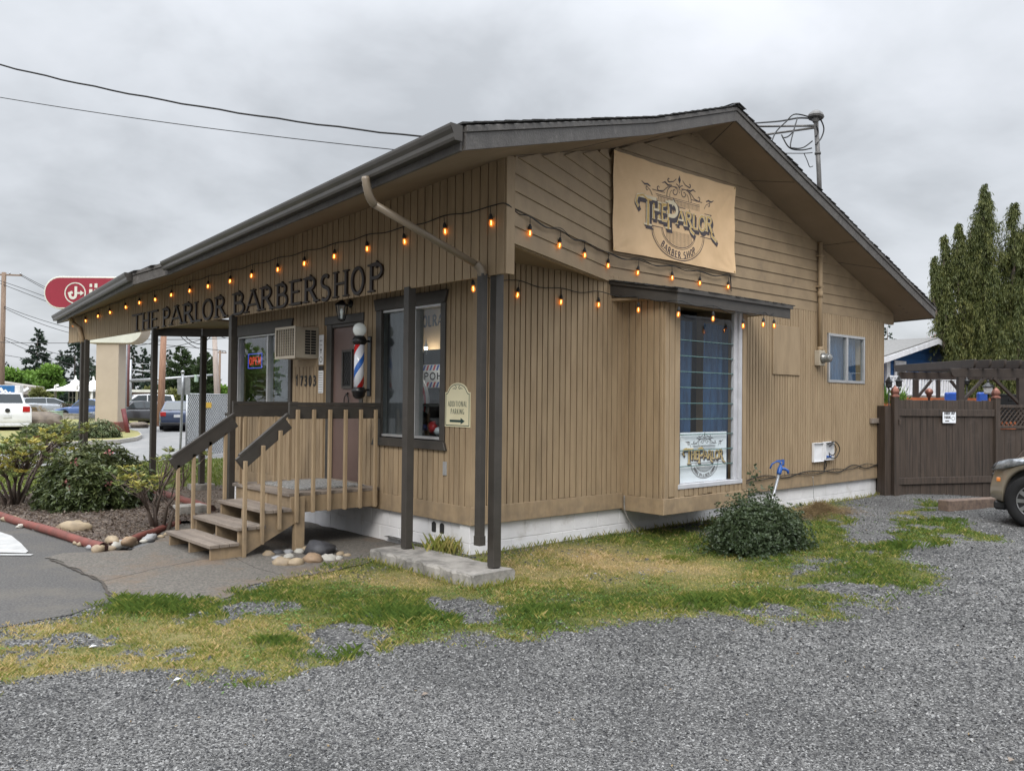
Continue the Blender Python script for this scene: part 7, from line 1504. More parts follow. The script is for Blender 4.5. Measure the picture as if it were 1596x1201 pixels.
f=FRm(105,72); t=thing('hedge','dark clipped hedge in front of the tent pavilion','hedge',f.loc,RZ); rs=np.random.RandomState(4); n=1800; C=np.stack([rs.uniform(f.x(90),f.x(119),n),rs.uniform(0,.9,n),rs.uniform(0,f.z(627.5),n)],1); V,F=leaves(rs,C,rs.normal(size=(n,3)),.16,.09); npmesh('foliage',V,F,'thuja_leaf',t,fv=rs.rand(n)*.5,local=True); mb=MB(); mb.box(f.x(91),.1,-.1,f.x(118),.8,f.z(628.5)); mb.build('core','bark',t,local=True)
blobtree('leafy_tree','leafy tree across the lot mirrored in the left front window',(-7.6,23.5,-.1),5.2,2.2,260,'spring_leaf',n=3000,leaf=.22,group='leafy trees across the street',z0=.15)
# distant tree line filling behind everything
rs=np.random.RandomState(9); n=9000; C=[];vv=[]
for i in range(150):
    px=rs.uniform(-260,640) if i<110 else rs.uniform(1340,1900); D=rs.uniform(170,230); f=FRm(px,D); R_b=rs.uniform(4,7); hz=rs.uniform(1.5,4.0); m_=60
    u=unit(rs.normal(size=(m_,3))); C.append(np.array(f.loc)+np.stack([u[:,0]*R_b,u[:,1]*R_b,hz*.5+u[:,2]*hz*.6],1)); vv.append(rs.rand(m_)*.6)
C=np.concatenate(C); C[:,2]=np.maximum(C[:,2],0); n=len(C); V,F=leaves(rs,C,rs.normal(size=(n,3)),1.6+rs.rand(n),.9+.6*rs.rand(n)); o=npmesh('distant_woods',V,F,'fir_needles',fv=np.concatenate(vv)); tag(o,'hazy line of distant trees along the horizon','woods',kind='stuff')
# ================================================================ GROUND
def st(o): o['kind']='structure'; return o
pmat('asphalt',(.098,.093,.087),(.045,.043,.041),scale=48,rough=.95,bump=.02,bscale=90,dirt=(.105,.094,.078),dscale=1.3,dpos=.60,chips=(.22,.215,.20),lo=.38,hi=.62,detail=6)
pmat('asphalt_far',(.20,.20,.198),(.16,.16,.158),scale=6,rough=.95,dirt=(.26,.25,.24),dscale=.6,dpos=.62)
pmat('concrete_walk',(.155,.139,.118),(.085,.077,.067),scale=44,detail=7,lo=.4,hi=.6,rough=.95,bump=.04,bscale=70,dirt=(.165,.105,.06),dscale=1.0,dpos=.63)
pmat('lawn_soil',(.10,.12,.035),(.16,.15,.06),scale=5,rough=1,bump=.05,bscale=25)
pmat('lawn_far',(.16,.17,.055),(.26,.22,.09),scale=1.2,rough=1)
pmat('mulch',(.115,.085,.068),(.06,.045,.038),scale=40,rough=1,bump=.08,bscale=50,dirt=(.20,.165,.14),dscale=30,dpos=.58)
pmat('bare_dirt',(.135,.105,.082),(.10,.078,.062),scale=8,rough=1,bump=.04,bscale=40)
pmat('kerb',(.36,.34,.31),(.28,.265,.24),scale=4,rough=.9,bump=.02,bscale=20)
def gridsheet(name,x0,x1,y0,y1,step,zf,mat,attrs=None,clip=None):
    nx=int((x1-x0)/step)+1; ny=int((y1-y0)/step)+1; X,Y=np.meshgrid(np.linspace(x0,x1,nx),np.linspace(y0,y1,ny)); Z=zf(X,Y); V=np.stack([X,Y,Z],-1).reshape(-1,3)
    i=np.arange(ny-1)[:,None]*nx+np.arange(nx-1)[None,:]; F=np.stack([i,i+1,i+nx+1,i+nx],-1).reshape(-1,4)
    if clip is not None:
        k=clip(V[F,0].mean(1),V[F,1].mean(1)); F=F[k]
    o=npmesh(name,V,F,mat,smooth=True)
    if attrs:
        for nm,fn in attrs.items(): a=o.data.attributes.new(nm,'FLOAT','POINT'); a.data.foreach_set('value',fn(X,Y).astype(np.float32).ravel())
    return st(o)
# wide terrain
def flat(name,poly,z,mat,thick=0):
    mb=MB(); mb.add([(x,y,z) for x,y in poly],[tuple(range(len(poly)))]); return st(mb.build(name,mat))
flat('ground',[(-700,-700),(900,-700),(900,900),(-700,900)],-.115,'asphalt_far')
asp=[at(x,y,Z=-.06)[:2] for x,y in [(176,937),(150,945),(120,954),(60,964),(0,976),(-60,992),(-400,1060)]]+[(-60,-1),(-60,60),(-3.3,60)]+[at(x,y,Z=-.06)[:2] for x,y in [(0,806),(60,824),(120,846),(160,858),(200,860),(240,850)]]+[(-1.5,3.3),(-2.6,1.2)]
con=[at(x,y,Z=-.06)[:2] for x,y in [(600,866),(560,882),(480,896),(400,910),(350,932),(330,940),(260,938),(215,936),(185,940),(172,930),(160,906),(118,886),(78,868),(100,862),(160,860),(200,858),(240,845),(272,812)]]+[(-1.2,4.6),(.02,4.6),(.02,.5),(-.7,.6)]
# --- lawn / gravel masks measured on the photograph, laid out in metres on the ground
pg_=lambda L: [at(x,y,Z=-.06)[:2] for x,y in L]
LAWN=pg_([(-60,1010),(0,975),(60,962),(120,948),(180,932),(215,925),(260,930),(330,934),(365,920),(400,905),(440,897),(480,889),(530,880),(575,866),(600,862)])+[(-.6,.9),(-.05,.9),(-.05,.05),(9.4,.05),(9.4,-.3)]+pg_([(1440,783),(1500,790),(1470,800),(1500,812),(1570,845),(1500,850),(1440,868),(1490,890),(1470,905),(1430,925),(1380,945),(1310,962),(1200,982),(1130,966),(1050,974),(930,985),(830,1000),(700,1012),(600,1018),(480,1045),(380,1072),(280,1078),(150,1050),(60,1060),(0,1080),(-60,1100)])
GRAV=[pg_(q) for q in ([(30,985),(70,982),(110,988),(100,1002),(50,1006),(28,998)],[(665,945),(700,940),(740,938),(800,950),(850,965),(830,985),(760,978),(720,985),(690,970)],[(480,975),(560,975),(550,1005),(500,1008)],[(1010,948),(1070,935),(1075,950),(1030,962)],[(1250,910),(1310,900),(1380,908),(1400,925),(1330,945),(1270,930)],[(1300,800),(1350,785),(1440,785),(1420,820),(1400,850),(1340,860),(1310,840)],[(1230,880),(1265,876),(1300,890),(1240,895)],[(1150,948),(1230,940),(1210,955),(1160,958)],[(1380,865),(1460,860),(1430,875),(1390,876)],[(260,1030),(330,1025),(300,1055),(230,1045)])]
def blob(x,y,px,py,r,rx=1.6): p=at(px,py,Z=-.06); dx,dy=x-p[0],y-p[1]; u=dx*.746-dy*.666; v=dx*.666+dy*.746; return np.exp(-((u/(r*rx))**2+(v/r)**2))
def dist_in(x,y,poly):
    """rough signed inside distance"""
    x=np.asarray(x,float); y=np.asarray(y,float); d=np.full(x.shape,1e9); n=len(poly)
    for i in range(n):
        x1,y1=poly[i]; x2,y2=poly[(i+1)%n]; L2=(x2-x1)**2+(y2-y1)**2+1e-9; t=np.clip(((x-x1)*(x2-x1)+(y-y1)*(y2-y1))/L2,0,1); d=np.minimum(d,np.hypot(x-x1-t*(x2-x1),y-y1-t*(y2-y1)))
    return np.where(inpoly(x,y,poly),d,-d)
def density(x,y):
    wob=(fbm(x*1.6,y*1.6,3)-.5)*.9+(fbm(x*6,y*6,4)-.5)*.35
    fine=(fbm(x*14,y*14,6)-.5)
    d=smooth((dist_in(x,y,LAWN)+wob*.75+fine*.25+.10)/.45)
    for g in GRAV: d=d*(1-.86*smooth((dist_in(x,y,g)*1.2+wob*1.5+fine*.5+.06)/.34))
    hol=smooth((fbm(x*2.0+7,y*2.0,11)+fine*.35-.50)/.14)*.85; right=smooth((x-2.2)/2.5); left=smooth((-x-1.2)/1.5)*.65; d=d*(1-hol*np.clip(.30+.70*right+left,0,1))
    wallgap=smooth((x-7.2)/1.0)*smooth((y+.9)/.4); d=d*(1-.9*wallgap)
    return np.clip(d,0,1)
def dryness(x,y):
    v=.10*np.ones_like(x)
    for px,py,r,a in ((860,900,.9,.8),(1010,885,.8,.75),(1090,905,.55,.5),(560,900,.55,.6),(640,905,.6,.75),(470,930,.5,.2),(930,870,.7,.8),(1290,800,.55,1.0),(1400,800,.5,.4),(700,920,.5,.5)): v=np.maximum(v,a*blob(x,y,px,py,r))
    y2=np.zeros_like(x)
    for px,py,r,a in ((200,990,.9,.55),(330,1000,.7,.5),(120,1040,.8,.6),(420,1020,.6,.5),(760,1000,.5,.45),(1000,960,.4,.45),(40,970,.5,.7),(1300,955,.5,.4),(560,1010,.6,.5),(1130,955,.5,.45)): y2=np.maximum(y2,a*blob(x,y,px,py,r,2.2))
    gr=np.zeros_like(x)
    for px,py,r in ((230,945,.45),(620,960,.40),(560,930,.4),(1120,935,.6),(960,925,.55),(1450,860,.7),(1250,940,.5),(850,950,.4),(430,1000,.12),(530,1020,.2),(680,975,.3),(1480,815,.6)): gr=np.maximum(gr,blob(x,y,px,py,r,1.8))
    n=fbm(x*2.4,y*2.4,21)-.5
    return np.clip(np.maximum(v,y2)*(1-.75*gr)+.9*n*(.5),0,1)
m=bpy.data.materials.new('gravel_ground'); m.use_nodes=True; nt=m.node_tree; b=nt.nodes['Principled BSDF']; b.inputs['Roughness'].default_value=.95; b.inputs['Specular IOR Level'].default_value=.2
tcn=nd(nt,'ShaderNodeTexCoord'); vo=nd(nt,'ShaderNodeTexVoronoi'); vo.inputs['Scale'].default_value=92; vo.inputs['Randomness'].default_value=1; nt.links.new(tcn.outputs['Object'],vo.inputs['Vector'])
sep2=nd(nt,'ShaderNodeSeparateColor'); nt.links.new(vo.outputs['Color'],sep2.inputs[0]); r=nd(nt,'ShaderNodeValToRGB'); nt.links.new(sep2.outputs[0],r.inputs[0]); E=r.color_ramp.elements; E[0].color=(.050,.050,.050,1); E[1].color=(.32,.321,.318,1); q=E.new(.5); q.color=(.118,.117,.115,1); q=E.new(.88); q.color=(.18,.178,.174,1)
big=nd(nt,'ShaderNodeTexNoise'); big.inputs['Scale'].default_value=.9; big.inputs['Detail'].default_value=5; nt.links.new(tcn.outputs['Object'],big.inputs['Vector']); rb_=nd(nt,'ShaderNodeValToRGB'); nt.links.new(big.outputs['Fac'],rb_.inputs[0]); rb_.color_ramp.elements[0].position=.32; rb_.color_ramp.elements[0].color=(.66,.66,.65,1); rb_.color_ramp.elements[1].position=.7; rb_.color_ramp.elements[1].color=(1.2,1.19,1.17,1)
mu=nd(nt,'ShaderNodeMixRGB',blend_type='MULTIPLY'); mu.inputs[0].default_value=1; nt.links.new(r.outputs[0],mu.inputs[1]); nt.links.new(rb_.outputs[0],mu.inputs[2])
at_=nd(nt,'ShaderNodeAttribute'); at_.attribute_name='grass'; ad=nd(nt,'ShaderNodeAttribute'); ad.attribute_name='dry'
ns=nd(nt,'ShaderNodeTexNoise'); ns.inputs['Scale'].default_value=22; ns.inputs['Detail'].default_value=6; ns.inputs['Roughness'].default_value=.7; nt.links.new(tcn.outputs['Object'],ns.inputs['Vector'])
fac=mth(nt,'MULTIPLY',mth(nt,'SUBTRACT',mth(nt,'ADD',at_.outputs['Fac'],mth(nt,'MULTIPLY',ns.outputs['Fac'],.9)),.85),3.2,True)
cg=nd(nt,'ShaderNodeValToRGB'); cg.color_ramp.elements[0].color=(.06,.075,.022,1); cg.color_ramp.elements[1].color=(.30,.22,.12,1); q=cg.color_ramp.elements.new(.45); q.color=(.15,.145,.05,1); nt.links.new(mth(nt,'ADD',ad.outputs['Fac'],mth(nt,'MULTIPLY',mth(nt,'SUBTRACT',ns.outputs['Fac'],.5),.9)),cg.inputs[0])
mm=nd(nt,'ShaderNodeMixRGB'); nt.links.new(fac,mm.inputs[0]); nt.links.new(mu.outputs[0],mm.inputs[1]); nt.links.new(cg.outputs[0],mm.inputs[2]); nt.links.new(mm.outputs[0],b.inputs['Base Color'])
bp=nd(nt,'ShaderNodeBump'); bp.inputs['Strength'].default_value=.9; bp.inputs['Distance'].default_value=.012; nt.links.new(mth(nt,'SUBTRACT',1.0,vo.outputs['Distance']),bp.inputs['Height']); nt.links.new(bp.outputs[0],b.inputs['Normal']); MATS['gravel_ground']=m
zg=lambda X,Y: GH(X,Y)+.006+.012*(fbm(X*2,Y*2,31)-.5)+.02*(fbm(X*.5,Y*.5,32)-.5)+.10*np.exp(-((X-10.1)**2+(Y+.9)**2)/.9)+.05*np.exp(-((X-6.35)**2+(Y+.62)**2)/.2)
gridsheet('gravel_lot',-9,17,-9,1.6,.06,zg,'gravel_ground',dict(grass=density,dry=dryness),clip=lambda x,y: ~((y>.1)&(x>.2)&(x<9.3))&~((dist_in(x,y,asp)>.07)|(dist_in(x,y,con)>.07)))
gridsheet('gravel_lot',9.6,30,-9,16,.5,lambda X,Y:-.10+0*X,'gravel_ground',dict(grass=lambda X,Y:0*X,dry=lambda X,Y:0*X),clip=lambda x,y:(y>1.6)|(x>17))
gridsheet('gravel_lot',-40,40,-60,-9,2,lambda X,Y:-.075+0*X,'gravel_ground',dict(grass=lambda X,Y:0*X,dry=lambda X,Y:0*X))
def ragged(poly,step=.12,amp=.03,seed=1):
    out=[];rs=np.random.RandomState(seed)
    for i in range(len(poly)):
        a=np.array(poly[i][:2]); b=np.array(poly[(i+1)%len(poly)][:2]); L=np.linalg.norm(b-a); n=max(1,int(L/step))
        for k in range(n): out.append(tuple(a+(b-a)*k/n+rs.normal(size=2)*amp*(1 if L<9 else .3)))
    return out
flat('asphalt_lot',ragged(asp,.3,.02,2),-.062,'asphalt')
flat('concrete_walk',ragged(con,.12,.022,3),-.053,'concrete_walk')
pmat('joint_dark',(.06,.05,.04),rough=1)
def crack(name,L,w,seed=1):
    rs=np.random.RandomState(seed); P=[np.array(at(x,y,Z=-.052)[:2]) for x,y in L]; Q=[]
    for a,b in zip(P,P[1:]):
        n=max(2,int(np.linalg.norm(b-a)/.06)); Q+= [a+(b-a)*k/n+rs.normal(size=2)*.006 for k in range(n)]
    mb=MB(); ribbon(mb,[tuple(q) for q in Q],w,(0,0,-.0532),(1,0,0),(0,1,0),(0,0,1),.0012,taper=[.5+rs.rand() for _ in Q]); return st(mb.build(name,'joint_dark'))
crack('pavement_joint',[(160,905),(240,886),(330,868)],.012); crack('pavement_joint',[(78,870),(120,888),(160,906),(172,930)],.022,2); crack('pavement_joint',[(365,868),(400,885),(448,897)],.010,3)
# painted marking
P=[at(x,y,Z=-.05)[:2] for x,y in [(-60,815),(0,828),(18,834),(33,846),(44,858),(40,861),(0,860),(-60,858)]]; st(flat('road_marking',P,-.052,'marking_white'))
P=[at(x,y,Z=-.05)[:2] for x,y in [(-60,861.5),(52,862.5),(48,864.5),(-60,864)]]; st(flat('road_marking',P,-.052,'marking_white'))
# planting bed
bed=[Tc[:2],(Tr[0]+.1,Tr[1]+.15),(-1.25,4.3),(-.02,4.6),(-.02,6.1),(.8,7.9),(-.6,9.0),(-2.0,9.6),(-3.6,12),(Tl2[0]-.3,12),Tl2[:2],Tl[:2]]
X0=-4.6
def inbed(x,y): return inpoly(x,y,bed)
gridsheet('planting_bed',-4.6,1,2.5,12.2,.08,lambda X,Y:-.022+.03*(fbm(X*3,Y*3,5)-.5),'mulch',clip=inbed)
flat('porch_dirt',ragged([(-1.1,6.0),(-.02,4.7),(-.02,6.15),(3,6.15),(3,8.4),(-.9,8.7)],.2,.05,4),-.004,'bare_dirt')
# near lawn behind the beds
lawn2=[(-7,9.0),(-3.4,9.6),(-2,9.0),(-.7,8.3),(3.2,8.0),(9.6,8.4),(9.6,14),(5.5,15.5),(2.6,15.7),(-1,15.2),(-7,14.5)]
def inl2(x,y): return inpoly(x,y,lawn2)
gridsheet('back_lawn',-7,9.7,7.9,15.8,.15,lambda X,Y:-.03+.03*(fbm(X,Y,8)-.5),'lawn_soil',clip=inl2)
# kerbed island and verges
def island(name,poly,z,mat,kerb=True):
    mb=MB(); mb.add([(x,y,z) for x,y in poly],[tuple(range(len(poly)))]); st(mb.build(name,mat))
    if kerb:
        mb=MB(); n=len(poly); c=np.mean(np.array(poly),0)
        P=[np.array(p) for p in poly]; O=[p+(p-c)/np.linalg.norm(p-c)*.18 for p in P]
        for i in range(n):
            j=(i+1)%n; mb.add([(*P[i],-.1),(*P[j],-.1),(*O[j],-.1),(*O[i],-.1),(*P[i],z+.012),(*P[j],z+.012),(*O[j],z+.006),(*O[i],z+.006)],[(0,3,2,1),(4,5,6,7),(0,1,5,4),(1,2,6,5),(2,3,7,6),(3,0,4,7)])
        st(mb.build('kerb','kerb'))
G_=lambda L:[at(x,y,Z=0)[:2] for x,y in L]
island('island_verge',G_([(-120,694),(0,692),(60,692),(125,689),(185,686),(212,682),(220,678),(215,673),(192,668),(197,664),(240,661),(236,653),(205,650),(150,648),(60,650),(0,654),(-120,660)]),.03,'lawn_far')
island('far_verge',G_([(60,647.5),(146,645),(146,640.5),(95,640.5),(60,641.5)]),.03,'lawn_far',False)
P=G_([(-30,664),(36,667),(42,676),(-30,690)]); 
for px,y,W_,h_,lb,m_,sd_ in ((66,683,.62,.55,'small island shrub with red flowers at its foot','island_leaf',1),(118,685,.72,.60,'round island shrub left of the porch end post','island_leaf',2),(160,684,.78,.72,'round dark leafy island shrub right of the porch end post','island_leaf',3)):
    p=at(px,y,Z=.0); shrub('island_shrub',lb,(p[0],p[1]+.6,-.02),(W_*1.0,W_*.8),h_,300+sd_,m_,900,.10,.05,stems=6,group='shrubs on the kerbed island')
p=at(72,686,Z=0); t=thing('red_flowers','low red leaved plants at the foot of the left island shrub','flowers',(p[0],p[1],0)); rs=np.random.RandomState(3); n=260; V,F=leaves(rs,np.stack([rs.normal(size=n)*.28,rs.normal(size=n)*.15,rs.rand(n)*.14],1),rs.normal(size=(n,3))+[0,0,.8],.07,.04); npmesh('foliage',V,F,'red_leaf',t,fv=rs.rand(n),local=True)
# ================================================================ GROUND COVER
def put(o,label,cat): return tag(o,label,cat,kind='stuff')
rs=np.random.RandomState(12)
cx,cy=CAM[0],CAM[1]
def inview(x,y,m_=.08):
    dx,dy=x-cx,y-cy; fwd=dx*.666+dy*.746; r=dx*.746-dy*.666; return (fwd>2.4)&(np.abs(r)<fwd*(.62+m_)+.3)
def blades(x,y,z,h,wd,v,lean=.5):
    n=len(x); a=rs.rand(n)*6.283; b=rs.rand(n)*6.283; C=np.stack([x,y,z],1); w=np.stack([np.cos(a),np.sin(a),0*a],1)*wd[:,None]*.5; tip=np.stack([np.cos(b)*lean,np.sin(b)*lean,np.ones(n)],1)*h[:,None]; mid=np.stack([np.cos(b)*lean*.3,np.sin(b)*lean*.3,np.full(n,.6)],1)*h[:,None]
    V=np.empty((n,4,3),np.float32); V[:,0]=C-w; V[:,1]=C+w; V[:,2]=C+mid+w*.7; V[:,3]=C+tip
    return V.reshape(-1,3),np.arange(n*4).reshape(-1,4),v
NB=2100000
x=rs.uniform(-7,12,NB); y=rs.uniform(-6.5,1.5,NB)
k=inview(x,y)&~((x>-.02)&(y>-.02)&(x<9.4))&~((x>-.80)&(x<-.27)&(y>-1.03)&(y<.76)); x=x[k];y=y[k]
dist=np.hypot(x-cx,y-cy); keep=rs.rand(len(x))<np.clip((6.5/dist)**1.1,.18,1); x=x[keep]; y=y[keep]
d=density(x,y); nn_=fbm(x*9,y*9,55); dr=dryness(x,y)
yel=np.zeros_like(x)
keep=rs.rand(len(x))<np.clip((d-.14)*1.1,0,1)*np.clip(.25+1.5*(nn_-.33),.06,1); x=x[keep];y=y[keep];d=d[keep];dr=dr[keep];nn_=nn_[keep]
dist=np.hypot(x-cx,y-cy)
h=(.010+.020*rs.rand(len(x)))*(.7+.9*np.clip((fbm(x*3,y*3,77)-.35)*2,0,1))*(1+.8*np.clip(.35-dr,0,1)*2)
tuft=np.maximum.reduce([blob(x,y,px,py,r,1.3) for px,py,r in ((430,998,.12),(228,943,.28),(528,1018,.16),(620,960,.25),(1490,812,.3),(1440,855,.35),(1120,940,.3),(385,1072,.10),(282,955,.1),(860,952,.18),(1530,775,.25),(1060,870,.15))]); h*=1+1.1*tuft
wd=(.0018+.0022*rs.rand(len(x)))*np.clip(dist/5,.9,2.6)
v=np.clip(dr*.85+.20*rs.normal(size=len(x))+.17+.45*(nn_-.5)+.5*(fbm(x*25,y*25,91)-.5),0,1); v=np.where(tuft>.4,v*.55,v)
print('BLADES',len(x))
zb_=np.where(inpoly(x,y,asp)|inpoly(x,y,con),np.maximum(zg(x,y),-.053),zg(x,y)); V,F,fv=blades(x,y,zb_-.004,h,wd,v,.9); put(npmesh('grass',V,F,'grass_blade',fv=fv),'short patchy green and straw coloured grass along the shop','grass')
# taller grass along the walls and kerb
x=np.concatenate([rs.uniform(0,9.3,2600),rs.uniform(-.9,-.2,500),np.full(500,-.82)+rs.normal(size=500)*.03,rs.normal(size=260)*.10+-.12]); y=np.concatenate([-.02-np.abs(rs.normal(size=2600))*.05,-1.06-np.abs(rs.normal(size=500))*.03,rs.uniform(-1,.7,500),rs.normal(size=260)*.12+.30])
n=len(x); h=(.02+.07*rs.rand(n)**2.5); h[-260:]=.05+.16*rs.rand(260); put(npmesh('grass',*blades(x,y,zg(x,y)-.005,h,np.full(n,.0028),None,.45)[:2],'grass_blade',fv=np.clip(.3+.4*rs.rand(n),0,1)),'taller grass tufts growing against the foundation and kerb','grass')
# dead grass mound
n=9000; r=np.abs(rs.normal(size=n))*.35; a=rs.rand(n)*6.283; c=at(1288,800,Z=0); x=c[0]+r*np.cos(a)*1.3; y=c[1]+.12+r*np.sin(a)*.5; z=.16*np.exp(-(r/.35)**2)*rs.rand(n)-.02; C=np.stack([x,y,z],1); D=rs.normal(size=(n,3))*np.array([1,1,.5]); V,F=leaves(rs,C,D,.05+.09*rs.rand(n),.004); put(npmesh('grass',V,F,'dead_grass',fv=rs.rand(n)),'mound of dry brown cut grass by the wall','grass')
# back lawn and tufts by the slatted fence
n=60000; x=rs.uniform(-7,6,n); y=rs.uniform(8,15.8,n); k=inl2(x,y); x=x[k];y=y[k]; n=len(x); put(npmesh('grass',*blades(x,y,np.full(n,-.04),.03+.04*rs.rand(n),np.full(n,.012),None,.5)[:2],'grass_blade',fv=np.clip(.15+.3*rs.rand(n),0,1)),'mown green lawn behind the planting bed','grass')
# gravel stones
NS=900000
x=rs.uniform(-7,12,NS); y=rs.uniform(-7.5,1,NS); k=inview(x,y)&~((x>-.02)&(y>-.02)&(x<9.4)); x=x[k];y=y[k]; dist=np.hypot(x-cx,y-cy); k=rs.rand(len(x))<np.clip((4.6/dist)**2.4,.04,1); x=x[k];y=y[k]
asm=~(inpoly(x,y,asp)|inpoly(x,y,con)); d=density(x,y); k=asm&(rs.rand(len(x))>d*1.02); x=x[k];y=y[k]; dist=np.hypot(x-cx,y-cy); n=len(x); print('STONES',n)
base=np.array([[1,0,.1],[.3,.9,-.1],[-.8,.6,.15],[-.9,-.5,-.1],[.2,-1,.1],[0,0,.75],[.1,.1,-.6]]); s=(.0042+.0062*rs.rand(n)**2)*np.clip(dist/5.5,.8,1.6); an=rs.rand(n)*6.283; ca,sa=np.cos(an),np.sin(an)
J=base[None]*(1+.35*rs.normal(size=(n,7,3)))*np.stack([np.ones(n)*1.2,.8+.0*n+0*an,.55+.3*rs.rand(n)],1)[:,None,:]; J*=s[:,None,None]
tx=rs.normal(size=n)*.35; J[:,:,2]+=J[:,:,0]*tx[:,None]
Vx=J[:,:,0]*ca[:,None]-J[:,:,1]*sa[:,None]+x[:,None]; Vy=J[:,:,0]*sa[:,None]+J[:,:,1]*ca[:,None]+y[:,None]; Vz=J[:,:,2]+(zg(x,y)+s*.25)[:,None]
V=np.stack([Vx,Vy,Vz],-1).reshape(-1,3); tri=np.array([[0,1,5],[1,2,5],[2,3,5],[3,4,5],[4,0,5]]); F=(tri[None]+np.arange(n)[:,None,None]*7).reshape(-1,3); put(npmesh('gravel',V,F,'gravel_stone',fv=np.repeat(np.clip(rs.rand(n)**1.3,0,1),5)),'loose grey crushed stone gravel across the lot','gravel')
# clover and broad leaved weeds in the turf
n=60000; x=rs.uniform(-6,8,n); y=rs.uniform(-4,.0,n); k=inview(x,y); x=x[k]; y=y[k]; cl=fbm(x*1.9+3,y*1.9,71)+.35*(fbm(x*9,y*9,72)-.5); k=(rs.rand(len(x))<density(x,y))&(cl>.56)&(dryness(x,y)<.45); x=x[k]; y=y[k]; n=len(x); C=np.stack([x,y,zg(x,y)+.012+.02*rs.rand(n)],1); D=rs.normal(size=(n,3))*np.array([1,1,.35]); V,F=leaves(rs,C,D,.012+.014*rs.rand(n),.009+.008*rs.rand(n),up=2.2); put(npmesh('clover',V,F,'clover_leaf',fv=rs.rand(n)),'patches of clover and small weeds in the lawn','ground cover')
# scattered leaf litter and grit
n=420; x=rs.uniform(-6,8,n); y=rs.uniform(-6.5,-.1,n); k=inview(x,y); x=x[k];y=y[k];n=len(x); C=np.stack([x,y,zg(x,y)+.014],1); V,F=leaves(rs,C,rs.normal(size=(n,3))*np.array([1,1,.3]),.010+.022*rs.rand(n)**2,.008+.010*rs.rand(n)**2,up=2); put(npmesh('leaf_litter',V,F,'dead_grass',fv=rs.rand(n)),'scattered bits of dry leaf and straw on gravel and lawn','litter')
# bark chips on the bed
n=26000; x=rs.uniform(-4.6,1,n); y=rs.uniform(2.5,9,n); k=inbed(x,y); x=x[k];y=y[k];n=len(x); C=np.stack([x,y,np.full(n,-.014)+rs.rand(n)*.012],1); D=rs.normal(size=(n,3))*np.array([1,1,.25]); V,F=leaves(rs,C,D,.03+.035*rs.rand(n),.014+.01*rs.rand(n),up=1.5); put(npmesh('bark_chips',V,F,'bark_chip',fv=rs.rand(n)),'shredded bark mulch on the planting bed','mulch')
# fallen leaves: a few dry ones
for i,(px,y_,lb) in enumerate(((663,1084,'dry brown leaf lying on the gravel in the foreground centre'),(1576,1187,'pale dry leaf on the gravel at the bottom right corner'),(145,1008,'small white scrap lying on the yellow grass at left'),(277,1062,'second white scrap at the gravel edge left of centre'))):
    p=at(px,y_,Z=-.06); mb=MB(); s=.028; mb.add([(p[0]-s,p[1],zg(p[0],p[1])+.014),(p[0],p[1]-s*.5,zg(p[0],p[1])+.02),(p[0]+s,p[1]+.01,zg(p[0],p[1])+.013),(p[0],p[1]+s*.6,zg(p[0],p[1])+.024)],[(0,1,2,3)]); o=mb.build('dry_leaf' if i<2 else 'paper_scrap','weathered_wood' if i<2 else 'trim_white'); so_=o.modifiers.new('t','SOLIDIFY'); so_.thickness=.002; tag(o,lb,'leaf' if i<2 else 'litter')
# ================================================================ NEAR SHRUBS
p=at(1185,862,Z=-.05); 
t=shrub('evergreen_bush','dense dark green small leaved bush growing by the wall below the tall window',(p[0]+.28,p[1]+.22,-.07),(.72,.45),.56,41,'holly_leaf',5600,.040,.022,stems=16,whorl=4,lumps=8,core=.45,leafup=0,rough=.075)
rs=np.random.RandomState(77); C=[];D=[]
for (dx,dy,hh) in ((-.02,.05,1.0),(.32,.02,.72),(-.36,0,.66)):
    n=70 if hh>.9 else 40; z=np.linspace(.45,hh,n); C.append(np.stack([dx+.03*rs.normal(size=n)+.02*(z-.4),dy+.03*rs.normal(size=n),z],1)); D.append(rs.normal(size=(n,3))+[0,0,.4])
C=np.concatenate(C);D=np.concatenate(D); V,F=leaves(rs,C,D,.055,.03); npmesh('shoots',V,F,'holly_leaf',t,fv=.3+.5*rs.rand(len(C)),local=True)
# big rhododendron, left leggy one, yellow leggy one
pL=at(68,795,Z=-.02); pR=at(222,790,Z=-.02); pc=((pL[0]+pR[0])/2,(pL[1]+pR[1])/2)
u_=np.array([pR[0]-pL[0],pR[1]-pL[1]]); Wd_=np.linalg.norm(u_)/2
def rz_(u): return math.atan2(u[1],u[0])
cb=at(150,800,Z=-.02); f_=FRm(150,float(((cb[0]-CAM[0])*.666+(cb[1]-CAM[1])*.746))+.75)
hB=f_.z(690); wB=(f_.x(232)-f_.x(66))/2
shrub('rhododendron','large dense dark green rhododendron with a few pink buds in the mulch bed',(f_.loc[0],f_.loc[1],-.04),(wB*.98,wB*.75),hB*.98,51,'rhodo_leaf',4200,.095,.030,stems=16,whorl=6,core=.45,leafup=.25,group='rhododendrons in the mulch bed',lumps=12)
rs=np.random.RandomState(5)
t=[o for o in bpy.data.objects if o.name.startswith('rhododendron')][0]; n=60; C=[]
for dx,dy,dz in ((-.55,-.55,.45),(.0,-.9,.55),(-.45,-.5,.95),(.35,-.75,.8),(.1,-.5,1.15),(-.6,-.4,.6)): C.append(np.array([dx*wB,dy*wB*.9,dz*hB*.8])+rs.normal(size=(12,3))*.022)
C=np.concatenate(C); V,F=leaves(rs,C,rs.normal(size=(len(C),3)),.04,.03); npmesh('pink_buds',V,F,'pink_blossom',t,fv=rs.rand(len(C)),local=True)
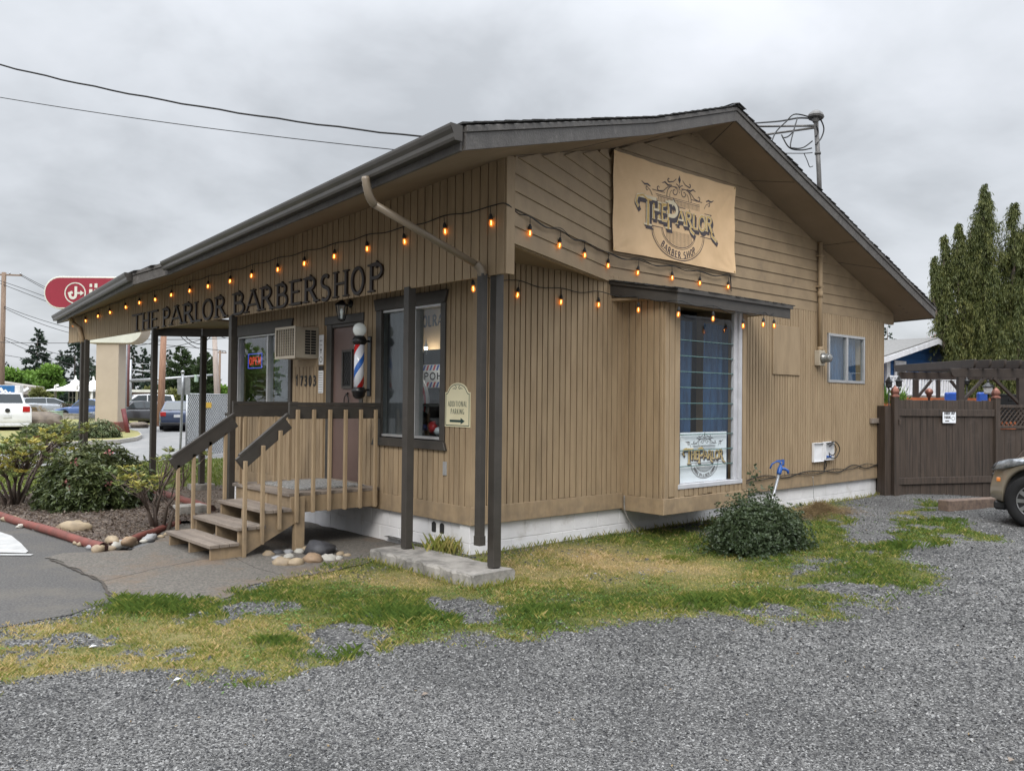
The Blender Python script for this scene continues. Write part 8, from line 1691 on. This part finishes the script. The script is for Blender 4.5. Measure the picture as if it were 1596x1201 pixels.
# leggy shrubs: explicit branching
def leggy(name,label,loc,H,R,seed,mat,n_main,leaf,lw,group,leafn=9,tipn=5,zc=.6,bias=(0,0)):
    rs=np.random.RandomState(seed); t=thing(name,label,'shrub',loc,group=group); mb=MB(); C=[];D=[];vv=[]
    for i in range(n_main):
        a=i*6.283/n_main+rs.rand()*.6; r=R*(.55+.45*rs.rand()); e=np.array([math.cos(a)*r+bias[0],math.sin(a)*r+bias[1],H*(.62+.38*rs.rand())]); b=np.array([rs.normal()*.05,rs.normal()*.05,-.03]); m1=b+(e-b)*np.array([.25,.25,.45])+rs.normal(size=3)*.05; m2=b+(e-b)*np.array([.65,.65,.75])+rs.normal(size=3)*.05
        mb.tube([tuple(b),tuple(m1),tuple(m2),tuple(e)],[.026,.019,.012,.005],6)
        for k in range(tipn):
            s=m1+(m2-m1)*rs.rand() if k%2 else m2; q=e+rs.normal(size=3)*np.array([.22,.22,.12])*R; q[2]=max(q[2],H*.42); mm=(s+q)/2+rs.normal(size=3)*.03; mb.tube([tuple(s),tuple(mm),tuple(q)],[.009,.006,.003],5)
            nn=leafn+rs.randint(4); ph=rs.rand()*6.283+np.arange(nn)*2.4; up=unit(q-s)+np.array([0,0,.3]); dd=np.stack([np.cos(ph),np.sin(ph),.15+.5*rs.rand(nn)],1); C.append(np.tile(q,(nn,1))+rs.normal(size=(nn,3))*.015); D.append(dd); tone=rs.rand(); vv.append(np.clip(tone*.7+.3*rs.rand(nn),0,1))
    C=np.concatenate(C);D=np.concatenate(D);vv=np.concatenate(vv); n=len(C); V,F=leaves(rs,C,D,leaf*(.7+.5*rs.rand(n)),lw*(.8+.4*rs.rand(n)),up=1.4); npmesh('foliage',V,F,mat,t,fv=vv,local=True); mb.build('stems','bark',t,local=True); return t
b0=at(241,822,Z=-.03); leggy('rhododendron','small leggy rhododendron with yellowing leaves right of the dense one',(b0[0],b0[1],-.04),.92,.46,61,'rhodo_yellow',8,.105,.030,'rhododendrons in the mulch bed',leafn=11,tipn=7)
b0=at(38,790,Z=-.03); leggy('rhododendron','open branching rhododendron with yellow and orange leaves at the left edge',(b0[0]-.1,b0[1]+.35,-.04),1.12,.85,62,'rhodo_yellow',12,.105,.034,'rhododendrons in the mulch bed',leafn=13,tipn=20)
# small weed plants
for px,y_,s_,lb in ((1140,842,.16,'small weedy plant at the left foot of the evergreen bush'),(1430,600,.0,'')):
    if s_==0: continue
    p=at(px,y_,Z=-.05); shrub('weed_plant',lb,(p[0],p[1]+.1,-.05),(s_,s_),.2,71,'holly_leaf',220,.05,.02,stems=3,whorl=3)
sc.render.engine='CYCLES'
sc.cycles.max_bounces=6; sc.cycles.transparent_max_bounces=12; sc.cycles.diffuse_bounces=3
